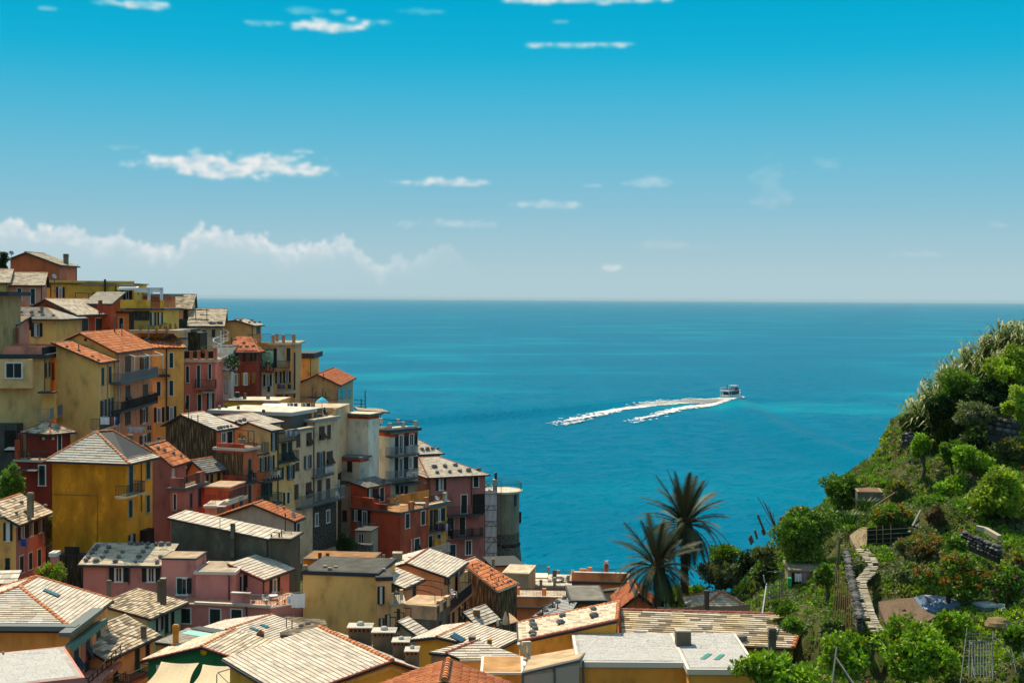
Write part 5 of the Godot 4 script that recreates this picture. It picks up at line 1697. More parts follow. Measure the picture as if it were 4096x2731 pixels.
	house("yellow_house", "narrow yellow house with a terrace slab between red and purple houses", {"c": [1345, 1235], "l": 1300, "r": 1532, "D": 172, "a": 33, "roof": "flat", "slab": .45, "ov": .4, "fascia": lin(.09, .13, .14), "top": lin(.62, .52, .38), "col": lin(.52, .34, .08), "tall": 14})
	WS("s", "skn", [[1354, 1253, 1386, 1467, "dkn"], [1392, 1248, 1420, 1460], [1424, 1242, 1486, 1370, "okw"], [1488, 1233, 1516, 1360]])
	BAL("s", 1340, 1395, 1585, 1490, 1.0, lin(.2, .16, .1))
	RAIL("s", 1345, 1095, 1510, 1172, .2)
	BX("pillar", "s", 1508, 1072, 1540, 1165, -.2, .1, lin(.6, .54, .44))
	for c in [[1420, 1445, .02, .03, .08], [1448, 1475, .03, .06, .2], [1478, 1505, .03, .03, .06], [1508, 1530, .05, .06, .14], [1522, 1545, .6, .62, .66], [1548, 1575, .03, .05, .12]]:
		CLOTH("dark trousers and shirts hung on the narrow yellow house's balcony", "dark washing beside the purple house", c[0], 1395, c[1], 1478, 170.5, lin(c[2], c[3], c[4]))
	CHAIR("pale lounge chair on the terrace slab beside the purple house", 1435, 1165, 172, .8)
	view(10)
	WS("s", "dkw", [[1562, 235, 1618, 400], [1664, 218, 1716, 290, "skw"]])
	BX("yellow_panel", "s", 1645, 280, 1710, 370, .6, .66, lin(.5, .32, .02))
	BAL("s", 1590, 355, 1830, 470, 1.4, lin(.3, .1, .08), "white")
	CLOTH("pale sheet hanging from the lowest white balcony beside the slate roof", "", 1625, 398, 1730, 470, 165, lin(.62, .5, .5))
	# the round tower and the scaffold in front of it
	view(20)
	var D := 190.0
	var c := at(612, 300, D)
	var rr := metres(284, D)
	var base := at(612, 1560, D).y - 2.0
	var t := thing("round_tower", "old round tower with a terrace on top at the sea's edge", "tower", Vector3(c.x, base, c.z - rr))
	var hh := c.y - base
	var m := MB.new()
	var k := metres(1, D)
	m.lathe(Vector3.ZERO, [[rr * 1.25, .0], [rr * 1.14, hh - k * 1080], [rr * 1.05, hh - k * 870], [rr * 1.04, hh - k * 855]], 28)
	part("wall", m, plaster(lin(.30, .27, .22), 3), t)
	m = MB.new()
	m.lathe(Vector3.ZERO, [[rr * 1.03, hh - k * 855], [rr * 1.07, hh - k * 850], [rr * 1.075, hh - k * 815], [rr * 1.02, hh - k * 800]], 28)
	part("stone_band", m, plaster(lin(.13, .12, .10), 2), t)
	m = MB.new()
	m.lathe(Vector3.ZERO, [[rr * 1.02, hh - k * 800], [rr * 1.01, hh - k * 640]], 28)
	part("wall", m, plaster(lin(.26, .23, .19), 3), t)
	m = MB.new()
	m.lathe(Vector3.ZERO, [[rr, hh - k * 645], [rr, hh - .02]], 28)
	part("wall", m, plaster(lin(.30, .28, .21), 1), t)
	m = MB.new()
	m.lathe(Vector3.ZERO, [[rr * .9, hh - .05], [rr * 1.15, hh], [rr * 1.18, hh + k * 20], [rr * 1.18, hh + k * 34], [.0, hh + k * 34]], 36)
	part("terrace_slab", m, plaster(lin(.62, .58, .5)), t)
	m = MB.new()
	for i in 90:
		var a := TAU * i / 90
		var p := Vector3(cos(a) * rr * 1.12, hh + k * 34, sin(a) * rr * 1.12)
		m.box(p - Vector3(.015, 0, .015), p + Vector3(.015, k * 125, .015))
		var a2 := TAU * (i + 1) / 90
		m.bar(p + Vector3(0, k * 125, 0), Vector3(cos(a2) * rr * 1.12, hh + k * 159, sin(a2) * rr * 1.12), .025)
	part("railing", m, mat("rail_teal", lin(.04, .14, .15), .5), t)
	H = {"node": t, "inv": t.transform.affine_inverse(), "w": rr, "d": rr, "h": hh, "base": base}
	var wn := MB.new()
	var wp: Vector3 = t.transform.affine_inverse() * at(828, 435, D - 1.2)
	var wr := Vector3(wp.x, 0, wp.z)
	wn.box(Vector3(-k * 36, -k * 95, -.3), Vector3(k * 36, k * 95, .0))
	var wa := asin(.76)
	var wb := Basis(Vector3.UP, wa)
	var wd := part("window", wn, mat("trim_c", lin(.35, .3, .22), .8), t, Transform3D(wb, Vector3(sin(wa) * rr * .99, wp.y, cos(wa) * rr * .99)))
	part("shutter", shutter_mesh(), shutter_mat("t"), wd, Transform3D(Basis().scaled(Vector3(k * 62, k * 180, .06)), Vector3(0, 0, .03)))
	part("shutter", shutter_mesh(), shutter_mat("k"), t, Transform3D(Basis().scaled(Vector3(k * 36, k * 180, .06)), Vector3(rr * 1.05, wp.y - k * 295, .1)))
	m = MB.new()
	var cf: Vector3 = t.transform.affine_inverse() * at(508, 235, D - 1)
	m.box(cf + Vector3(-k * 32, -.4, -.5), cf + Vector3(k * 32, k * 170, .5))
	part("chimney", m, plaster(lin(.55, .52, .46), 1), t)
	m = MB.new()
	m.lathe(cf + Vector3(k * 12, k * 170, 0), [[k * 20, 0], [k * 20, k * 90], [k * 28, k * 92], [k * 28, k * 102], [0, k * 112]], 10)
	part("flue", m, rail_mat("iron"), t)
	# scaffold with sheeting
	var s := thing("scaffold", "scaffold tower wrapped in pale sheeting before the round tower", "scaffold", at(445, 1320, 184))
	H = {"node": s, "inv": s.transform.affine_inverse(), "w": 1.0, "d": 1.0, "h": 1.0, "base": s.position.y}
	var st := MB.new()
	for x in [350, 540, 606]:
		for z in [.0, -1.2]:
			st.bar(pick("f", x, 1320, z), pick("f", x, 90 if x > 400 else 200, z), .035)
	for y in [100, 175, 300, 478, 550, 725, 800, 975, 1050, 1222]:
		st.bar(pick("f", 350 if y > 90 else 540, y, .06), pick("f", 606 if y < 320 else 540, y, .06), .03)
	for y in [550, 800, 1050, 1310]:
		st.bar(pick("f", 365, y, .08), pick("f", 430, y - 72, .08), .03)
		st.bar(pick("f", 470, y - 72, .08), pick("f", 530, y, .08), .03)
	st.bar(pick("f", 355, 1210, .08), pick("f", 535, 985, .08), .03)
	part("poles", st, mat("scaffold_steel", lin(.06, .08, .1), .5), s)
	var sh := MB.new()
	var n := 6
	for i in n:
		for j in 14:
			var q := []
			for e in [[0, 1], [1, 1], [1, 0], [0, 0]]:
				var fx := lerpf(352, 538, (i + e[0]) / float(n))
				var fy := lerpf(238, 1308, (j + e[1]) / 14.0) + (12 * sin((i + e[0]) * 1.9) if j + e[1] == 0 else .0)
				q.append(pick("f", fx, fy, .02 + .05 * sin((i + e[0]) * 2.1 + (j + e[1]) * .7)))
			sh.quad(q[0], q[1], q[2], q[3])
	var shm := mat("sheeting", lin(.50, .48, .48), .7)
	shm.cull_mode = BaseMaterial3D.CULL_DISABLED
	part("sheeting", sh, shm, s)
	for y in [330, 640, 890, 1130]:
		var bd := MB.new()
		bd.prism([pick("f", 352, y, .0), pick("f", 606, y, .0), pick("f", 606, y, -1.2), pick("f", 352, y, -1.2)], Vector3(0, -.06, 0))
		part("platform", bd, mat("scaffold_board", lin(.22, .23, .24), .8), s)
	CHAIR("white chair at the left edge of the round tower's terrace", 395, 235, 189, 1.2)
	CHAIR("white chair beside the chimney on the round tower's terrace", 470, 225, 189, 1.2)
	house("shade_block", "storeys with shade painted near black between the purple house and the scaffold", {"c": [345, 300], "l": 160, "D": 190, "d": 4, "roof": "flat", "slab": .2, "ov": .1, "col": lin(.035, .03, .03), "tall": 20}, "building")  # near-black colour paints the shade of the set-back storeys
	for y in [375, 620, 890, 1130]:
		BX("floor_slab", "f", 155, y, 345, y + 26, .0, .3, lin(.16, .18, .18))
	WS("f", "gkn", [[165, 300, 258, 358], [268, 300, 338, 358], [165, 398, 258, 560], [268, 398, 338, 560]])

func lower_village() -> void:
	var pink := lin(.47, .235, .235)
	var salmon := lin(.27, .115, .10)
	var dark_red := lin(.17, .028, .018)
	view(3)
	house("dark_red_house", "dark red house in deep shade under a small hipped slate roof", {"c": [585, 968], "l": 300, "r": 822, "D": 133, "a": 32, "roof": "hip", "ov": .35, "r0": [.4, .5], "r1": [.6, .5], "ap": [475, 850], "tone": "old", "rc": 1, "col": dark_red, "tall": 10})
	WS("s", "sgw", [[665, 985, 721, 1190, "dgw"]])
	for x in [503, 620]:
		BX("round_plate", "f" if x < 585 else "s", x - 14, 1025, x + 14, 1055, .0, .03, lin(.55, .5, .42))
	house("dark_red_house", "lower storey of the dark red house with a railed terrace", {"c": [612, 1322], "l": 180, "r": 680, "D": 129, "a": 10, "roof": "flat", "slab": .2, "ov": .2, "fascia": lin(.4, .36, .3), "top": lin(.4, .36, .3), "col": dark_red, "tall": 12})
	RAIL("f", 205, 1195, 600, 1312, .0)
	POSTS("f", [[165, 1055, 212, 1315]], .1, lin(.3, .07, .03))
	CH(230, 975, 1180, 50, 130, "rib", lin(.2, .06, .05))
	WS("f", "dgw", [[443, 1345, 537, 1590]])
	POT("leafy pot plant on the dark red house's shaded terrace", 330, 1300, 129.5, 90)
	POT("small green pot plant at the rail of the dark red house", 460, 1300, 129.3, 50)
	AWNING("f", 215, 1385, 410, 1425, 1.4, mat("fascia", lin(.035, .04, .045), .7))
	house("alley_wall", "alley wall with deep shade put into its colour at the left edge", {"c": [190, 880], "l": -200, "D": 136, "d": 2, "roof": "flat", "slab": .05, "ov": .0, "col": lin(.10, .095, .09), "worn": 1, "tall": 14}, "wall")  # dark wall colour stands in for the shadow of the alley
	BX("arch_shade", "f", 45, 945, 180, 1200, .0, .05, lin(.015, .013, .012))  # flat dark panel, the shade under an archway painted on
	AWNING("f", 40, 1140, 165, 1175, 1.2, mat("awning_cream", lin(.6, .55, .45), .8))
	# the big yellow house with the weathered wall
	house("yellow_house", "big mustard yellow house with a peeling blank wall and a hipped slate roof", {"c": [1487, 1282], "l": 607, "r": 1788, "D": 113, "a": 13, "roof": "hip", "along": "z", "ov": .45, "r0": [.44, .42], "r1": [.55, .72], "ap": [1045, 968], "rc": 0, "rr": .12, "single": 300, "course": .26, "wide": .7, "tone": "pale", "col": lin(.84, .32, .015), "worn": 1, "worn2": 0, "col2": lin(.74, .31, .03), "tall": 15})
	BX("cornice", "f", 600, 1283, 1490, 1340, .0, .12, lin(.30, .27, .20))
	BX("cornice", "s", 1487, 1270, 1792, 1330, .0, .12, lin(.30, .27, .20))
	CH(1525, 992, 1092, 66, 117.5, "rib", lin(.36, .33, .26))
	W("s", 1707, 1290, 1763, 1518, "sgc")
	PIPE("s", 1650, 1290, 1900, mat("pipe_ochre", lin(.2, .11, .02), .6))
	view(6)
	WS("s", "sgc", [[1718, -125, 1785, 305, "dtc"], [1716, 388, 1776, 632], [1954, 323, 2011, 566], [1718, 860, 1802, 1000, "okn"], [1950, -160, 2012, 115]])
	BAL("s", 1695, 180, 1955, 350, 1.0, lin(.55, .45, .3))
	BARS("pipe_run", "f", [[695, 325, 1305, 342], [1305, 342, 1300, 1000]], .02, mat("pipe_ochre", lin(.2, .11, .02), .6), .02)
	BX("shed_door", "s", 1950, 795, 2068, 1000, .0, .5, lin(.03, .012, .01))
	house("alley_wall", "grey stone wall in the alley between the mustard house and the pink corner house", {"c": [748, 640], "l": 610, "D": 121, "d": 2, "roof": "flat", "slab": .1, "ov": .02, "col": lin(.2, .19, .17), "worn": 3, "tall": 12}, "wall")
	house("garden_wall", "low ivy-dark garden wall at the foot of the mustard house", {"c": [1118, 1150], "l": 735, "D": 111, "d": 1.0, "roof": "flat", "slab": .08, "ov": .03, "col": lin(.14, .13, .11), "worn": 2, "tall": 8}, "wall")
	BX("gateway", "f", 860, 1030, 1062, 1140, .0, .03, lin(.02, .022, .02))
	# salmon house beside the mustard one
	view(4)
	house("salmon_house", "salmon house with a sloping orange roof beside the mustard house", {"c": [247, 1048], "l": -20, "r": 420, "D": 132, "a": 8, "ap": [-20, 830], "ua": .0, "roof": "gz", "tile": "clay", "ov": .3, "verge": 0, "course": .6, "wide": .5, "col": salmon, "col2": lin(.37, .15, .13), "tall": 15})
	STONES("stone on the salmon house's sloping orange roof", "stones on the salmon house roof", [[88, 858], [165, 886], [272, 920], [360, 952]], 134, 0, .26)
	WS("s", "gww", [[254, 1093, 278, 1197]])
	house("salmon_house", "lower salmon block with a railed terrace and slim blue shutters", {"c": [395, 1358], "l": 235, "r": 640, "D": 130, "a": 12, "roof": "flat", "slab": .25, "ov": .3, "fascia": lin(.08, .09, .1), "top": lin(.5, .4, .3), "col": lin(.37, .155, .135), "tall": 13})
	RAIL("s", 402, 1170, 580, 1290, .1)
	BX("parapet", "s", 420, 1060, 640, 1140, -3.5, -3.3, salmon)
	BX("pillar", "s", 568, 1135, 640, 1275, -.3, .05, salmon)
	BX("parapet", "f", 232, 1210, 400, 1340, -.2, .0, salmon)
	WS("s", "stn", [[463, 1385, 492, 1560], [564, 1335, 598, 1540]])
	view(8)
	WS("f", "gww", [[306, 45, 356, 265, "dww"]])
	WS("s", "stn", [[640, -30, 684, 215]])
	RAIL("f", 280, 265, 425, 365, .6)
	house("salmon_annex", "pale salmon annex with a small tiled roof terrace and red railing", {"c": [878, 240], "l": 735, "D": 127, "a": 0, "d": 3, "roof": "flat", "slab": .22, "ov": .15, "fascia": lin(.6, .5, .45), "top": lin(.6, .55, .45), "col": lin(.58, .27, .20), "tall": 8}, "building")
	RAIL("f", 735, 60, 875, 190, -1.0, "red")
	view(4)
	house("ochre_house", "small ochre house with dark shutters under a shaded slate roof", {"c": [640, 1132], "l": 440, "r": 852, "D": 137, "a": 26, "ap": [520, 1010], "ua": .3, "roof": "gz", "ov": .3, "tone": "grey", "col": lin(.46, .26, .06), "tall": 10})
	WS("s", "sgn", [[652, 1170, 686, 1320], [702, 1160, 738, 1322], [783, 1142, 822, 1320]])
	house("red_house", "orange-red house front with a white balcony slab below the weathered wall", {"c": [925, 1330], "l": 640, "r": 1110, "D": 133, "a": 10, "roof": "flat", "slab": .12, "ov": .1, "top": lin(.5, .4, .3), "col": lin(.50, .12, .045), "tall": 12})
	BAL("s", 925, 1330, 1145, 1490, 1.0, lin(.62, .56, .48), "iron", .3)
	WS("s", "stn", [[960, 1490, 985, 1580], [1050, 1470, 1085, 1570]])
	# gable with the red-orange roof, long concrete shed
	view(8)
	house("gable_house", "pale grey gabled house with a rough bright orange roof", {"c": [1925, 405], "l": 895, "yl": 362, "r": 2018, "D": 122, "a": 12, "ap": [1395, 190], "roof": "gz", "tile": "clay", "ov": .3, "verge": 0, "course": .36, "wide": .3, "col": lin(.50, .42, .36), "tall": 10, "single": 200})
	STONES("stone in the row along the edge of the rough orange roof", "row of stones on the rough orange roof", [[1915, 275], [1920, 300], [1922, 320], [1925, 345], [1930, 365]], 123, 0, .2)
	CH(960, 222, 345, 110, 125, "box", lin(.22, .2, .17)); CH(1795, 228, 300, 26, 124, "box", lin(.42, .12, .05)); CH(1815, 310, 590, 22, 121, "pipe", lin(.1, .07, .06))
	DISH(1688, 165, 124, 70, .05, .7)
	WS("s", "skn", [[1930, 425, 1958, 560], [1962, 430, 2010, 640, "dkw"]])
	house("concrete_shed", "long dark concrete wall under a single pale sloping roof", {"c": [1560, 655], "l": 280, "D": 112, "a": 8, "d": 3.6, "ap": [280, 385], "ua": .0, "roof": "gz", "ov": .25, "ridge": false, "tone": "pale", "course": .5, "wide": .9, "single": 150, "col": lin(.115, .125, .10), "worn": 1, "tall": 9}, "building")
	BX("flue", "f", 1078, 460, 1122, 905, .0, .4, plaster(lin(.12, .13, .11), 1))
	CH(1101, 446, 560, 48, 111.5, "rib", lin(.17, .18, .15)); CH(936, 388, 510, 14, 111.8, "pipe", lin(.1, .1, .1))
	house("concrete_shed", "flat dark roof at the right end of the long concrete wall", {"c": [1870, 672], "l": 1562, "D": 112, "a": 8, "d": 3, "roof": "flat", "slab": .14, "ov": .25, "top": lin(.45, .4, .34), "fascia": lin(.03, .03, .03), "col": lin(.125, .13, .105), "worn": 1, "tall": 9}, "building")
	PIPE("f", 1612, 690, 1010, mat("pipe_grey", lin(.15, .15, .16), .5), .04)
	CH(1765, 535, 640, 26, 112.5, "pipe", lin(.2, .2, .2)); CH(1733, 580, 645, 20, 112.5, "box", lin(.03, .03, .03)); CH(1628, 600, 645, 18, 112.5, "box", lin(.03, .03, .03))
	BARS("railing", "f", [[1600, 568, 1900, 572], [1600, 605, 1900, 610], [1690, 568, 1690, 610], [1800, 568, 1800, 610], [1900, 572, 1900, 610]], -2.0, rail_mat("iron"), .025)
	# the long pink house in front
	view(6)
	house("pink_house", "long pink house with a stone-studded dark slate roof, half in shade", {"c": [2170, 1278], "l": 1112, "D": 108, "a": 3, "d": 3.7, "roof": "gx", "ap": [2290, 1002], "zr": .97, "ov": .3, "rc": 2, "ridge": false, "course": .21, "wide": .6, "thick": .03, "single": 300, "col": pink, "tall": 10})
	STONES("dark round stone on the pink house's half shaded slates", "stones on the pink house's dark slates", [[1300, 1028], [1268, 1070], [1228, 1115], [1180, 1175], [1145, 1210], [1455, 1045], [1425, 1100], [1370, 1165], [1288, 1222], [1640, 1103], [1590, 1170], [1543, 1228], [1920, 1100], [1970, 1040], [1862, 1170], [1815, 1230], [1755, 987], [1840, 995], [1905, 990], [1985, 992], [2090, 998], [2165, 997], [2255, 995], [2150, 1170], [2105, 1238]], 110, 0, .24)
	WS("f", "okw", [[1467, 1288, 1717, 1500], [1905, 1293, 2150, 1502]])
	PIPE("f", 1732, 1290, 1530, null, .05)
	view(8)
	house("pink_block", "middle block of the pink house with a flat sunlit lead roof", {"c": [610, 938], "l": 150, "D": 107, "a": 3, "d": 3, "roof": "flat", "slab": .1, "ov": .08, "top": lin(.45, .38, .29), "fascia": lin(.03, .035, .05), "col": pink, "tall": 10})
	W("f", 345, 1168, 508, 1407, "gww")
	part("shutter", shutter_mesh(), shutter_mat("g"), H.node, Transform3D(facing("f").scaled_local(Vector3(metres(68, 107), metres(205, 107), .05)), pick("f", 392, 1288, .06)))
	part("shutter", shutter_mesh(), shutter_mat("k"), H.node, Transform3D(facing("f").scaled_local(Vector3(metres(62, 107), metres(205, 107), .05)), pick("f", 520, 1288, .1)))
	house("pink_block", "right block of the pink house with a white-edged flat roof", {"c": [1130, 1138], "l": 608, "D": 106.4, "a": 3, "d": 4, "roof": "flat", "slab": .24, "ov": .12, "top": lin(.46, .40, .33), "fascia": lin(.55, .52, .47), "col": pink, "tall": 8})
	PIPE("f", 1062, 1165, 1520, null, .05)
	house("pink_block", "porch wing of the pink house under a sloping slate roof", {"c": [1505, 1190], "l": 1108, "r": 1868, "D": 107.5, "a": 20, "ap": [1108, 1010], "ua": .0, "roof": "gz", "ov": .3, "verge": 1, "ridge": false, "tone": "pale", "course": .34, "wide": .8, "single": 120, "col": pink, "tall": 7})
	WS("f", "okw", [[1095, 1130, 1310, 1388]])
	WS("s", "dkn", [[1600, 1185, 1640, 1375], [1642, 1180, 1700, 1372, "gkw"], [1702, 1160, 1742, 1365]])
	PIPE("s", 1512, 1200, 1395, null, .05)
	view(9)
	house("pink_terrace", "pink terrace block with white framed shuttered windows and a white rim", {"c": [1605, 530], "l": 395, "D": 104, "a": 10, "d": 5, "roof": "flat", "slab": .1, "ov": .12, "fascia": lin(.6, .55, .5), "top": lin(.5, .3, .2), "col": pink, "tall": 7}, "terrace")
	WS("f", "sgw", [[400, 517, 555, 727], [785, 523, 958, 764], [1074, 530, 1246, 768]])
	BX("ledge", "f", 585, 470, 1605, 500, .0, .35, lin(.58, .52, .47))
	BX("parapet", "f", 1085, 335, 1330, 478, -.25, .02, pink)
	BX("coping", "f", 1078, 322, 1335, 336, -.3, .08, lin(.62, .58, .52))
	RAIL("f", 1335, 352, 1605, 510, .0, "grey")
	PIPE("f", 1300, 520, 740, null, .05)
	house("pink_terrace", "right flank of the pink terrace block, railed and hung with a white sheet", {"c": [1612, 535], "w": 3.0, "r": 2110, "D": 104, "a": 46, "roof": "flat", "slab": .1, "ov": .1, "fascia": lin(.6, .55, .5), "top": lin(.5, .3, .2), "col": pink, "tall": 6}, "terrace")
	RAIL("s", 1615, 340, 2075, 490, .0, "grey")
	CLOTH("large white sheet hung over the pink terrace's railing", "", 1900, 330, 2080, 535, 104.2, lin(.74, .74, .76))
	CLOTH("pale blue cloth hung left of the white sheet on the pink terrace", "", 1845, 362, 1900, 470, 104.4, lin(.5, .6, .7))
	POT("red geranium in a clay pot on the pink terrace's wall corner", 1310, 312, 104, 66, Color(.7, .03, .02))
	POT("purple and red flowers in a pot on the pink terrace's front rail", 1545, 375, 104.2, 75, Color(.45, .02, .25))
	POT("pink and red geraniums on the pink terrace's right rail", 1760, 330, 105.5, 75, Color(.75, .04, .10))
	POT("leafy plant in a clay pot on the pink terrace's floor, left of the white chairs", 1385, 480, 104.8, 120)
	POT("yellow-green pot plant at the foot of the pink terrace's railing", 1560, 490, 104.3, 66, Color(.4, .35, .05))
	POT("red flowering pot on the pink terrace's floor near the sheet", 1712, 480, 105.0, 60, Color(.6, .03, .03))
	POT("small plant in a clay pot left of the white sheet", 1810, 455, 105.5, 45)
	CHAIR("white plastic chair left of the table on the pink terrace", 1545, 470, 106, .6)
	CHAIR("white plastic chair behind the table on the pink terrace", 1640, 430, 107.5, -.4)
	TABLE("white plastic table on the pink flowered terrace", 1650, 450, 106.5, lin(.68, .68, .66), .9)
	# pink and yellow corner house at the left edge
	view(6)
	house("corner_house", "corner house at the left edge, yellow front and pink flank under old slates", {"c": [206, 700], "l": -240, "r": 614, "D": 112, "a": 4, "ap": [-150, 480], "ua": .12, "roof": "gz", "ov": .45, "tone": "old", "course": .30, "wide": .6, "single": 200, "col": lin(.64, .43, .16), "col2": lin(.44, .215, .215), "tall": 15})
	CH(402, 298, 555, 84, 114, "rib", lin(.36, .33, .27))
	STONES("stone on the corner house's old slates at the left edge", "stones on the corner house roof", [[20, 645], [212, 578], [282, 435], [347, 568], [605, 485]], 114, 0, .24)
	WS("s", "okw", [[232, 690, 348, 928], [350, 658, 468, 888], [474, 618, 582, 842], [248, 1140, 312, 1378, "sgw"], [371, 1096, 429, 1332, "sgw"], [489, 1050, 546, 1287, "sgw"]])
	WS("f", "okw", [[42, 708, 163, 952], [62, 1178, 130, 1400, "agn"]])
	PIPE("s", 608, 600, 1350, null, .06)
	BX("cornice", "s", 210, 672, 612, 700, .0, .2, lin(.5, .44, .36))
	CLOTH("blue cloth hanging from a window of the pink corner house", "", 268, 918, 345, 1030, 112.3, lin(.02, .08, .34))
	house("pink_gatepost", "short pink wall with a round white coping in the alley", {"c": [735, 1165], "l": 665, "D": 106, "d": 1, "roof": "flat", "slab": .3, "ov": .08, "fascia": lin(.6, .58, .55), "top": lin(.6, .58, .55), "col": lin(.5, .22, .2), "tall": 6}, "wall")
	# tall plain tan block, its annex, the courtyard behind and the slate-roofed peach house
	view(10)
	house("ochre_house", "dark ochre courtyard walls with ribbed chimneys behind the tan block", {"c": [905, 545], "l": 95, "D": 124, "a": 6, "d": 4, "roof": "flat", "slab": .1, "ov": .05, "fascia": lin(.1, .1, .1), "top": lin(.3, .2, .1), "col": lin(.38, .19, .018), "tall": 8}, "building")
	CH(290, 438, 540, 42, 124, "rib", lin(.36, .20, .05)); CH(380, 443, 545, 42, 124, "rib", lin(.36, .20, .05)); CH(865, 495, 590, 42, 120, "rib", lin(.36, .20, .05))
	slab_house("canopy", "white vaulted canopy over the dark ochre courtyard", [[378, 600, 117], [730, 622, 117], [835, 550, 120], [470, 520]], {"tile": "sheet", "top": lin(.74, .72, .68), "tall": .0, "no_gutter": true, "fascia": lin(.62, .62, .6)}, "canopy")
	for x in [385, 725]:
		var pm := MB.new()
		var pf: Vector3 = H.inv * at(x, 606, 117.2)
		pm.bar(pf - Vector3(0, 2.4, 0), pf, .04)
		part("post", pm, rail_mat("iron"), H.node)
	house("tan_block", "tall plain tan block with a dark flat roof edge and four ribbed chimneys", {"c": [968, 728], "l": 92, "D": 105, "a": 8, "d": 6, "roof": "flat", "slab": .3, "ov": .1, "fascia": lin(.03, .035, .05), "top": lin(.1, .1, .1), "col": lin(.80, .48, .19), "tall": 13})
	CH(117, 583, 690, 56, 106, "rib", lin(.5, .44, .33)); CH(350, 590, 700, 52, 107, "rib", lin(.5, .46, .38)); CH(407, 613, 705, 50, 106, "rib", lin(.5, .46, .38)); CH(475, 595, 705, 52, 107, "rib", lin(.5, .46, .38)); CH(708, 620, 712, 72, 107, "rib", lin(.22, .15, .1))
	house("tan_block", "right flank of the tan block with one shuttered window and a balcony", {"c": [1132, 768], "l": 966, "D": 104.6, "a": -10, "d": 5, "roof": "flat", "slab": .3, "ov": .12, "fascia": lin(.03, .035, .05), "top": lin(.1, .1, .1), "col": lin(.66, .46, .24), "tall": 13})
	CH(1040, 625, 725, 48, 106.5, "rib", lin(.5, .46, .38))
	WS("f", "okn", [[968, 835, 1052, 1045], [982, 1210, 1050, 1330, "obn"], [1055, 1165, 1138, 1330, "obn"]])
	house("balcony_block", "small concrete balcony with a planter between the tan block and the terrace", {"c": [1290, 1060], "l": 1128, "D": 104, "a": -8, "d": 3, "roof": "flat", "slab": .14, "ov": .1, "fascia": lin(.4, .35, .28), "top": lin(.4, .35, .28), "col": lin(.6, .42, .22), "tall": 9}, "building")
	RAIL("f", 1140, 910, 1240, 1050, .0, "grey")
	POSTS("f", [[1132, 920, 1160, 1060], [1232, 880, 1270, 1000]], .1, lin(.62, .5, .36))
	POT("green planter behind the small concrete balcony's rail", 1190, 920, 103.8, 60, Color(0, 0, 0), "", false)
	WS("f", "dbn", [[1195, 1100, 1235, 1350]])
	BARS("clothes_frame", "f", [[1160, 1138, 1280, 1150, .5, .5], [1270, 1090, 1365, 1095, .5, .5], [1278, 1150, 1275, 1400, .5, .5], [1363, 1095, 1360, 1370, .5, .5], [1185, 1200, 1110, 1200, .5, .5], [1185, 1200, 1185, 1400, .5, .5]], .5, rail_mat("iron"), .03)
	RAIL("f", 1170, 1290, 1365, 1420, 1.2)
	house("peach_house", "peach house with a broad pale slate gable over the harbour lanes", {"c": [1748, 708], "l": 845, "yl": 688, "r": 1958, "D": 113, "a": 12, "ap": [1325, 562], "roof": "gz", "ov": .45, "tone": "pale", "rc": 1, "course": .28, "wide": .6, "single": 300, "col": lin(.62, .40, .22), "tall": 13})
	CH(1040, 462, 540, 34, 116, "rib", lin(.3, .26, .22)); CH(1203, 445, 530, 108, 116, "box", lin(.3, .28, .25)); CH(1248, 605, 655, 20, 112, "pipe", lin(.4, .12, .06)); CH(875, 632, 685, 20, 112, "pipe", lin(.4, .12, .06))
	WS("s", "stn", [[1755, 752, 1776, 806], [1787, 728, 1813, 806], [1880, 665, 1912, 905, "dkn"], [1915, 660, 1935, 900, "gkw"], [1936, 655, 1960, 895, "dkn"]])
	BAL("s", 1828, 900, 2085, 1055, 1.4, lin(.45, .2, .12))
	BX("parapet", "s", 1940, 690, 2035, 870, .2, .4, lin(.62, .42, .25))
	CHAIR("white reclining chair on the peach house's balcony", 1865, 975, 111.5, .9)
	WS("s", "stn", [[1846, 1095, 1872, 1352], [1918, 1045, 1942, 1332, "atn"], [1980, 1000, 2006, 1272]])
	BARS("clothes_frame", "s", [[1830, 705, 1960, 715, .8, .8], [1900, 1105, 2010, 1110, .7, .7], [1965, 1060, 2070, 1062, .7, .7], [2070, 1062, 2070, 1280, .7, .7]], .7, rail_mat("iron"), .025)
	house("peach_wing", "lower pale slate wing in front of the peach gable", {"c": [1262, 842], "l": 850, "r": 1452, "D": 108, "a": 20, "ap": [960, 714], "roof": "gz", "ov": .35, "tone": "pale", "rc": 1, "course": .34, "wide": .8, "single": 150, "col": lin(.2, .19, .17), "col2": lin(.62, .40, .24), "tall": 10})
	WS("s", "dgn", [[1383, 812, 1417, 1056]])
	house("peach_terrace", "peach terrace with pale parapets and bare arched iron hoops", {"c": [1655, 1085], "l": 1265, "r": 1822, "D": 104, "a": 16, "roof": "flat", "slab": .1, "ov": .05, "top": lin(.55, .45, .32), "col": lin(.22, .20, .17), "worn": 1, "tall": 9}, "terrace")
	BX("parapet", "f", 1265, 1072, 1655, 1222, -.2, .04, lin(.66, .46, .31))
	BX("coping", "f", 1262, 1060, 1660, 1074, -.25, .08, lin(.72, .6, .48))
	POSTS("s", [[1705, 998, 1742, 1130], [1788, 950, 1825, 1070]], .06, lin(.66, .48, .33))
	RAIL("s", 1660, 1030, 1705, 1140, .0)
	RAIL("s", 1742, 985, 1790, 1100, .0)
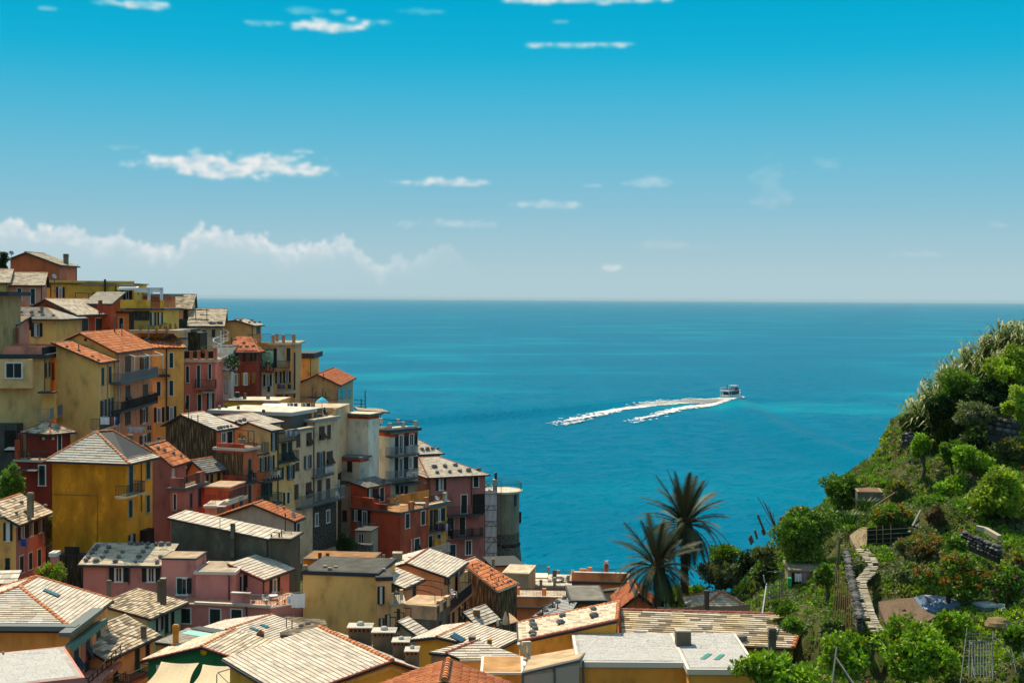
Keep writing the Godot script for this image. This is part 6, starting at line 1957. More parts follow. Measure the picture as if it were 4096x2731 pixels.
	for k in 3:
		var pts := []
		for i in 9:
			var f := i / 8.0
			pts.append(at(lerpf(1270 + k * 70, 1645 + k * 80, f), 872 - k * 55 + 62 * f * f * f, 105 + k * 2.0))
		pts.append(at(1645 + k * 80, 1062 - k * 60, 105 + k * 2.0))
		var hm := MB.new()
		var w := []
		for p in pts:
			w.append(H.inv * p)
		hm.tube(w, .03, 5)
		part("hoop", hm, rail_mat("iron"), H.node)
	WS("s", "stn", [[1685, 1235, 1718, 1400], [1790, 1160, 1818, 1320]])
	house("slate_building", "little slate lean-to roof in the lane beside the terrace", {"c": [1415, 1400], "l": 1240, "r": 1512, "D": 99, "a": 24, "ap": [1250, 1275], "ua": .0, "roof": "gz", "ov": .2, "tone": "pale", "ridge": false, "col": lin(.3, .25, .2), "tall": 5}, "building")
	house("yellow_house", "small orange-yellow house with a slate roof in the lane behind the terrace", {"c": [2140, 1290], "l": 2000, "r": 2352, "D": 108, "a": 30, "ap": [2040, 1180], "ua": .2, "roof": "gz", "ov": .3, "tone": "pale", "ridge": false, "col": lin(.6, .34, .08), "tall": 6})
	W("s", 2282, 1255, 2322, 1340, "stn")
	CH(2135, 1115, 1230, 80, 109, "box", lin(.32, .24, .16))

func front_roofs() -> void:
	view(7)
	house("hip_roof_house", "large house at the lower left under a pale hipped roof with a skylight", {"c": [930, 800], "l": -1160, "D": 88, "d": 8.3, "roof": "hip", "along": "z", "ov": .3, "r0": [.5, .6], "r1": [.5, 1.0], "rise": 1.55, "rc": 0, "rr": .15, "single": 300, "course": .27, "wide": .75, "tone": "pale", "col": lin(.60, .36, .10), "col2": lin(.60, .36, .14), "tall": 13})
	BX("gutter_box", "f", -300, 772, 1012, 835, .0, .75, mat("zinc", lin(.12, .15, .15), .5))
	BX("gutter_box", "s", 945, 690, 1390, 745, .0, .75, mat("zinc", lin(.12, .15, .15), .5))
	PLATE("skylight", 1, [[570, 285], [605, 258], [805, 345], [770, 372]], .1, mat("glass_sky", lin(.03, .16, .22), .08), mat("skylight_rim", lin(.03, .04, .05), .5))
	AWNING("s", 955, 770, 1440, 850, .9, mat("awning_green", lin(.12, .24, .20), .8), .45)
	WS("s", "atn", [[985, 1020, 1048, 1375], [1142, 880, 1198, 1225], [1288, 762, 1342, 1110]])
	BX("pink_panel", "s", 1085, 830, 1236, 1500, .0, .02, lin(.44, .19, .17))
	BX("shutter_panel", "s", 1145, 1235, 1190, 1440, .03, .08, shutter_mat("t"))
	BARS("railing", "s", [[1085, 1458, 1180, 1475, .2, 1.6], [1180, 1475, 1640, 1000, 1.6, 1.6], [1180, 1532, 1640, 1150, 1.6, 1.6]] + range(8).map(func(i): return [1180 + i * 62, 1475 - i * 64, 1180 + i * 62, 1545 - i * 50, 1.6, 1.6]), 1.6, rail_mat("iron"), .03)
	BX("walkway", "s", 1090, 1500, 1640, 1560, .0, 1.7, lin(.4, .22, .18))
	house("yellow_house", "low yellow wall with slabs on top at the left edge behind the hipped roof", {"c": [188, 200], "l": -150, "D": 101, "a": -10, "d": 2.4, "roof": "gx", "rise": .5, "zr": .9, "ov": .15, "tone": "pale", "ridge": false, "single": 30, "wide": .6, "course": .9, "col": lin(.66, .46, .14), "tall": 6}, "building")
	house("flat_roof_house", "pale grey tiled flat roof with a pink rim in the lower left corner", {"c": [1120, 1532], "l": -1700, "D": 72, "a": -26, "d": 7.0, "roof": "flat", "slab": .3, "ov": .05, "fascia": lin(.48, .19, .17), "top": lin(.50, .48, .48), "col": lin(.5, .22, .2), "tall": 8})
	slates(H.roof, PackedVector3Array([Vector3(.3, H.top + .014, -.3), Vector3(H.w - .35, H.top + .014, -.3), Vector3(H.w - .35, H.top + .014, -H.d + .3), Vector3(.3, H.top + .014, -H.d + .3)]), {"course": .6, "wide": .62, "single": 150, "tone": "white", "thick": .004})
	CH(36, 1108, 1220, 46, 76.5, "pipe", lin(.35, .33, .3)); CH(910, 1378, 1492, 48, 73.5, "pipe", lin(.35, .3, .28))
	house("teal_house", "pale teal house under a lichen-mottled slate roof", {"c": [1985, 650], "l": 1405, "r": 2425, "D": 100, "a": 14, "ap": [1405, 490], "ua": .0, "roof": "gz", "ov": .4, "tone": "old", "ridge": false, "course": .28, "wide": .5, "single": 300, "col": lin(.36, .52, .44), "col2": lin(.20, .48, .42), "tall": 9})
	CH(1458, 150, 302, 60, 103, "rib", lin(.3, .28, .24)); CH(2132, 155, 350, 48, 101.5, "rib", lin(.22, .2, .17)); CH(2190, 132, 370, 70, 101.5, "box", lin(.17, .16, .14))
	WS("s", "dkn", [[2088, 590, 2178, 830, "okn"], [2205, 560, 2255, 860], [2290, 530, 2335, 830]])
	house("tan_house", "low tan house with an old slate roof and an outside stair in the lower left", {"c": [1392, 1190], "l": 1000, "r": 2065, "D": 92, "a": 15, "ap": [1000, 960], "ua": .0, "roof": "gz", "ov": .35, "tone": "old", "ridge": false, "course": .28, "wide": .5, "single": 300, "col": lin(.62, .42, .18), "tall": 8})
	CH(1925, 762, 905, 74, 97, "rib", lin(.28, .26, .23))
	WS("s", "dgn", [[1805, 1000, 1868, 1392], [1948, 955, 2003, 1182, "skn"], [1512, 1270, 1575, 1532]])
	RAIL("s", 1430, 1440, 1690, 1540, 1.2)
	BAL("s", 1740, 1350, 2020, 1500, 1.2, lin(.3, .12, .08), "green")
	# green house with the sun
	view(9)
	house("green_house", "green gabled house with a yellow sun ornament behind beige sails", {"c": [1262, 1232], "l": -30, "yl": 1218, "D": 85, "a": 14, "d": 4.2, "ap": [715, 1045], "roof": "gz", "ov": .3, "verge": 1, "rc": 0, "course": .27, "wide": .6, "single": 300, "col": lin(.012, .17, .085), "tall": 7})
	W("f", 82, 1290, 125, 1400, "gkw")
	var sun := MB.new()
	var sc := pick("f", 715, 1112, .15)
	var sr := metres(40, 85)
	sun.ball(sc, Vector3(sr, sr, .07), 10)
	for i in 20:
		var a := TAU * i / 20
		var l := sr * (1.5 if i % 2 == 0 else 1.32)
		var t := Vector3(cos(a), sin(a), 0)
		var n := Vector3(-sin(a), cos(a), 0) * sr * .16
		sun.tri(sc + t * sr * .9 - n, sc + t * l + n * (.8 if i % 2 else -.8), sc + t * sr * .9 + n)
		sun.tri(sc + t * sr * .9 + n + Vector3(0, 0, -.03), sc + t * l + Vector3(0, 0, -.03), sc + t * sr * .9 - n + Vector3(0, 0, -.03))
	part("sun_ornament", sun, mat("sun_yellow", lin(.62, .36, .02), .6), H.node)
	var face := MB.new()
	for e in [[-.35, .25, .13, .06], [.35, .25, .13, .06], [.0, -.42, .26, .05]]:
		face.ball(sc + Vector3(e[0] * sr, e[1] * sr, .06), Vector3(e[2] * sr, e[3] * sr, .015), 6)
	face.ball(sc + Vector3(0, -.05 * sr, .07), Vector3(.09 * sr, .2 * sr, .03), 6)
	part("sun_face", face, mat("sun_brown", lin(.3, .14, .015), .7), H.node)
	sail("beige shade sail left of the gap below the sun ornament", [[145, 1245], [655, 1262], [520, 1600], [-80, 1560]], [82.5, 82.5, 79.5, 79.5])
	sail("beige shade sail right of the gap below the sun ornament", [[705, 1282], [1190, 1300], [1060, 1620], [560, 1560]], [82.5, 82.0, 79.0, 79.5])
	var fr := thing("pipe_frame", "bent grey pipe frame standing in front of the right beige sail", "frame", at(890, 1560, 79))
	var fm := MB.new()
	var fi := fr.transform.affine_inverse()
	fm.tube([fi * at(893, 1560, 79), fi * at(893, 1420, 79), fi * at(915, 1390, 79), fi * at(1255, 1290, 80.5)], .035, 6)
	fm.tube([fi * at(915, 1400, 79), fi * at(1050, 1532, 78.5), fi * at(1262, 1470, 79.5)], .03, 6)
	part("pipe", fm, mat("pipe_pale_grey", lin(.3, .3, .3), .45), fr)
	house("slate_building", "pale slate roof with two roof windows behind the green house", {"c": [1655, 1062], "l": 450, "D": 94, "a": 26, "d": 4.8, "ap": [1050, 822], "roof": "gz", "ov": .25, "rc": 0, "course": .27, "wide": .55, "single": 300, "tone": "pale", "col": lin(.3, .22, .1), "tall": 7}, "building")
	for q in [[[1332, 792], [1375, 778], [1462, 815], [1425, 833]], [[1470, 750], [1512, 735], [1605, 775], [1565, 792]]]:
		PLATE("skylight", 0, q, .08, mat("glass_sky", lin(.03, .16, .22), .08), mat("skylight_rim", lin(.03, .04, .05), .5))
	lantern_chimney(1480, 815, 1025, 92, 90)
	CH(1790, 870, 1010, 44, 92, "pipe", lin(.25, .26, .25))
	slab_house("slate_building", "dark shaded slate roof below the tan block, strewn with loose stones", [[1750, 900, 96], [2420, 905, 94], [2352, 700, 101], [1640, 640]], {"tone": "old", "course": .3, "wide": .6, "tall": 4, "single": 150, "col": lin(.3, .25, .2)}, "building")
	STONES("loose dark stone on the shaded slate roof below the tan block", "stones on the shaded slate roof", [[2025, 772], [2120, 740], [2262, 812], [2190, 840], [1905, 765]], 97, 0, .26)
	CH(1830, 655, 745, 24, 98, "pipe", lin(.3, .3, .28)); CH(1905, 690, 775, 24, 98, "pipe", lin(.1, .1, .1))
	slab_house("striped_building", "striped strip roof with a torn teal sheet beside a yellow chimney", [[385, 1035, 89], [1000, 850, 92], [510, 812, 95], [60, 1000]], {"tone": "pale", "course": .35, "wide": 2.4, "tall": 4, "col": lin(.45, .26, .04), "no_gutter": true, "single": 60}, "building")
	PLATE("sheet", 0, [[420, 865], [740, 915], [850, 868], [515, 822]], .05, mat("sheet_teal", lin(.22, .50, .46), .6))
	PLATE("lead_roof", 0, [[545, 795], [880, 860], [1060, 828], [660, 768]], .1, mat("lead", lin(.05, .055, .065), .6))
	CH(342, 742, 1050, 78, 89.5, "rib", lin(.6, .36, .06))
	# the broad roof in the middle of the foreground
	view(11)
	house("broad_roof_house", "house in the lower middle under a broad pale slate roof with an orange ridge", {"c": [1560, 1412], "w": 8.0, "D": 75, "a": -33, "d": 8.4, "ap": [1060, 1232], "ua": .7, "roof": "gz", "ov": .3, "rc": 0, "rr": .15, "verge": 1, "course": .27, "wide": .75, "single": 300, "tone": "pale", "col": lin(.64, .38, .06), "tall": 8})
	CH(642, 695, 950, 300, 80.0, "brick"); CH(962, 760, 1000, 290, 78.6, "brick"); CH(1190, 895, 1105, 215, 77.4, "brick"); CH(1338, 1018, 1235, 175, 76.2, "brick")
	for s in [[450, 1520, 1060, 1312], [1060, 1312, 1310, 1412]]:
		BARS("molding", "f", [[s[0], s[1], s[2], s[3]], [s[0] - 10, s[1] + 24, s[2], s[3] + 26]], .04, plaster(lin(.66, .46, .16)), .045)
	house("orange_roof_house", "bright orange tiled gable roof cut off by the bottom of the picture", {"c": [3115, 2010], "w": 9.0, "D": 62.6, "a": 0, "d": 3.2, "ap": [1762, 1500], "ua": .5, "roof": "gz", "tile": "clay", "ov": .25, "rc": 0, "rr": .17, "verge": 0, "course": .40, "wide": .24, "single": 300, "col": lin(.6, .4, .12), "tall": 6})
	view(12)
	house("ochre_gable_house", "ochre gabled house with a pale slate roof and a dark solar panel", {"c": [352, 1165], "l": -545, "D": 87, "a": 26, "d": 3.8, "ap": [-276, 1020], "roof": "gz", "ov": .3, "rc": 0, "course": .27, "wide": .7, "single": 300, "tone": "pale", "col": lin(.62, .38, .06), "tall": 6})
	PLATE("solar_panel", 0, [[-150, 1005], [-90, 968], [38, 1040], [-20, 1075]], .12, mat("panel_dark", lin(.02, .05, .08), .2), mat("skylight_rim", lin(.03, .04, .05), .5))
	CH(112, 1010, 1092, 88, 86.5, "rib", lin(.28, .28, .27)); CH(202, 1035, 1090, 20, 87, "pipe", lin(.2, .2, .2))
	slab_house("yellow_house", "yellow house with a red ridge line and a pale slate roof facing the camera", [[-30, 1292, 78], [755, 1288, 78.4], [175, 1078, 79.9], [-195, 1225]], {"course": .27, "wide": .7, "single": 300, "tone": "pale", "tall": 3.2, "col": lin(.64, .46, .14), "ridges": [[3, 2, 1]], "inset": .01, "no_gutter": true})
	BX("coping", "f", -30, 1284, 755, 1304, .0, .15, lin(.62, .58, .5))
	CH(318, 1045, 1180, 58, 80, "rib", lin(.5, .36, .1))
	slab_house("slate_building", "narrow pale roof strip left of the red ridge line", [[-380, 1215, 79.2], [-200, 1235, 78.4], [165, 1080, 79.9], [0, 1110]], {"course": .3, "wide": .6, "single": 60, "tone": "pale", "tall": 2.5, "col": lin(.5, .4, .3)}, "building")
	house("terrace", "low ochre terrace wall with a white coping above the orange gable", {"c": [700, 1462], "l": 225, "D": 73, "a": 0, "d": 3.2, "roof": "flat", "slab": .12, "ov": .08, "fascia": lin(.6, .58, .52), "top": lin(.45, .32, .15), "col": lin(.56, .35, .08), "tall": 5}, "terrace")
	TABLE("round-edged white table on the low ochre terrace", 650, 1450, 75, lin(.7, .68, .64), 1.3)
	# right: the long slate roof in two parts
	slab_house("long_slate_house", "ochre house with a sloping roof of pale square slates edged in red tiles", [[655, 868, 83.6], [668, 1088, 79.0], [1818, 838, 79.0], [1838, 618]], {"course": .25, "wide": .34, "single": 300, "tall": 4.4, "col": lin(.62, .37, .065), "ridges": [[2, 1, 1], [2, 3, 0], [3, 0, 0]], "rr": .12, "inset": .02})
	STONES("dark loose slate lying on the pale square slates of the long ochre house", "loose slates on the square slate roof", [[818, 845], [830, 890], [855, 930], [822, 980], [830, 1010], [1175, 773], [1155, 858], [1540, 697], [1545, 780]], 81, 0, .26)
	BX("pipe_end", "b", 1715, 1050, 1685, 1090, .0, .15, lin(.3, .16, .04))
	view(14)
	slab_house("long_slate_house", "long right half of the slate roof with striped courses and boulders on its eave", [[-190, 925, 79.3], [1955, 1010, 79.0], [2112, 592, 83.2], [-215, 530]], {"tone": "old", "course": .27, "wide": .75, "single": 300, "tall": 3.0, "col": lin(.60, .37, .09), "ridges": [[2, 3, 1], [1, 2, 0]], "rr": .14})
	STONES("grey boulder on the lower edge of the long striped slate roof", "boulders on the long slate roof", [[40, 870], [455, 890], [770, 925], [905, 865], [1310, 885]], 79.6, 0, .42)
	house("grey_terrace_house", "ochre house with a pale grey tiled flat roof in front of the long slate roof", {"c": [675, 1235], "l": -735, "D": 73, "a": 0, "d": 6.2, "roof": "flat", "slab": .28, "ov": .12, "fascia": lin(.62, .58, .52), "top": lin(.46, .46, .48), "col": lin(.56, .33, .07), "tall": 6})
	slates(H.roof, PackedVector3Array([Vector3(.2, H.top + .014, -.2), Vector3(H.w - .1, H.top + .014, -.2), Vector3(H.w - .1, H.top + .014, -H.d), Vector3(.2, H.top + .014, -H.d)]), {"course": .3, "wide": .5, "single": 100, "tone": "white", "thick": .004})
	H.planes = [[Vector3(0, H.top, 0), Vector3(H.w, H.top, 0), Vector3(H.w, H.top, -H.d), Vector3(0, H.top, -H.d)]]
	CH(570, 768, 1090, 185, 76.4, "box", lin(.22, .20, .17))
	house("grey_terrace_house", "projecting right half of the pale grey flat roof, partly behind the leafy shrub", {"c": [1500, 1325], "l": 650, "D": 71.4, "a": 0, "d": 7.6, "roof": "flat", "slab": .28, "ov": .12, "fascia": lin(.62, .58, .52), "top": lin(.46, .46, .48), "col": lin(.60, .36, .08), "tall": 6})
	slates(H.roof, PackedVector3Array([Vector3(.1, H.top + .014, -.2), Vector3(H.w - .1, H.top + .014, -.2), Vector3(H.w - .1, H.top + .014, -H.d), Vector3(.1, H.top + .014, -H.d)]), {"course": .3, "wide": .5, "single": 100, "tone": "white", "thick": .004})
	H.planes = [[Vector3(0, H.top, 0), Vector3(H.w, H.top, 0), Vector3(H.w, H.top, -H.d), Vector3(0, H.top, -H.d)]]
	CH(1690, 735, 1040, 104, 78, "rib", lin(.22, .21, .18))
	for q in [[[790, 1120], [850, 1122], [938, 1058], [878, 1055]], [[960, 1128], [1022, 1128], [1100, 1068], [1040, 1066]]]:
		PLATE("glass_block", 0, q, .0, mat("glass_green", lin(.05, .27, .17), .15), mat("block_rim", lin(.4, .42, .34), .7))
	view(12)
	slab_house("conservatory", "glazed lean-to with a beige panel roof beside the grey terrace", [[700, 1448, 71], [1380, 1292, 72.6], [1545, 1128, 77.5], [790, 1262]], {"tile": "sheet", "top": lin(.56, .47, .33), "tall": 3.4, "col": lin(.40, .34, .28), "inset": .01, "fascia": lin(.16, .17, .17), "no_gutter": true}, "conservatory")
	BARS("frame", "f", [[708, 1450, 708, 1600], [1082, 1360, 1085, 1600], [1420, 1300, 1425, 1600], [705, 1450, 1378, 1296]], .05, mat("frame_grey", lin(.10, .11, .12), .5), .045)
	for e in [[722, 1455, 1075, 1600], [1092, 1370, 1372, 1600]]:
		BX("pane", "f", e[0], e[1], e[2], e[3], .0, .03, mat("frosted", lin(.42, .36, .32), .3))
	BARS("drainpipe", "f", [[660, 1095, 680, 1140, .3, .2], [680, 1140, 770, 1245, .2, .2], [775, 1105, 775, 1280, .2, .2], [700, 1095, 800, 1088, .2, .2]], .2, mat("pipe_cream", lin(.6, .55, .44), .6), .08)

func sail(label: String, px: Array, depth: Array) -> void:
	var q := []
	for i in 4:
		q.append(at(px[i][0], px[i][1], depth[i]))
	var m := MB.new()
	var n := 8
	var g := []
	for i in n + 1:
		var row := []
		for j in n + 1:
			var u := float(j) / n
			var v := float(i) / n
			var p: Vector3 = q[0].lerp(q[1], u).lerp(q[3].lerp(q[2], u), v)
			var c: Vector3 = (q[0] + q[1] + q[2] + q[3]) / 4
			var edge := maxf(absf(u - .5), absf(v - .5)) * 2
			var along := 4 * u * (1 - u) if absf(v - .5) > absf(u - .5) else 4 * v * (1 - v)
			p = p.lerp(c, .12 * along * edge)
			p.y -= .35 * 16 * u * (1 - u) * v * (1 - v) * .5
			row.append(p - q[0])
		g.append(row)
	for i in n:
		for j in n:
			m.quad(g[i + 1][j], g[i + 1][j + 1], g[i][j + 1], g[i][j])
	var sm := mat("sail_cloth", lin(.62, .50, .33), .9, noise_tex("plaster", .012, 5, []), Vector3(.6, .6, 2.5))
	sm.cull_mode = BaseMaterial3D.CULL_DISABLED
	solo("shade_sail", m, sm, label, "shade sail", q[0])

func lantern_chimney(x: float, yt: float, yb: float, wd: float, depth: float) -> void:
	var foot: Vector3 = H.inv * at(x, yb, depth)
	var h := metres(yb - yt, depth)
	var r := metres(wd, depth) / 2
	var xf := Transform3D(Basis(H.inv.basis.orthonormalized()), foot)
	var m := MB.new()
	m.box(Vector3(-r, -.6, -r), Vector3(r, h * .55, r))
	part("chimney", m, plaster(lin(.52, .46, .38), 1), H.roof, xf)
	var b := MB.new()
	for i in 4:
		for j in [0, 3]:
			b.box(Vector3(-r + r * .55 * i, h * .55, -r + r * .55 * j), Vector3(-r + r * .55 * i + r * .3, h * .76, -r + r * .55 * j + r * .3))
	b.box(Vector3(-r * .8, h * .55, -r * .8), Vector3(r * .8, h * .74, r * .8))
	b.box(Vector3(-r * 1.08, h * .76, -r * 1.08), Vector3(r * 1.08, h * .8, r * 1.08))
	for i in 4:
		var k := .85 - i * .2
		b.box(Vector3(-r * k, h * (.8 + .05 * i), -r * k), Vector3(r * k, h * (.85 + .05 * i), r * k))
	b.box(Vector3(r * .9, 0, -r * .5), Vector3(r * 1.5, h * .4, r * .5))
	part("brick_crown", b, mat("old_brick", lin(.20, .09, .05), .9), H.roof, xf)

func harbour_terraces() -> void:
	var peach := lin(.58, .28, .14)
	view(12)
	slab_house("orange_roof_house", "orange tiled house with scattered stones on its roof and a streaked grey wall", [[415, 492, 120], [655, 397, 123.4], [146, 92, 125.6], [-14, 146]], {"tile": "clay", "course": .5, "wide": .42, "single": 300, "tall": 9, "col": lin(.48, .42, .32), "worn": 2, "ridges": [[2, 3, 0], [3, 0, 0]], "rr": .1, "fascia": lin(.5, .48, .42)})
	STONES("pale stone on the orange roof by the harbour", "stones on the orange harbour roof", [[215, 180], [185, 216], [165, 258], [335, 233], [345, 285], [475, 312], [290, 342], [205, 345], [475, 375], [535, 375], [562, 365], [402, 402], [460, 405], [375, 438]], 122, 0, .13)
	CH(117, 155, 235, 20, 123, "pipe", lin(.4, .12, .06)); CH(330, 275, 335, 20, 122, "pipe", lin(.4, .14, .08)); CH(424, 310, 380, 16, 122, "pipe", lin(.4, .1, .05))
	DISH(35, 248, 121, 60, .6, .6)
	house("grey_house", "plain grey walled terrace right of the orange harbour roof", {"c": [778, 292], "l": 470, "D": 146, "a": 10, "r": 860, "roof": "flat", "slab": .15, "ov": .05, "top": lin(.66, .58, .46), "fascia": lin(.55, .46, .34), "col": lin(.34, .31, .25), "col2": lin(.58, .34, .2), "tall": 9}, "building")
	house("peach_house", "low peach house with a dark flat roof below the round tower", {"c": [672, 182], "l": 380, "D": 168, "a": -12, "d": 5, "roof": "flat", "slab": .2, "ov": .5, "col": peach, "tall": 7})
	CH(362, 100, 215, 40, 160, "pot", lin(.42, .38, .3))
	house("white_terrace", "white tiled sun terrace with slim pillars right above the water", {"c": [1275, 440], "l": 860, "D": 150, "a": 2, "d": 6, "roof": "flat", "slab": .2, "ov": .1, "top": lin(.72, .68, .62), "fascia": lin(.5, .48, .44), "col": lin(.5, .44, .34), "tall": 9}, "terrace")
	POSTS("f", [[905, 350, 940, 452], [1066, 326, 1100, 434], [1225, 300, 1262, 372]], .1, lin(.46, .42, .34))
	POSTS("f", [[1110, 240, 1140, 310], [995, 198, 1027, 300], [725, 170, 757, 272]], -6.5, lin(.34, .32, .28))
	BX("chimney", "f", 1058, 238, 1108, 310, -5.0, -4.6, lin(.10, .09, .08))
	RAIL("f", 757, 178, 995, 285, -6.3)
	RAIL("f", 1140, 252, 1285, 330, -6.3)
	RAIL("f", 790, 370, 1270, 455, .1, "grey")
	BX("upper_deck", "f", 762, 320, 1002, 345, -6.0, -3.5, lin(.72, .68, .6))
	TABLE("dark iron table on the white sun terrace", 1120, 380, 152, lin(.05, .03, .03), 1.6)
	var cl := ["far left dark iron chair on the white sun terrace", "dark iron chair in front of the terrace table", "dark iron chair right of the terrace table", "far right dark iron chair on the white sun terrace"]
	for i in 4:
		CHAIR(cl[i], [1025, 1085, 1165, 1200][i], [395, 372, 398, 385][i], 152, [1.6, .2, -.6, -1.6][i], true)
	house("peach_house", "peach terrace house with roof pillars and rails in the harbour lanes", {"c": [1270, 690], "l": 432, "D": 128, "a": 3, "d": 7, "roof": "flat", "slab": .12, "ov": .3, "fascia": lin(.12, .12, .13), "top": lin(.6, .52, .44), "col": peach, "tall": 8})
	BX("parapet", "f", 432, 558, 1270, 680, -.2, .0, peach)
	BX("coping", "f", 428, 545, 1272, 560, -.25, .05, lin(.62, .5, .42))
	POSTS("f", [[600, 450, 642, 548], [642, 436, 672, 548], [937, 455, 985, 560], [515, 495, 560, 548]], -3.0, peach)
	RAIL("f", 672, 452, 935, 550, -3.0)
	RAIL("f", 985, 462, 1270, 562, -3.0)
	WS("f", "sgn", [[400, 505, 435, 645]])
	PIPE("f", 425, 715, 860, null, .05)
	house("peach_house", "taller peach house with a parapet roof and a seagull on its chimney", {"c": [1935, 402], "l": 1275, "d": 5, "D": 151, "a": 6, "roof": "flat", "slab": .25, "ov": .35, "fascia": lin(.07, .06, .06), "top": lin(.6, .5, .42), "col": peach, "tall": 8})
	BX("parapet", "f", 1282, 275, 1932, 372, -.2, .1, peach)
	BX("coping", "f", 1280, 265, 1934, 277, -.25, .15, lin(.66, .54, .48))
	POSTS("f", [[1380, 222, 1458, 268], [1476, 205, 1523, 275]], -3.0, peach)
	RAIL("f", 1523, 218, 1800, 285, -4.0)
	CH(1692, 158, 285, 54, 154, "rib", lin(.40, .17, .09))
	gull("seagull standing on the ribbed chimney of the taller peach house", 1690, 156, 154, .9)
	gull("seagull at the left end of the taller peach house's parapet", 1302, 266, 151, -.6)
	view(10)
	gull("pigeon on the dark red ridge of the peach gable", 1352, 512, 113.5, 1.2, .5)
	view(12)
	house("dark_roof_house", "small yellow walled house under a blackened flat roof", {"c": [1688, 628], "l": 1278, "D": 104, "a": -2, "d": 5.4, "roof": "flat", "slab": .24, "ov": .1, "fascia": lin(.03, .035, .045), "top": lin(.22, .22, .21), "col": lin(.30, .19, .02), "worn": 1, "tall": 4})
	CH(1575, 455, 500, 24, 109, "box", lin(.03, .03, .03))
	slab_house("white_building", "white slab roof with dark stones behind the long slate roof", [[815, 800, 98], [1290, 735, 99], [1400, 545, 108], [1130, 580]], {"tone": "white", "course": .8, "wide": 1.2, "single": 100, "tall": 3, "col": lin(.5, .42, .3), "ridges": [[0, 1, 1]], "rr": .08}, "building")
	STONES("dark slab stone on the white roof behind the long slate roof", "stones on the white slab roof", [[1050, 672], [980, 718], [915, 758], [1125, 620], [1200, 570]], 102, 0, .26)
	BARS("railing", "f", [[940, 668, 1120, 585, 0, -3], [940, 700, 1120, 610, 0, -3], [940, 668, 940, 790, 0, 0], [1060, 612, 1060, 680, -2, -2]], 0, rail_mat("iron"), .03)
	DISH(1262, 660, 103, 110, .03, 1.2)
	var fu := thing("parasol", "folded brown parasol standing on the white slab roof", "parasol", at(1118, 745, 101))
	var fm := MB.new()
	fu.scale = Vector3.ONE * .34
	fm.lathe(Vector3.ZERO, [[.03, .0], [.03, .6], [.14, .62], [.22, .9], [.13, 1.9], [.03, 2.4], [.0, 2.5]], 8)
	part("canopy", fm, mat("parasol_brown", lin(.3, .13, .08), .9), fu)
	fu = thing("parasol", "folded beige parasol in the lane behind the ochre gable", "parasol", at(505, 890, 98))
	fm = MB.new()
	fu.scale = Vector3.ONE * .37
	fm.lathe(Vector3.ZERO, [[.05, .0], [.05, .3], [.7, .34], [.55, 1.2], [.25, 2.3], [.04, 2.75], [.0, 2.85]], 9)
	part("canopy", fm, mat("parasol_beige", lin(.46, .38, .26), .9), fu)
	slab_house("canvas", "beige canvas sheet stretched down from the folded parasol", [[560, 880, 97], [665, 850, 97], [620, 800, 99], [545, 745]], {"tile": "sheet", "top": lin(.44, .34, .22), "tall": .0, "no_gutter": true}, "canvas")
	POT("green bin-like planter beside the folded beige parasol", 460, 875, 98, 66, Color(0, 0, 0), "", false)
	CLOTH("white cloth hanging beside the green planter in the lane", "", 398, 815, 430, 900, 98, lin(.7, .66, .62))
	house("hip_roof_house", "orange-red tiled gable roof under the shorter palm", {"c": [2300, 705], "l": 1845, "D": 101, "a": 0, "d": 5, "ap": [2080, 520], "ua": .5, "roof": "gz", "tile": "clay", "tone": "dark", "ov": .2, "course": .42, "wide": .36, "single": 250, "col": lin(.5, .2, .1), "tall": 4})
	CH(2250, 565, 680, 40, 99, "pot", lin(.3, .28, .26))
	slab_house("slate_building", "pale slate roof between the peach houses and the palms", [[1640, 490, 126], [2040, 455, 126], [2060, 425, 134], [1700, 470]], {"tone": "pale", "course": .5, "wide": .8, "tall": 3, "col": lin(.55, .4, .3)}, "building")
	view(14)
	house("small_hip_house", "small hipped slate roof behind reed mats by the garden", {"c": [1500, 575], "l": 730, "D": 97, "a": 0, "d": 5.4, "roof": "hip", "along": "z", "ov": .25, "r0": [.52, .55], "r1": [.52, .6], "ap": [1192, 305], "rc": 0, "rr": .13, "course": .32, "wide": .55, "single": 150, "col": lin(.5, .3, .14), "tall": 4})
	for e in [["weathered grey reed mat strung right of the round post", 795, 452, 1418, 560, .36], ["weathered grey reed mat sagging left of the round post", 250, 476, 800, 545, .27]]:
		var rm := mat("reed_%s" % e[5], lin(e[5], e[5] * .86, e[5] * .72), .9, noise_tex("reed", .05, 4, [[.0, grey(.3)], [.5, grey(.8)], [1.0, grey(1.0)]], 256), Vector3(.5, 9.0, .5))
		var mm := MB.new()
		var g := []
		var p0 := at(e[1], e[2], 88)
		for i in 11:
			var f := i / 10.0
			var sag := 22.0 * 4 * f * (1 - f)
			g.append([at(lerpf(e[1], e[3], f), e[2] + sag - 16 * f, 88) - p0, at(lerpf(e[1], e[3], f), e[4] + sag * .4, 88) - p0])
		for i in 10:
			mm.prism([g[i][0], g[i][1], g[i + 1][1], g[i + 1][0]], Vector3(0, 0, -.03))
		solo("reed_mat", mm, rm, e[0], "reed mat", p0)
	var post := MB.new()
	post.lathe(Vector3.ZERO, [[.16, -.6], [.16, 1.25], [.2, 1.27], [.2, 1.4], [.0, 1.42]], 10)
	solo("post", post, mat("post_dark", lin(.05, .05, .05), .7), "short round post with a pale cap between the reed mats", "post", at(870, 545, 87.5))

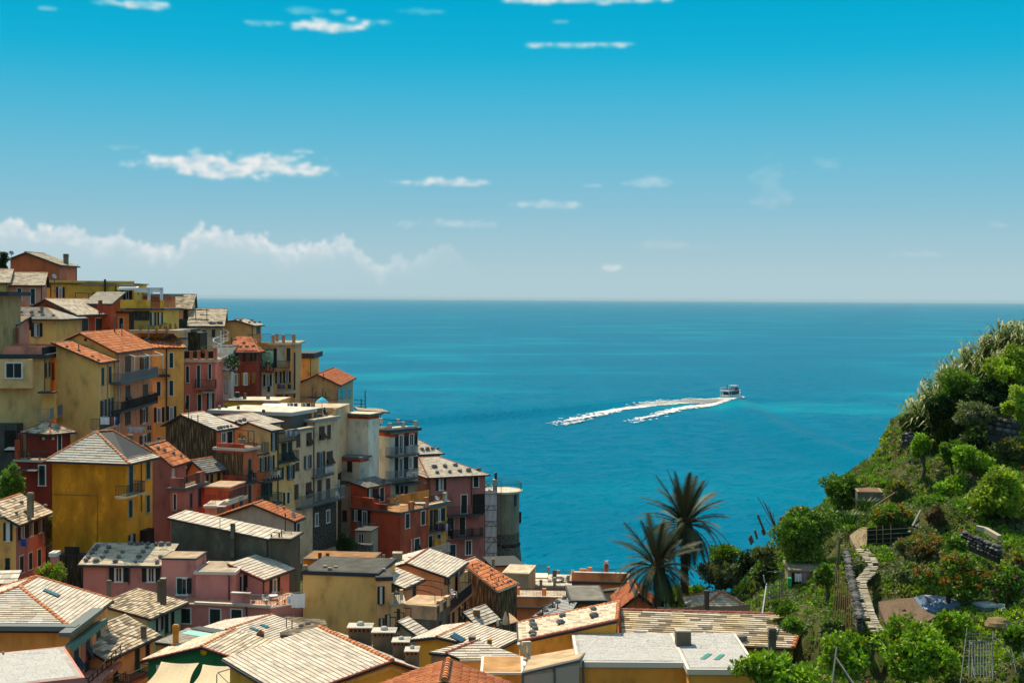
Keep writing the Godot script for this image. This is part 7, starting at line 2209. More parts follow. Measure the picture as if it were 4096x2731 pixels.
func gull(label: String, x: float, y: float, depth: float, turn: float, k := 1.0) -> void:
	var t := thing("seagull" if k == 1.0 else "pigeon", label, "bird", at(x, y, depth), turn)
	t.scale = Vector3.ONE * k
	var legs := MB.new()
	for s in [-.04, .04]:
		legs.bar(Vector3(s, 0, 0), Vector3(s, .12, 0), .008)
		legs.box(Vector3(s - .02, 0, -.01), Vector3(s + .02, .01, .06))
	part("leg", legs, mat("bird_leg", lin(.4, .25, .1), .6), t)
	part("body", surface_nets([Vector3(0, .2, -.12), Vector3(0, .2, .1), Vector3(0, .3, .2), Vector3(0, .37, .24), Vector3(0, .24, -.3)], [[0, 1, .085, .095], [1, 2, .07, .045], [2, 3, .042, .05], [0, 4, .06, .02]], .03), mat("bird_white", lin(.7, .7, .7) if k == 1.0 else lin(.15, .15, .18), .7), t)
	var w := MB.new()
	for s in [-1, 1]:
		w.ball(Vector3(s * .075, .23, -.12), Vector3(.03, .07, .24), 6)
	part("wing", w, mat("bird_grey", lin(.28, .3, .32), .7), t)
	var b := MB.new()
	b.bar(Vector3(0, .365, .27), Vector3(0, .355, .37), .012)
	part("beak", b, mat("bird_beak", lin(.6, .35, .02), .6), t)

var ground_points := []    # x, z, height
func ground(x: float, z: float) -> float:
	var s := .0
	var t := .0
	for p in ground_points:
		var d: float = (p.x - x) * (p.x - x) + (p.y - z) * (p.y - z) + .6
		var w := 1.0 / (d * d)
		s += w * p.z
		t += w
	return s / t

func land() -> void:
	view(0)
	for g in [[4096, 2850, 66], [4096, 2640, 70], [4096, 2420, 78], [4096, 2150, 88], [4096, 1900, 96], [4096, 1690, 103], [4096, 1500, 110], [4096, 1420, 116], [4500, 2600, 66], [4500, 2200, 80], [4500, 1900, 90], [4500, 1500, 104], [4500, 1250, 116],
			[3900, 2860, 66], [3900, 2660, 71], [3900, 2450, 77], [3900, 2230, 86], [3900, 2000, 95], [3900, 1770, 104], [3900, 1580, 112], [3900, 1500, 118], [3700, 2900, 67], [3700, 2760, 72.5], [3700, 2510, 75.2], [3700, 2250, 86], [3700, 2020, 97], [3700, 1830, 106], [3700, 1700, 113], [3700, 1660, 118],
			[3500, 2900, 67], [3500, 2740, 73], [3500, 2520, 75.2], [3500, 2200, 89], [3500, 2030, 98], [3500, 1920, 106], [3560, 1860, 112], [3350, 2900, 67], [3350, 2760, 71], [3330, 2450, 80], [3350, 2280, 89], [3350, 2110, 98], [3350, 2040, 104],
			[3200, 2900, 66], [3240, 2650, 76], [2700, 2850, 78], [3000, 2850, 77], [3150, 2820, 78], [2400, 2850, 78], [3200, 2430, 84], [3150, 2370, 88], [3150, 2260, 96], [3150, 2190, 101], [2980, 2570, 87], [3000, 2500, 97], [2980, 2410, 104], [3000, 2340, 112], [3110, 2470, 82], [2750, 2570, 90], [2750, 2430, 106], [2750, 2470, 113], [2900, 2420, 113], [2600, 2570, 92], [2600, 2490, 105], [2500, 2520, 108],
			[2500, 3000, 66], [2900, 2950, 66], [2100, 3050, 66], [1500, 3050, 66], [800, 3050, 66], [100, 3050, 66]]:
		var p := at(g[0], g[1], g[2])
		ground_points.append(Vector3(p.x, p.z, p.y))
	for e in [[48, -134, 40], [60, -150, 30], [38, -134, 25], [28, -128, 12], [24, -122, 8], [22, -123, 4], [17, -121, 4], [12, -120, 4], [8, -119, 6], [14, -130, -4], [30, -150, -6], [60, -180, -8], [4, -132, 16], [5, -150, 14], [9, -160, 3], [10, -185, -4], [0, -205, -5], [-20, -222, -4], [-45, -228, 5], [-75, -215, 50], [-90, -180, 62], [-90, -140, 50], [-75, -100, 40], [-60, -60, 34], [80, -60, 52], [80, -110, 66], [70, -20, 50], [-50, -10, 40], [0, -20, 45], [0, 30, 56], [-60, 60, 66], [60, 60, 66], [0, 90, 74]]:
		ground_points.append(Vector3(e[0], e[1], e[2]))
	for i in 9:
		for z in [-168, -188, -210, -232]:
			ground_points.append(Vector3(14 + i * 12 + (8 if z > -170 else 0), z, -9))
	for e in [[2960, 2720, 80], [3060, 2720, 80], [3120, 2690, 79], [2800, 2720, 82], [2650, 2720, 82]]:
		var p := at(e[0], e[1], e[2])
		ground_points.append(Vector3(p.x, p.z, p.y))
	var fixed := ground_points.size()
	for c in get_children():
		if c.has_meta("category") and str(c.get_meta("category")) in ["house", "apartment house", "tower", "building", "terrace"]:
			var p: Vector3 = c.position
			if p.z < -60:
				ground_points.append(Vector3(p.x, p.z, p.y + c.get_meta("sink", 1.0)))
	var soil := noise_tex("soil", .02, 6, [[.0, Color(.10, .085, .05)], [.4, Color(.22, .19, .10)], [.52, Color(.24, .27, .09)], [.7, Color(.30, .34, .12)], [1.0, Color(.45, .40, .25)]], 512, FastNoiseLite.TYPE_SIMPLEX_SMOOTH, 17)
	var sm := mat("earth", Color(1.5, 1.5, 1.5), .95, soil, Vector3.ONE * .09, noise_tex("grain", .06, 4, []), 6.0)
	sm.albedo_color = Color(1, 1, 1)
	sheet("hillside", Rect2(-100, -232, 206, 332), 2.6, sm, "sloping ground under the village and behind it", func(x, z): return x > 7.5 and x < 75 and z < -62 and z > -140)
	sheet("garden_ground", Rect2(7.0, -141, 70, 80), .9, sm, "earth and grass of the terraced gardens on the right")
	ground_points.resize(fixed)

func sheet(called: String, area: Rect2, cell: float, m: Material, label: String, skip = null) -> void:
	var nx := int(area.size.x / cell)
	var nz := int(area.size.y / cell)
	var g := PackedVector3Array()
	var nn := FastNoiseLite.new()
	nn.frequency = .25
	for j in nz + 1:
		for i in nx + 1:
			var x := area.position.x + area.size.x * i / nx
			var z := area.position.y + area.size.y * j / nz
			g.append(Vector3(x, ground(x, z) + nn.get_noise_2d(x, z) * .25 - (.15 if skip else .0), z))
	var st := SurfaceTool.new()
	st.begin(Mesh.PRIMITIVE_TRIANGLES)
	st.set_smooth_group(0)
	for p in g:
		st.add_vertex(p)
	for j in nz:
		for i in nx:
			var k := j * (nx + 1) + i
			if skip and skip.call(g[k].x, g[k].z) and skip.call(g[k + nx + 2].x, g[k + nx + 2].z):
				continue
			for q in [k, k + 1, k + nx + 1, k + 1, k + nx + 2, k + nx + 1]:
				st.add_index(q)
	st.generate_normals()
	setting(called, st.commit(), m, label)

# ---------- plants ----------
var clump: ArrayMesh
func clump_mesh() -> ArrayMesh:    # nine leaves round a twig
	if clump == null:
		var m := MB.new()
		var g := RandomNumberGenerator.new()
		g.seed = 5
		for i in 9:
			var d := Vector3(g.randfn(), g.randfn() * .7 + .35, g.randfn()).normalized()
			var s := d.cross(Vector3(g.randfn(), g.randfn(), g.randfn())).normalized() * .24
			var o := d * .25
			var t := d * g.randf_range(.85, 1.15) + Vector3(0, -.12, 0)
			var mid := (o + t) / 2 + s.cross(d) * .25
			m.tri(o, mid + s, t)
			m.tri(o, t, mid - s)
		clump = m.mesh()
	return clump

func scatter(called: String, mesh_: Mesh, xf: Array, colors: Array, m: Material, parent: Node) -> MultiMeshInstance3D:
	var mm := MultiMesh.new()
	mm.transform_format = MultiMesh.TRANSFORM_3D
	mm.use_colors = true
	mm.mesh = mesh_
	mm.instance_count = xf.size()
	for i in xf.size():
		mm.set_instance_transform(i, xf[i])
		mm.set_instance_color(i, colors[i])
	var o := MultiMeshInstance3D.new()
	o.name = called
	o.multimesh = mm
	o.material_override = m
	parent.add_child(o, true)
	return o

const GREENS := {"bright": [.20, .33, .02], "lime": [.30, .40, .03], "mid": [.12, .22, .02], "dark": [.03, .07, .012], "olive": [.13, .16, .06], "grey": [.16, .19, .10], "brown": [.13, .085, .04], "rust": [.30, .13, .025], "yellow": [.40, .32, .02]}

func rand_turn() -> Basis:
	return Basis(Vector3(rng.randfn(), rng.randfn(), rng.randfn()).normalized(), rng.randf() * TAU)

# x, y the middle of the crown in pixels, rx and ry its half size; the stem goes down to the ground
func PLANT(called: String, label: String, category: String, x: float, y: float, depth: float, rx: float, ry: float, tone: String, leaf := .2, fill := 1.0, tips := "", fruit := Color(0, 0, 0), group := "") -> Node3D:
	var c := at(x, y, depth)
	var r := Vector3(metres(rx, depth), metres(ry, depth), metres(rx, depth) * .85)
	var gy := minf(ground(c.x, c.z), c.y - r.y * .7)
	var t := thing(called, label, category, Vector3(c.x, gy, c.z), .0, group)
	var mid := Vector3(0, c.y - gy, 0)
	if called.ends_with("tree") and mid.y - r.y * .4 > .2:
		var tr := MB.new()
		var bend := Vector3(rng.randf_range(-.3, .3), 0, rng.randf_range(-.2, .2))
		tr.tube([Vector3(0, -.5, 0), mid * .4 + bend, mid + Vector3(0, -r.y * .2, 0)], .17, 6, .08)
		for i in 4:
			var a := TAU * i / 4 + .5
			tr.tube([mid * .55 + bend, mid + Vector3(cos(a) * r.x * .35, -r.y * .1, sin(a) * r.z * .35), mid + Vector3(cos(a) * r.x * .6, r.y * .35, sin(a) * r.z * .6)], .08, 5, .03)
		part("trunk", tr, mat("bark", lin(.09, .065, .045), .95), t)
	var lobes := []
	for i in 13:
		var d := Vector3(rng.randfn(), rng.randfn(), rng.randfn()).normalized()
		lobes.append([mid + d * r * rng.randf_range(.35, .72), rng.randf_range(.28, .5), rng.randf_range(.72, 1.3)])
	var n := int(clampf(24.0 * fill * (r.x * r.y) / (leaf * leaf), 150, 3600))
	var xf := []
	var cols := []
	var base: Array = GREENS[tone]
	for i in n:
		var l: Array = lobes[i % 13]
		var d := Vector3(rng.randfn(), rng.randfn(), rng.randfn()).normalized()
		var p: Vector3 = l[0] + d * r * l[1] * pow(rng.randf(), .33)
		var s := leaf * rng.randf_range(.7, 1.35)
		xf.append(Transform3D(rand_turn().scaled(Vector3.ONE * s), p))
		var k: float = l[2] * rng.randf_range(.7, 1.3)
		var q := base
		if tips and d.y > .0 and rng.randf() < .42:
			q = GREENS[tips]
		cols.append(Color(q[0] * k * rng.randf_range(.9, 1.15), q[1] * k, q[2] * k))
	tag(scatter("crown" if called.ends_with("tree") else "foliage", clump_mesh(), xf, cols, leaf_mat(), t), "", "", "", "stuff")
	if fruit.r + fruit.g + fruit.b > 0:
		var fm := MB.new()
		fm.ball(Vector3.ZERO, Vector3(1, 1, 1), 4)
		var fx := []
		var fc := []
		for i in int(24 + n / 70.0):
			var l: Array = lobes[i % 13]
			var d := Vector3(rng.randfn(), rng.randfn(), absf(rng.randfn())).normalized()
			fx.append(Transform3D(Basis.from_scale(Vector3(.065, .08, .065) * rng.randf_range(.8, 1.2)), l[0] + d * r * l[1] * 1.04))
			fc.append(fruit)
		tag(scatter("fruit" if fruit.b < .1 and fruit.g > .2 else "blossom", fm.mesh(), fx, fc, leaf_mat(), t), "", "", "", "stuff")
	return t

var cane: ArrayMesh
func REEDS(label: String, x: float, y: float, depth: float, w: float, h: float, n: int) -> void:
	if cane == null:
		var m := MB.new()
		var g := RandomNumberGenerator.new()
		g.seed = 8
		m.tube([Vector3.ZERO, Vector3(-.05, .5, 0), Vector3(-.2, 1.0, 0)], .008, 4, .003)
		for i in 13:
			var f := .2 + .8 * i / 13.0
			var o := Vector3(-.2 * f * f, f, 0)
			var a := g.randf_range(-1.1, 1.1) + (PI if i % 4 else .0)
			var d := Vector3(cos(a), 0, sin(a))
			var side := Vector3(-d.z, .2, d.x) * .016
			var k := g.randf_range(.2, .34)
			var q := [o, o + d * k * .5 + Vector3(0, .10, 0), o + d * k + Vector3(-.04, .0, 0)]
			m.quad(q[0] - side * .5, q[0] + side * .5, q[1] + side, q[1] - side)
			m.tri(q[1] - side, q[1] + side, q[2])
		cane = m.mesh()
	var c := at(x, y, depth)
	var gy := ground(c.x, c.z)
	var t := thing("reed_clump", label, "reeds", Vector3(c.x, minf(gy, c.y - .3), c.z), .0, "giant reeds along the ridge")
	var xf := []
	var cols := []
	for i in n:
		var p := Vector3(rng.randfn() * metres(w, depth) * .5, 0, rng.randfn() * .9)
		var hh := (metres(h, depth) + c.y - t.position.y) * rng.randf_range(.65, 1.1)
		xf.append(Transform3D(Basis(Vector3(0, 0, 1), rng.randf_range(-.1, .35)) * Basis(Vector3.UP, rng.randf_range(-.9, .9)) * Basis.from_scale(Vector3.ONE * hh), p))
		cols.append(Color(.17, .22, .035) * rng.randf_range(.55, 1.3))
	tag(scatter("canes", cane, xf, cols, leaf_mat(), t), "", "", "", "stuff")

func draped(px: Array, depth: Array, up := .05, mid := .0) -> MB:    # a patch lying on the ground, from its outline
	var c := Vector3.ZERO
	var q := []
	for i in px.size():
		var p := at(px[i][0], px[i][1], depth[i])
		q.append(p)
		c += p / px.size()
	var m := MB.new()
	var n := 7
	var ring := func(k: float) -> Array:
		var out := []
		for i in q.size():
			var p: Vector3 = c.lerp(q[i], k)
			out.append(Vector3(p.x, p.y + up + mid * rng.randf_range(-1, 1) * minf(1.0, (1 - k) * 4), p.z))
		return out
	var prev: Array = ring.call(1.0)
	for e in q.size():
		var f := (e + 1) % q.size()
		m.quad(prev[f], prev[e], prev[e] - Vector3(0, .4, 0), prev[f] - Vector3(0, .4, 0))
	for j in range(1, n):
		var cur: Array = ring.call(1.0 - j / float(n))
		for e in q.size():
			var f := (e + 1) % q.size()
			m.tri(prev[e], prev[f], cur[f])
			m.tri(prev[e], cur[f], cur[e])
		prev = cur
	m.poly(prev)
	if m.n[m.n.size() - 1].y < 0:
		for i in range(0, m.v.size(), 3):
			var s := m.v[i + 1]
			m.v[i + 1] = m.v[i + 2]
			m.v[i + 2] = s
			for k in 3:
				m.n[i + k] = -m.n[i + k]
	return m

# a dry stone wall between two pixels, each stone a part
func STONE_WALL(label: String, a: Array, b: Array, height: float, rows: int) -> void:
	var p := at(a[0], a[1], a[2])
	var q := at(b[0], b[1], b[2])
	var t := thing("stone_wall", label, "wall", p)
	var d := (q - p)
	var len_ := d.length()
	var n := int(len_ / .36)
	var core := MB.new()
	var w := Vector3(-d.z, 0, d.x).normalized()
	core.prism([Vector3(0, height * .94, 0) - w * .07, d + Vector3(0, height * .94, 0) - w * .07, d + Vector3(0, height * .94, 0) + w * .07, Vector3(0, height * .94, 0) + w * .07] if w.z < 0 else [Vector3(0, height * .94, 0) + w * .07, d + Vector3(0, height * .94, 0) + w * .07, d + Vector3(0, height * .94, 0) - w * .07, Vector3(0, height * .94, 0) - w * .07], Vector3(0, -height * 1.3, 0))
	part("core", core, mat("wall_core", lin(.05, .045, .035), .95), t)
	for r in rows:
		for i in n:
			var s := Vector3(.24 * rng.randf_range(.75, 1.2), height / rows * .85 * rng.randf_range(.8, 1.15), .28)
			var i_tone := rng.randi() % 4
			var o := d * ((i + rng.randf_range(.2, .8)) / n) + Vector3(0, height * (r + .45) / rows, 0) + w * rng.randf_range(-.05, .05)
			part("stone", stone_meshes[rng.randi() % 4], mat("stone_w%d" % i_tone, lin(1, 1, 1) * [.24, .33, .19, .40][i_tone], .95), t, Transform3D(Basis(Vector3.UP, atan2(-d.z, d.x) + rng.randf_range(-.2, .2)) * Basis.from_scale(s), o))

func STICKS(called: String, label: String, category: String, list: Array, r: float, m: Material, each := "pole") -> Node3D:   # [x, y, x, y, depth, depth]
	var o := at(list[0][0], list[0][1], list[0][4])
	var t := thing(called, label, category, o)
	for e in list:
		var b := MB.new()
		b.bar(at(e[0], e[1], e[4]) - o, at(e[2], e[3], e[5]) - o, r)
		part(each, b, m, t)
	return t

func garden() -> void:
	view(0)
	var wood := mat("weathered_wood", lin(.12, .09, .06), .9)
	var bamboo := mat("bamboo", lin(.36, .22, .08), .7)
	var steel := mat("fence_steel", lin(.10, .11, .11), .5)
	# reeds and shrubs on the ridge, then down the slope
	var rl := ["reed clump at the top right corner of the hill, tallest against the sea", "reed clump just left of the tallest one on the ridge", "reed clump leaning over the sea in the middle of the ridge", "reed clump above the dark shrubs on the upper ridge", "ragged reed clump where the ridge starts to drop", "reed clump low on the ridge, hanging left over the sea", "lowest reed clump at the left edge of the upper slope", "short reeds below the top right corner"]
	var k := 0
	for e in [[4095, 1420, 111, 60, 130, 80], [4010, 1445, 111, 60, 95, 80], [3950, 1465, 111, 55, 70, 75], [3895, 1490, 111, 50, 58, 70], [3840, 1530, 110, 42, 55, 65], [3785, 1585, 109, 36, 50, 60], [3735, 1650, 108, 30, 50, 50], [4060, 1480, 108, 60, 80, 60]]:
		REEDS(rl[k], e[0], e[1], e[2], e[3], e[4], e[5])
		k += 1
	for e in [["bright yellow-green tree below the reeds at the right edge", 4036, 1468, 104, 95, 80, "lime", "tree"], ["dark leafy shrub under the middle of the reed ridge", 3850, 1540, 107, 95, 65, "mid", "shrub"], ["rounded dark shrub at the left end of the reed ridge", 3768, 1612, 106, 62, 58, "dark", "shrub"], ["feathery grey-green fennel in the middle of the upper slope", 3887, 1660, 101, 80, 48, "grey", "shrub"],
			["yellow-green bush cut by the right picture edge below the lime tree", 4070, 1610, 100, 55, 62, "lime", "shrub"], ["very dark shaded bush under the lime tree", 3965, 1570, 104, 80, 60, "dark", "shrub"], ["dark round shrub overhanging the sea halfway down the ridge", 3690, 1700, 107, 58, 58, "dark", "shrub"], ["small olive broom bush at the cliff edge over the sea", 3636, 1694, 108, 36, 36, "olive", "shrub"],
			["slim bright tree left of the upper garden", 3684, 1800, 102, 42, 62, "bright", "tree"], ["bushy green tree beside the slim bright one", 3806, 1803, 100, 52, 58, "mid", "tree"], ["spiky dark juniper on the upper right slope", 3895, 1762, 102, 62, 52, "dark", "shrub"], ["broad leafy tree above the large pale crown", 3891, 1846, 97, 92, 72, "bright", "tree"], ["huge pale yellow-green tree at the right edge of the middle slope", 4010, 1960, 91, 125, 108, "lime", "tree"],
			["grassy bush with yellow flowers right of the broad leafy tree", 4060, 1790, 99, 60, 50, "olive", "shrub"], ["small dark tree with pale tips standing against the sea, left of the cistern", 3381, 1962, 103, 92, 62, "mid", "tree"], ["orange-tinted low tree over the black net fence", 3568, 2064, 94, 85, 46, "mid", "tree"], ["yellow flowering bush right of the concrete cistern", 3600, 1965, 99, 42, 45, "olive", "shrub"],
			["low green bush under the huge pale tree", 3738, 2020, 96, 64, 40, "mid", "shrub"], ["brownish half-dry bush on the middle slope", 3748, 2072, 92, 46, 44, "brown", "shrub"], ["pale leafy bush left of the terrace wall", 3704, 2150, 87, 72, 48, "olive", "shrub"], ["fresh green bush on the garden beds of the middle slope", 3806, 1946, 97, 58, 46, "bright", "shrub"], ["big dark glossy tree behind the garden hut", 3224, 2146, 92, 132, 118, "mid", "tree"],
			["grey-green olive-like bush between the palms and the junipers", 2906, 2290, 105, 100, 72, "grey", "shrub"], ["tall shooting shrub right of the taller palm", 2885, 2215, 107, 78, 42, "mid", "shrub"], ["dense dark juniper left of the garden gate", 3064, 2306, 96, 52, 56, "dark", "shrub"], ["narrow dark conifer behind the juniper", 2992, 2256, 104, 38, 50, "dark", "shrub"], ["pale rose bush above the garden gate", 3058, 2216, 95, 46, 38, "olive", "shrub"],
			["tiny lemon tree in front of the garden hut", 3299, 2306, 85, 33, 44, "mid", "tree"], ["grey lavender bush beside the slab path", 3421, 2270, 86, 46, 38, "grey", "shrub"], ["grey-green lavender bush on the garden bed", 3611, 2300, 82, 46, 30, "grey", "shrub"], ["bright vine thicket below the two palms", 2757, 2392, 105, 130, 46, "bright", "shrub"], ["bright vine thicket behind the small hipped roof", 2990, 2392, 103, 75, 48, "bright", "shrub"],
			["glossy bright shrub in front of the grey flat roof", 3092, 2674, 67.5, 168, 82, "bright", "shrub"], ["low clipped bush at the garden steps", 3140, 2430, 82, 56, 26, "mid", "shrub"], ["orange-tipped peach tree above the blue tarpaulin", 3796, 2300, 79, 150, 92, "mid", "tree"], ["pale fruit bush behind the orange-tipped tree", 3685, 2196, 84, 108, 52, "olive", "shrub"], ["deep green bush at the foot of the terrace wall", 3822, 2196, 82, 46, 48, "mid", "shrub"],
			["large lemon tree in the lower right foreground", 3640, 2600, 70, 190, 112, "bright", "tree"], ["right-hand crown beside the large lemon tree", 3800, 2510, 72.5, 80, 62, "bright", "tree"], ["left lemon tree beside the leaning post", 3389, 2612, 69, 104, 86, "bright", "tree"], ["pink valerian bush by the white garden chair", 4034, 2350, 78, 66, 82, "mid", "shrub"], ["yellow broom at the right edge above the valerian", 4080, 2262, 81, 34, 52, "olive", "shrub"],
			["dark shaded tree beside the highest red house", 8, 1060, 180, 30, 52, "dark", "tree"], ["glossy tree in the shaded alley below the dark red house", 42, 1935, 124, 50, 68, "mid", "tree"], ["bright orange tree in the alley behind the hipped roof", 205, 2296, 104, 62, 42, "bright", "tree"], ["thin climbing plant on the alley wall", 195, 2120, 117, 12, 62, "olive", "shrub"], ["dark ivy bush on the old stone garden wall", 1380, 2176, 155.5, 38, 36, "dark", "shrub"], ["small dark ivy at the foot of the mustard house", 290, 2215, 115, 40, 40, "dark", "shrub"],
			["low shrub on the bed behind the tall stakes", 3170, 2500, 78, 40, 26, "mid", "shrub"], ["small bush at the lower end of the slab path", 3330, 2520, 75, 40, 32, "olive", "shrub"], ["leafy row plant beside the stone path", 3360, 2400, 81, 32, 36, "mid", "shrub"], ["bushy weed at the far right foreground", 4070, 2560, 69, 45, 40, "mid", "shrub"]]:
		var fruit := Color(0, 0, 0)
		var tips := ""
		var l: String = e[0]
		if l.contains("lemon tree") or l.contains("large lemon"):
			fruit = Color(.55, .36, .02)
		if l.contains("orange t") or l.contains("orange-tipped"):
			tips = "rust"
		if l.contains("orange-tinted"):
			tips = "rust"
		if l.contains("valerian"):
			fruit = Color(.55, .04, .25)
		if l.contains("yellow broom") or l.contains("yellow flower"):
			tips = "yellow"
		PLANT("fruit_tree" if e[7] == "tree" else "shrub", l, e[7], e[1], e[2], e[3], e[4] * 1.12, e[5] * 1.1, e[6], .36 if e[3] < 78 else .27 if e[3] < 90 else .3 if e[3] < 115 else .3, 1.0, tips, fruit)
	# spiky plants, grass and low growth over the slope, flowers
	for e in [["spiky iris tuft under the small dark tree", 3400, 2095, 96], ["spiky agapanthus tuft before the concrete cistern", 3462, 2040, 98]]:
		var t := thing("iris", e[0], "plant", at(e[1], e[2], e[3]))
		var m := MB.new()
		m.tinted = true
		for i in 60:
			var a := rng.randf() * TAU
			var d := Vector3(cos(a), 0, sin(a))
			var o := d * rng.randf() * .6
			var s := Vector3(-d.z, 0, d.x) * .035
			m.col = Color(.03, .075, .02) * rng.randf_range(.7, 1.5)
			m.quad(o - s, o + s, o + d * .25 + Vector3(0, .6, 0) + s, o + d * .25 + Vector3(0, .6, 0) - s)
			m.tri(o + d * .25 + Vector3(0, .6, 0) - s, o + d * .25 + Vector3(0, .6, 0) + s, o + d * .7 + Vector3(0, .85, 0))
		part("foliage", m, leaf_mat(), t)
	var nz := FastNoiseLite.new()
	nz.frequency = .16
	nz.seed = 40
	var xf := []
	var cols := []
	var px := []
	var pc := []
	while xf.size() < 21000:
		var x := rng.randf_range(9.0, 52.0)
		var z := rng.randf_range(-124.0, -62.0)
		var a := x / -z * F + 2048
		if a < 2650 or a > 4250:
			continue
		if a < 3235 and z > -84.5:
			continue
		var y := ground(x, z)
		var v := nz.get_noise_2d(x, z)
		var py := 1195 + (60 - y) / -z * F
		if (a > 3505 and a < 3730 and py > 2385 and py < 2510) or (a > 3420 and a < 3530 and py > 2190 and py < 2540 and rng.randf() < .7) or v > .5:
			continue
		var q: Array = GREENS[["lime", "olive", "bright", "mid", "grey"][clampi(int((v + .45) * 5.0 + rng.randf() * 1.4), 0, 4)]]
		var s := rng.randf_range(.14, .36) * (1.0 - v * .5)
		xf.append(Transform3D(Basis(Vector3.UP, rng.randf() * TAU) * Basis.from_scale(Vector3(s, s * rng.randf_range(.7, 1.5), s)), Vector3(x, y + .05, z)))
		cols.append(Color(q[0], q[1], q[2]) * rng.randf_range(.65, 1.35))
		if rng.randf() < .03 and (absf(a - 3450) < 130 or rng.randf() < .12):
			px.append(Transform3D(Basis.from_scale(Vector3.ONE * .07), Vector3(x, y + s + .15, z)))
			pc.append([Color(.72, .07, .02), Color(.75, .13, .02), Color(.6, .03, .03), Color(.65, .45, .02)][rng.randi() % 4])
	var gc := scatter(numbered("ground_cover"), clump_mesh(), xf, cols, leaf_mat(), self)
	tag(gc, "low grass and weeds growing over the garden slope", "grass", "", "stuff")
	var fm := MB.new()
	fm.ball(Vector3.ZERO, Vector3(1, .6, 1), 4)
	tag(scatter(numbered("poppies"), fm.mesh(), px, pc, leaf_mat(), self), "red and orange poppies dotted through the garden grass", "flowers", "", "stuff")
	# path of pale slabs
	var path := Node3D.new()
	path.name = "path"
	tag(path, "garden path of pale stone slabs", "", "", "structure")
	add_child(path)
	var pts := [[3448, 2200, 89], [3478, 2232, 87.5], [3492, 2262, 86], [3478, 2296, 84.5], [3440, 2330, 83], [3448, 2372, 81], [3462, 2415, 79], [3470, 2450, 77.5], [3488, 2490, 76], [3512, 2530, 74.5]]
	for i in pts.size() - 1:
		for j in 6:
			for s in 2:
				var f := (j + .5) / 6.0
				var c := at(lerpf(pts[i][0], pts[i + 1][0], f), lerpf(pts[i][1], pts[i + 1][1], f), lerpf(pts[i][2], pts[i + 1][2], f))
				var m := MB.new()
				m.obox(c + Vector3(-.2 + s * .4, .02 + rng.randf() * .03, rng.randf_range(-.03, .03)), Basis(Vector3.UP, rng.randf_range(-.15, .15)) * Basis.from_scale(Vector3(.2, .05, .15) * rng.randf_range(.85, 1.05)))
				if rng.randf() < .16:
					continue
				part("slab", m, plaster(lin(.50, .47, .41), 1), path)
	setting("soil_bed", draped([[3515, 2410], [3600, 2398], [3670, 2392], [3715, 2430], [3745, 2470], [3690, 2500], [3600, 2520], [3545, 2500], [3525, 2450]], [79.5, 80, 80.2, 78.5, 76.6, 75.3, 74.5, 75.3, 77.6], .05, .07), mat("soil_brown", lin(.23, .155, .10), .95, noise_tex("soil_b", .06, 5, [[.0, grey(.45)], [.5, grey(.8)], [1.0, grey(1.0)]], 256), Vector3.ONE * .5), "dug brown vegetable bed beside the path")
	setting("dirt_track", draped([[3440, 2115], [3490, 2105], [3470, 2150], [3465, 2200], [3440, 2210], [3415, 2180], [3400, 2145]], [95, 95.5, 93, 90, 89.7, 91, 93.2], .06, .05), mat("straw_track", lin(.42, .33, .2), .95, noise_tex("soil_b", .06, 5, []), Vector3.ONE * .6), "dry straw-covered track above the path")
	var tp := draped([[3655, 2395], [3700, 2385], [3770, 2392], [3835, 2408], [3850, 2435], [3790, 2440], [3740, 2452], [3690, 2440]], [80, 80.4, 80, 79.4, 78, 77.8, 77.3, 78], .1, .22)
	solo("tarpaulin", tp, mat("tarp_blue", lin(.10, .15, .24), .35), "crumpled blue-grey tarpaulin under the orange-tipped tree", "tarpaulin")
	STONE_WALL("dry stone wall along the left side of the slab path", [3385, 2235, 88], [3440, 2520, 74.5], .75, 4)
	STONE_WALL("rough terrace wall right of the peach tree's top", [3850, 2170, 86], [4000, 2235, 82], .8, 4)
	STONE_WALL("short dark terrace wall near the right edge of the middle slope", [3955, 1735, 101], [4075, 1760, 99], 1.4, 4)
	STONE_WALL("small stone wall by the sea below the broom", [3612, 1775, 106], [3650, 1765, 105], .8, 3)
	var sl := []
	for i in 9:
		sl.append([3332 + i * 9, 2460 + i * 8, 3348 + i * 7, 2268 + i * 12, 80 - i * .6, 80.5 - i * .6])
	STICKS("bean_poles", "row of leaning bamboo bean poles before the path's stone wall", "poles", sl, .02, bamboo)
	STICKS("bean_poles", "tall leaning stakes at the right end of the garden hut", "poles", [[3345, 2330, 3358, 2160, 86, 86.5], [3352, 2340, 3362, 2150, 86, 86.5], [3336, 2350, 3352, 2230, 86, 86]], .03, wood)
	STICKS("fence_posts", "slanting dark posts against the sea left of the big tree", "posts", [[3062, 2135, 3031, 2058, 97, 97], [3030, 2155, 3020, 2120, 97, 97], [3014, 2170, 3003, 2140, 97, 97], [3007, 2178, 2997, 2148, 97, 97], [3058, 2140, 3048, 2118, 97, 97]], .07, wood, "post")
	STICKS("cane_bundle", "bundle of thin dry canes leaning against the sea by the posts", "canes", [[3105, 2116, 3030, 1985, 96, 96], [3104, 2115, 3052, 2000, 96, 96], [3106, 2115, 3062, 2012, 96, 96], [3103, 2116, 3076, 2024, 96, 96], [3108, 2114, 3080, 2046, 96, 96], [3102, 2118, 3064, 2076, 96, 96], [3105, 2110, 3092, 2050, 96, 96]], .022, wood, "cane")
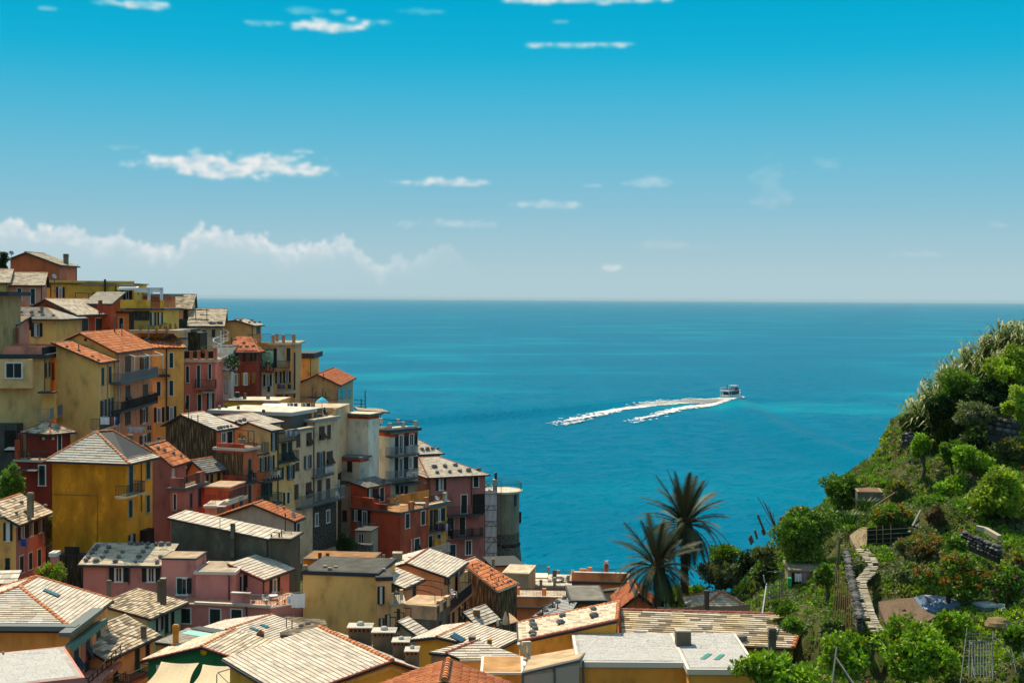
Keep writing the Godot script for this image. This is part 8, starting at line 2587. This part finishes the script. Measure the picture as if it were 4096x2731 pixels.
	STICKS("garden_gate", "tall iron gate at the top of the garden steps", "gate", [[3074, 2400, 3074, 2340, 84, 84], [3072, 2286, 3134, 2286, 84, 84], [3120, 2286, 3120, 2392, 84, 84], [3133, 2286, 3133, 2390, 84, 84], [3074, 2340, 3120, 2340, 84, 84], [3074, 2385, 3133, 2385, 84, 84], [3085, 2340, 3085, 2398, 84, 84], [3095, 2340, 3095, 2398, 84, 84], [3105, 2340, 3105, 2398, 84, 84], [3127, 2290, 3127, 2388, 84, 84]], .02, steel, "bar")
	STICKS("stair_rail", "pale slanting handrail beside the garden steps", "handrail", [[3050, 2455, 3067, 2335, 80, 83], [3060, 2330, 3055, 2300, 83, 83]], .035, mat("pipe_pale_grey", lin(.3, .3, .3), .45))
	STICKS("garden_fence", "wire garden fence with leaning posts at the lower right", "fence", [[3870, 2510, 3840, 2760, 69, 66], [3884, 2560, 3896, 2700, 69, 66], [3973, 2525, 3973, 2715, 69, 66.5], [3975, 2538, 4062, 2640, 69, 67.5], [4028, 2494, 4066, 2690, 70, 67], [4028, 2494, 4110, 2486, 70, 70], [4070, 2500, 4100, 2640, 70, 67.5]] + range(12).map(func(i): return [3866 - i * 2, 2530 + i * 16, 3972, 2540 + i * 14, 68.5, 68.5]) + range(9).map(func(i): return [3880 + i * 11, 2560, 3876 + i * 12, 2710, 68.4, 66.6]), .018, steel, "wire")
	STICKS("leaning_post", "pale leaning post with a blue-green rope at the left lemon tree", "post", [[3348, 2585, 3326, 2760, 66.5, 65.5], [3345, 2630, 3415, 2735, 66.5, 65.5]], .035, mat("post_grey", lin(.25, .24, .22), .8))
	STICKS("garden_pole", "long dark pole leaning across the bushes near the cistern", "pole", [[3485, 2035, 3580, 1972, 96.5, 98], [3470, 2095, 3472, 2030, 96, 96.5]], .05, wood)
	STICKS("timber_pile", "pale timbers propped at the right end of the black net fence", "timber", [[3630, 2150, 3685, 2040, 91, 92], [3645, 2155, 3670, 2100, 90.5, 91], [3660, 2160, 3676, 2095, 90.5, 91]], .06, mat("wood_pale", lin(.3, .26, .2), .9))
	STICKS("wire_rail", "slim rail slanting through the shrubs of the upper slope", "rail", [[3928, 1642, 4030, 1622, 101, 101]], .05, steel)
	var net := thing("net_fence", "black shade net fence with thin horizontal canes above the garden", "fence", at(3470, 2205, 91))
	var nm := MB.new()
	var npts := [[3470, 2112, 2205, 91], [3560, 2104, 2195, 91], [3640, 2100, 2190, 90.6], [3690, 2108, 2195, 90]]
	for i in 3:
		nm.quad(at(npts[i][0], npts[i][2], npts[i][3]) - net.position, at(npts[i + 1][0], npts[i + 1][2], npts[i + 1][3]) - net.position, at(npts[i + 1][0], npts[i + 1][1], npts[i + 1][3]) - net.position, at(npts[i][0], npts[i][1], npts[i][3]) - net.position)
	var nmat := mat("black_net", lin(.012, .014, .014), .9)
	nmat.cull_mode = BaseMaterial3D.CULL_DISABLED
	part("net", nm, nmat, net)
	for i in 5:
		var b := MB.new()
		b.bar(at(3470, 2122 + i * 18, 90.9) - net.position, at(3640, 2112 + i * 18, 90.5) - net.position, .015)
		part("cane", b, mat("cane_green", lin(.10, .16, .08), .8), net)
	for x in [3508, 3533, 3565]:
		var b := MB.new()
		b.bar(at(x, 2205, 90.9) - net.position, at(x, 2102, 90.9) - net.position, .02)
		part("stake", b, bamboo, net)
	# things standing in the garden
	house("cistern", "square concrete water cistern on the slope above the net fence", {"c": [3532, 1972], "l": 3432, "D": 100, "a": 8, "d": 2.2, "roof": "flat", "slab": .08, "ov": .03, "top": lin(.2, .13, .09), "fascia": lin(.25, .2, .15), "col": lin(.20, .18, .145), "worn": 1, "tall": 1.6}, "cistern")
	house("garden_hut", "low rendered garden hut with washing at its dark doorway", {"c": [3345, 2286], "l": 3165, "D": 89, "a": 4, "d": 3, "roof": "flat", "slab": .1, "ov": .15, "top": lin(.25, .22, .18), "col": lin(.33, .28, .2), "worn": 1, "tall": 2.4}, "hut")
	BX("doorway", "f", 3168, 2290, 3215, 2385, .0, .03, lin(.01, .01, .01))  # flat black panel paints the darkness inside the hut
	BX("drum", "f", 3152, 2312, 3168, 2345, .2, .5, mat("crate_green", lin(.02, .3, .13), .6))
	CLOTH("sheer white cloth hanging at the garden hut's doorway", "", 3180, 2292, 3208, 2328, 88.2, lin(.6, .6, .6))
	CLOTH("lilac towel hanging beside the white cloth at the garden hut", "", 3211, 2290, 3222, 2336, 88.2, lin(.3, .2, .4))
	slab_house("red_tiled_shed", "small red tiled roof peeping out behind the big dark tree", [[3125, 2072, 100], [3168, 2090, 99], [3235, 2032, 102], [3195, 2025]], {"tile": "clay", "tall": 1.5, "col": lin(.4, .2, .1), "course": .45}, "shed")
	var bin := thing("garden_bin", "grey plastic garden bin with a lid beside the white chair", "bin", at(3946, 2472, 77.5), .3)
	var bm := MB.new()
	var bw := metres(34, 77.5)
	bm.prism([Vector3(-bw, .66, bw), Vector3(bw, .66, bw), Vector3(bw, .66, -bw), Vector3(-bw, .66, -bw)], Vector3(0, -.16, 0))
	bm.prism([Vector3(-bw * .92, .5, bw * .92), Vector3(bw * .92, .5, bw * .92), Vector3(bw * .92, .5, -bw * .92), Vector3(-bw * .92, .5, -bw * .92)], Vector3(0, -.7, 0))
	part("body", bm, mat("bin_grey", lin(.17, .2, .19), .5), bin)
	var bl := MB.new()
	bl.prism([Vector3(-bw * 1.1, .84, bw * 1.1), Vector3(bw * 1.1, .84, bw * 1.1), Vector3(bw * 1.1, .84, -bw * 1.1), Vector3(-bw * 1.1, .84, -bw * 1.1)], Vector3(0, -.14, 0))
	part("lid", bl, mat("bin_lid", lin(.36, .40, .42), .4), bin)
	CHAIR("white plastic garden chair between the grey bin and the pink valerian", 4000, 2465, 77, -.9)
	var hay := MB.new()
	hay.ball(Vector3.ZERO, Vector3(.75, .5, .6), 9, .12, 4)
	solo("straw_heap", hay, mat("straw", lin(.36, .26, .12), .95, noise_tex("soil_b", .06, 5, []), Vector3.ONE), "dry straw heap in front of the white garden chair", "straw heap", at(3990, 2505, 75))
	STICKS("seed_frame", "low plank cold frame on the grass by the terrace wall", "planter", [[3910, 2110, 3945, 2118, 88, 87.5], [3945, 2118, 4000, 2150, 87.5, 86]], .14, mat("plank_pale", lin(.4, .35, .25), .85), "plank")

func palms() -> void:
	view(13)
	var fm := []
	for v in 3:
		var m := MB.new()    # one frond a metre long along +x: a bent rib with two rows of drooping leaflets
		m.tinted = true
		var sag: float = [.18, .42, .75][v]
		var rib := func(f: float) -> Vector3: return Vector3(f * (1.0 - sag * .3 * f), sag * (.25 * f - f * f * .75), 0)
		m.tube(range(7).map(func(i): return rib.call(i / 6.0)), .012, 4, .003)
		var g := RandomNumberGenerator.new()
		g.seed = 11 + v
		for i in 62:
			var f := .1 + .9 * i / 62.0
			var o: Vector3 = rib.call(f)
			var d: Vector3 = ((rib.call(minf(f + .05, 1.0)) as Vector3) - (rib.call(f - .05) as Vector3)).normalized()
			var l := .19 * sin(PI * clampf(f * .82 + .14, 0, 1)) + .03
			for s in [-1, 1]:
				var t: Vector3 = (d * .85 + Vector3(0, g.randf_range(.05, .4), s * .75)).normalized()
				m.tri(o - d * .008, o + t * l + Vector3(0, -l * .3, 0), o + d * .008)
		fm.append(m.mesh())
	for e in [["taller palm rising before the sea right of centre", 1140, 800, 1140, 1640, 104, 195, .30, 60], ["shorter palm left of the taller one, above the red roof", 770, 1370, 810, 1880, 99, 190, .32, 54]]:
		var head := at(e[1], e[2], e[5])
		var foot := at(e[3], e[4], e[5])
		var t := thing("palm_tree", e[0], "palm tree", foot)
		var top := head - foot
		var tr := MB.new()
		var n := 26
		var rings := []
		for i in n + 1:
			rings.append([e[7] * (1.0 + .12 * (i % 2)) * (1.0 if i < n - 4 else 1.25), .0])
		for i in n:
			var a := top * (float(i) / n)
			var b := top * (float(i + 1) / n)
			tr.tube([a, b], rings[i][0], 9, rings[i][0] * .86)
		part("trunk", tr, mat("palm_bark", lin(.05, .037, .026), .95), t)
		var hb := MB.new()
		hb.ball(top + Vector3(0, .1, 0), Vector3(.62, .75, .62), 8, .12, 3)
		part("crown_base", hb, mat("palm_bark", lin(.05, .037, .026), .95), t)
		var len_ := metres(e[6] * 3.8, e[5])
		for i in e[8]:
			var f: float = float(i) / e[8]
			var az: float = i * 2.39996
			var up := lerpf(1.35, -.95, pow(f, 1.1)) + rng.randf_range(-.12, .12)
			var bs := Basis(Vector3.UP, az) * Basis(Vector3.BACK, up) * Basis(Vector3.RIGHT, rng.randf_range(-.4, .4))
			part("frond", fm[0 if up > .95 else (1 if up > .3 else 2)], palm_mat(i), t, Transform3D(bs.scaled_local(Vector3.ONE * len_ * rng.randf_range(.85, 1.08) * (.9 if up < -.2 else 1.0)), top + Vector3(0, .35, 0) + bs.x * .25))
	view(13)
	var rk := MB.new()
	rk.ball(Vector3.ZERO, Vector3(3.6, .5, 2.0), 8, .2, 2)
	solo("jetty_rock", rk, mat("rock_dark", lin(.05, .045, .04), .95), "dark flat rock in the water between the palms and the bushes", "rock", at(1310, 1505, 250) * Vector3(1, 0, 1) + Vector3(0, .3, 0))

const WAKE := [[[131, 838], [104, 826], [82, 806], [62, 770], [40, 715], [22, 665]], [[131, 836], [112, 800], [92, 765], [74, 722], [58, 680]]]
const SWELL := [[[134, 838], [127, 760], [124, 690], [127, 600], [135, 520], [145, 470]], [[118, 842], [91, 833], [40, 775], [-10, 715], [-60, 670]]]

func along(line: Array, p: Vector2) -> float:
	var best := 1e9
	for i in line.size() - 1:
		best = minf(best, Geometry2D.get_closest_point_to_segment(p, Vector2(line[i][0], line[i][1]), Vector2(line[i + 1][0], line[i + 1][1])).distance_to(p))
	return best

func wake_swell(p: Vector3) -> float:
	if p.z > -440 or p.z < -880 or p.x < -90 or p.x > 175:
		return .0
	var s := .0
	for line in SWELL:
		var d := along(line, Vector2(p.x, -p.z))
		s += 1.9 * exp(-d * d / 60.0) - .9 * exp(-(d - 16) * (d - 16) / 50.0)
	return s

func boat() -> void:
	view(19)
	var t := thing("ferry", "two-deck white passenger ferry leaving a long white wake", "boat", Vector3(134, .0, -850), deg_to_rad(-34))
	var white := mat("boat_white", lin(.55, .56, .54), .4)
	var dark := mat("boat_dark", lin(.015, .02, .035), .3)
	var sec := [[10.5, 2.9, 2.9, 3.0], [6.0, 3.2, 3.1, 2.9], [.0, 3.3, 3.1, 2.9], [-5.0, 2.9, 2.3, 3.2], [-9.0, 1.5, .8, 3.7], [-12.0, .12, .05, 4.3]]
	var h := MB.new()
	for i in sec.size() - 1:
		var a: Array = sec[i]
		var b: Array = sec[i + 1]
		for s in [-1, 1]:
			var q := [Vector3(s * a[1], a[3], a[0]), Vector3(s * b[1], b[3], b[0]), Vector3(s * b[2], -.4, b[0]), Vector3(s * a[2], -.4, a[0])]
			if s < 0:
				q.reverse()
			h.poly(q)
		h.quad(Vector3(-a[1], a[3] - .5, a[0]), Vector3(a[1], a[3] - .5, a[0]), Vector3(b[1], b[3] - .5, b[0]), Vector3(-b[1], b[3] - .5, b[0]))
	h.quad(Vector3(-2.9, -.4, 10.5), Vector3(2.9, -.4, 10.5), Vector3(2.9, 3.0, 10.5), Vector3(-2.9, 3.0, 10.5))
	part("hull", h, white, t)
	var c := MB.new()
	c.box(Vector3(-2.5, 2.4, -5.5), Vector3(2.5, 5.0, 6.5))
	part("cabin", c, dark, t)
	var d := MB.new()
	d.box(Vector3(-3.0, 5.0, -6.5), Vector3(3.0, 5.25, 10.4))
	part("upper_deck", d, white, t)
	d = MB.new()
	d.box(Vector3(-3.02, 5.05, 10.3), Vector3(3.02, 6.2, 10.5))
	for s in [-1, 1]:
		d.box(Vector3(s * 2.98 - .06, 5.05, 2.0), Vector3(s * 2.98 + .06, 6.1, 10.3))
	part("bulwark", d, white, t)
	for s in [-1, 1]:
		for z in [9.8, 6.8]:
			var p := MB.new()
			p.bar(Vector3(s * 2.8, 2.6, z), Vector3(s * 2.8, 5.0, z), .09)
			part("post", p, white, t)
	var w := MB.new()
	w.box(Vector3(-2.0, 5.2, -5.5), Vector3(2.0, 6.6, -3.0))
	part("wheelhouse", w, dark, t)
	w = MB.new()
	w.prism([Vector3(-1.9, 7.0, -3.2), Vector3(1.9, 7.0, -3.2), Vector3(1.9, 6.2, -5.4), Vector3(-1.9, 6.2, -5.4)], Vector3(0, -.06, 0))
	part("windscreen", w, mat("boat_glass", lin(.45, .5, .52), .1), t)
	w = MB.new()
	w.box(Vector3(-2.3, 7.9, -4.6), Vector3(2.3, 8.08, .2))
	for s in [-1, 1]:
		for z in [-4.4, .0]:
			w.bar(Vector3(s * 2.1, 5.2, z), Vector3(s * 2.1, 7.9, z), .07)
	part("canopy", w, white, t)
	for z in [-2.6, .0, 2.4]:
		var r := MB.new()
		r.lathe(Vector3(2.6, 5.3, z), [[.0, .0], [.62, .05], [.7, .5], [.62, 1.0], [.0, 1.1]], 10)
		part("life_raft", r, mat("raft_red", lin(.25, .03, .02), .6), t)
	for z in [3.5, 5.0, 6.5, 8.0]:
		var b := MB.new()
		b.box(Vector3(-2.2, 5.25, z), Vector3(2.2, 5.7, z + .5))
		b.box(Vector3(-2.2, 5.7, z + .4), Vector3(2.2, 6.3, z + .55))
		part("bench", b, dark, t)
	var rl := MB.new()
	for s in [-1, 1]:
		for y in [6.7, 7.2]:
			rl.bar(Vector3(s * 2.95, y, 10.3), Vector3(s * 2.95, y, 3.0), .05)
		for z in [10.3, 8.0, 5.5, 3.0]:
			rl.bar(Vector3(s * 2.95, 6.0, z), Vector3(s * 2.95, 7.2, z), .05)
		rl.bar(Vector3(s * 2.6, 4.4, -6.0), Vector3(s * .1, 5.2, -11.8), .05)
	rl.bar(Vector3(-2.95, 7.2, 10.3), Vector3(2.95, 7.2, 10.3), .05)
	part("railing", rl, white, t)
	var ms := MB.new()
	ms.bar(Vector3(0, 5.2, 6.0), Vector3(0, 9.0, 6.4), .1)
	ms.prism([Vector3(-.03, 8.8, 6.4), Vector3(.03, 8.8, 6.4), Vector3(.03, 8.0, 7.6), Vector3(-.03, 8.0, 7.6)], Vector3(0, -.7, 0))
	part("mast", ms, dark, t)
	# foam: patches that thin out behind the boat
	var fm := MB.new()
	var ring := []
	var g := RandomNumberGenerator.new()
	g.seed = 2
	for i in 9:
		ring.append(Vector3(cos(TAU * i / 9), 0, -sin(TAU * i / 9)) * g.randf_range(.55, 1.2))
	fm.poly(ring)
	var xf := []
	var cols := []
	for k in 2:
		var line: Array = WAKE[k]
		for i in ([4200, 1700][k]):
			var f := pow(rng.randf(), 1.5)
			var seg := f * (line.size() - 1)
			var a: Array = line[int(seg)]
			var b: Array = line[mini(int(seg) + 1, line.size() - 1)]
			var q := seg - int(seg)
			var spread := lerpf(3.0, 8.0 if k == 0 else 6.0, f)
			var p := Vector3(lerpf(a[0], b[0], q) + rng.randfn() * spread * .35, 0, -(lerpf(a[1], b[1], q) + rng.randfn() * spread * .55))
			if rng.randf() < f * .95 and fmod(absf(p.x * .31 + p.z * .17), 3.0) > 1.0:
				continue
			p.y = wake_swell(p) + .38 + rng.randf() * .12
			var s := rng.randf_range(.35, 1.1) * lerpf(1.5, .8, f)
			xf.append(Transform3D(Basis(Vector3.UP, rng.randf() * TAU) * Basis.from_scale(Vector3(s * 1.8, 1, s)), p))
			cols.append(Color(.78, .8, .8))
	for i in 500:
		var z := rng.randf_range(-12.5, 11.0)
		var side := 1.0 if rng.randf() < .75 else -1.0
		xf.append(Transform3D(Basis.from_scale(Vector3.ONE * rng.randf_range(.5, 1.1)), t.transform * Vector3(side * (3.0 * clampf((z + 12.5) / 7.0, .1, 1.0) + absf(rng.randfn()) * 1.0), .5 + rng.randf() * .5, z)))
		cols.append(Color(.8, .82, .82))
	var fo := scatter(numbered("wake_foam"), fm.mesh(), xf, cols, col_mat("foam", .9), self)
	tag(fo, "long white foam wake trailing behind the ferry", "foam", "", "stuff")

func palm_mat(i: int) -> Material:
	var k := i % 4
	var m := mat("palm_leaf_%d" % k, lin([.035, .025, .04, .085][k], [.05, .04, .055, .075][k], [.014, .014, .016, .035][k]), .6)
	m.cull_mode = BaseMaterial3D.CULL_DISABLED
	return m
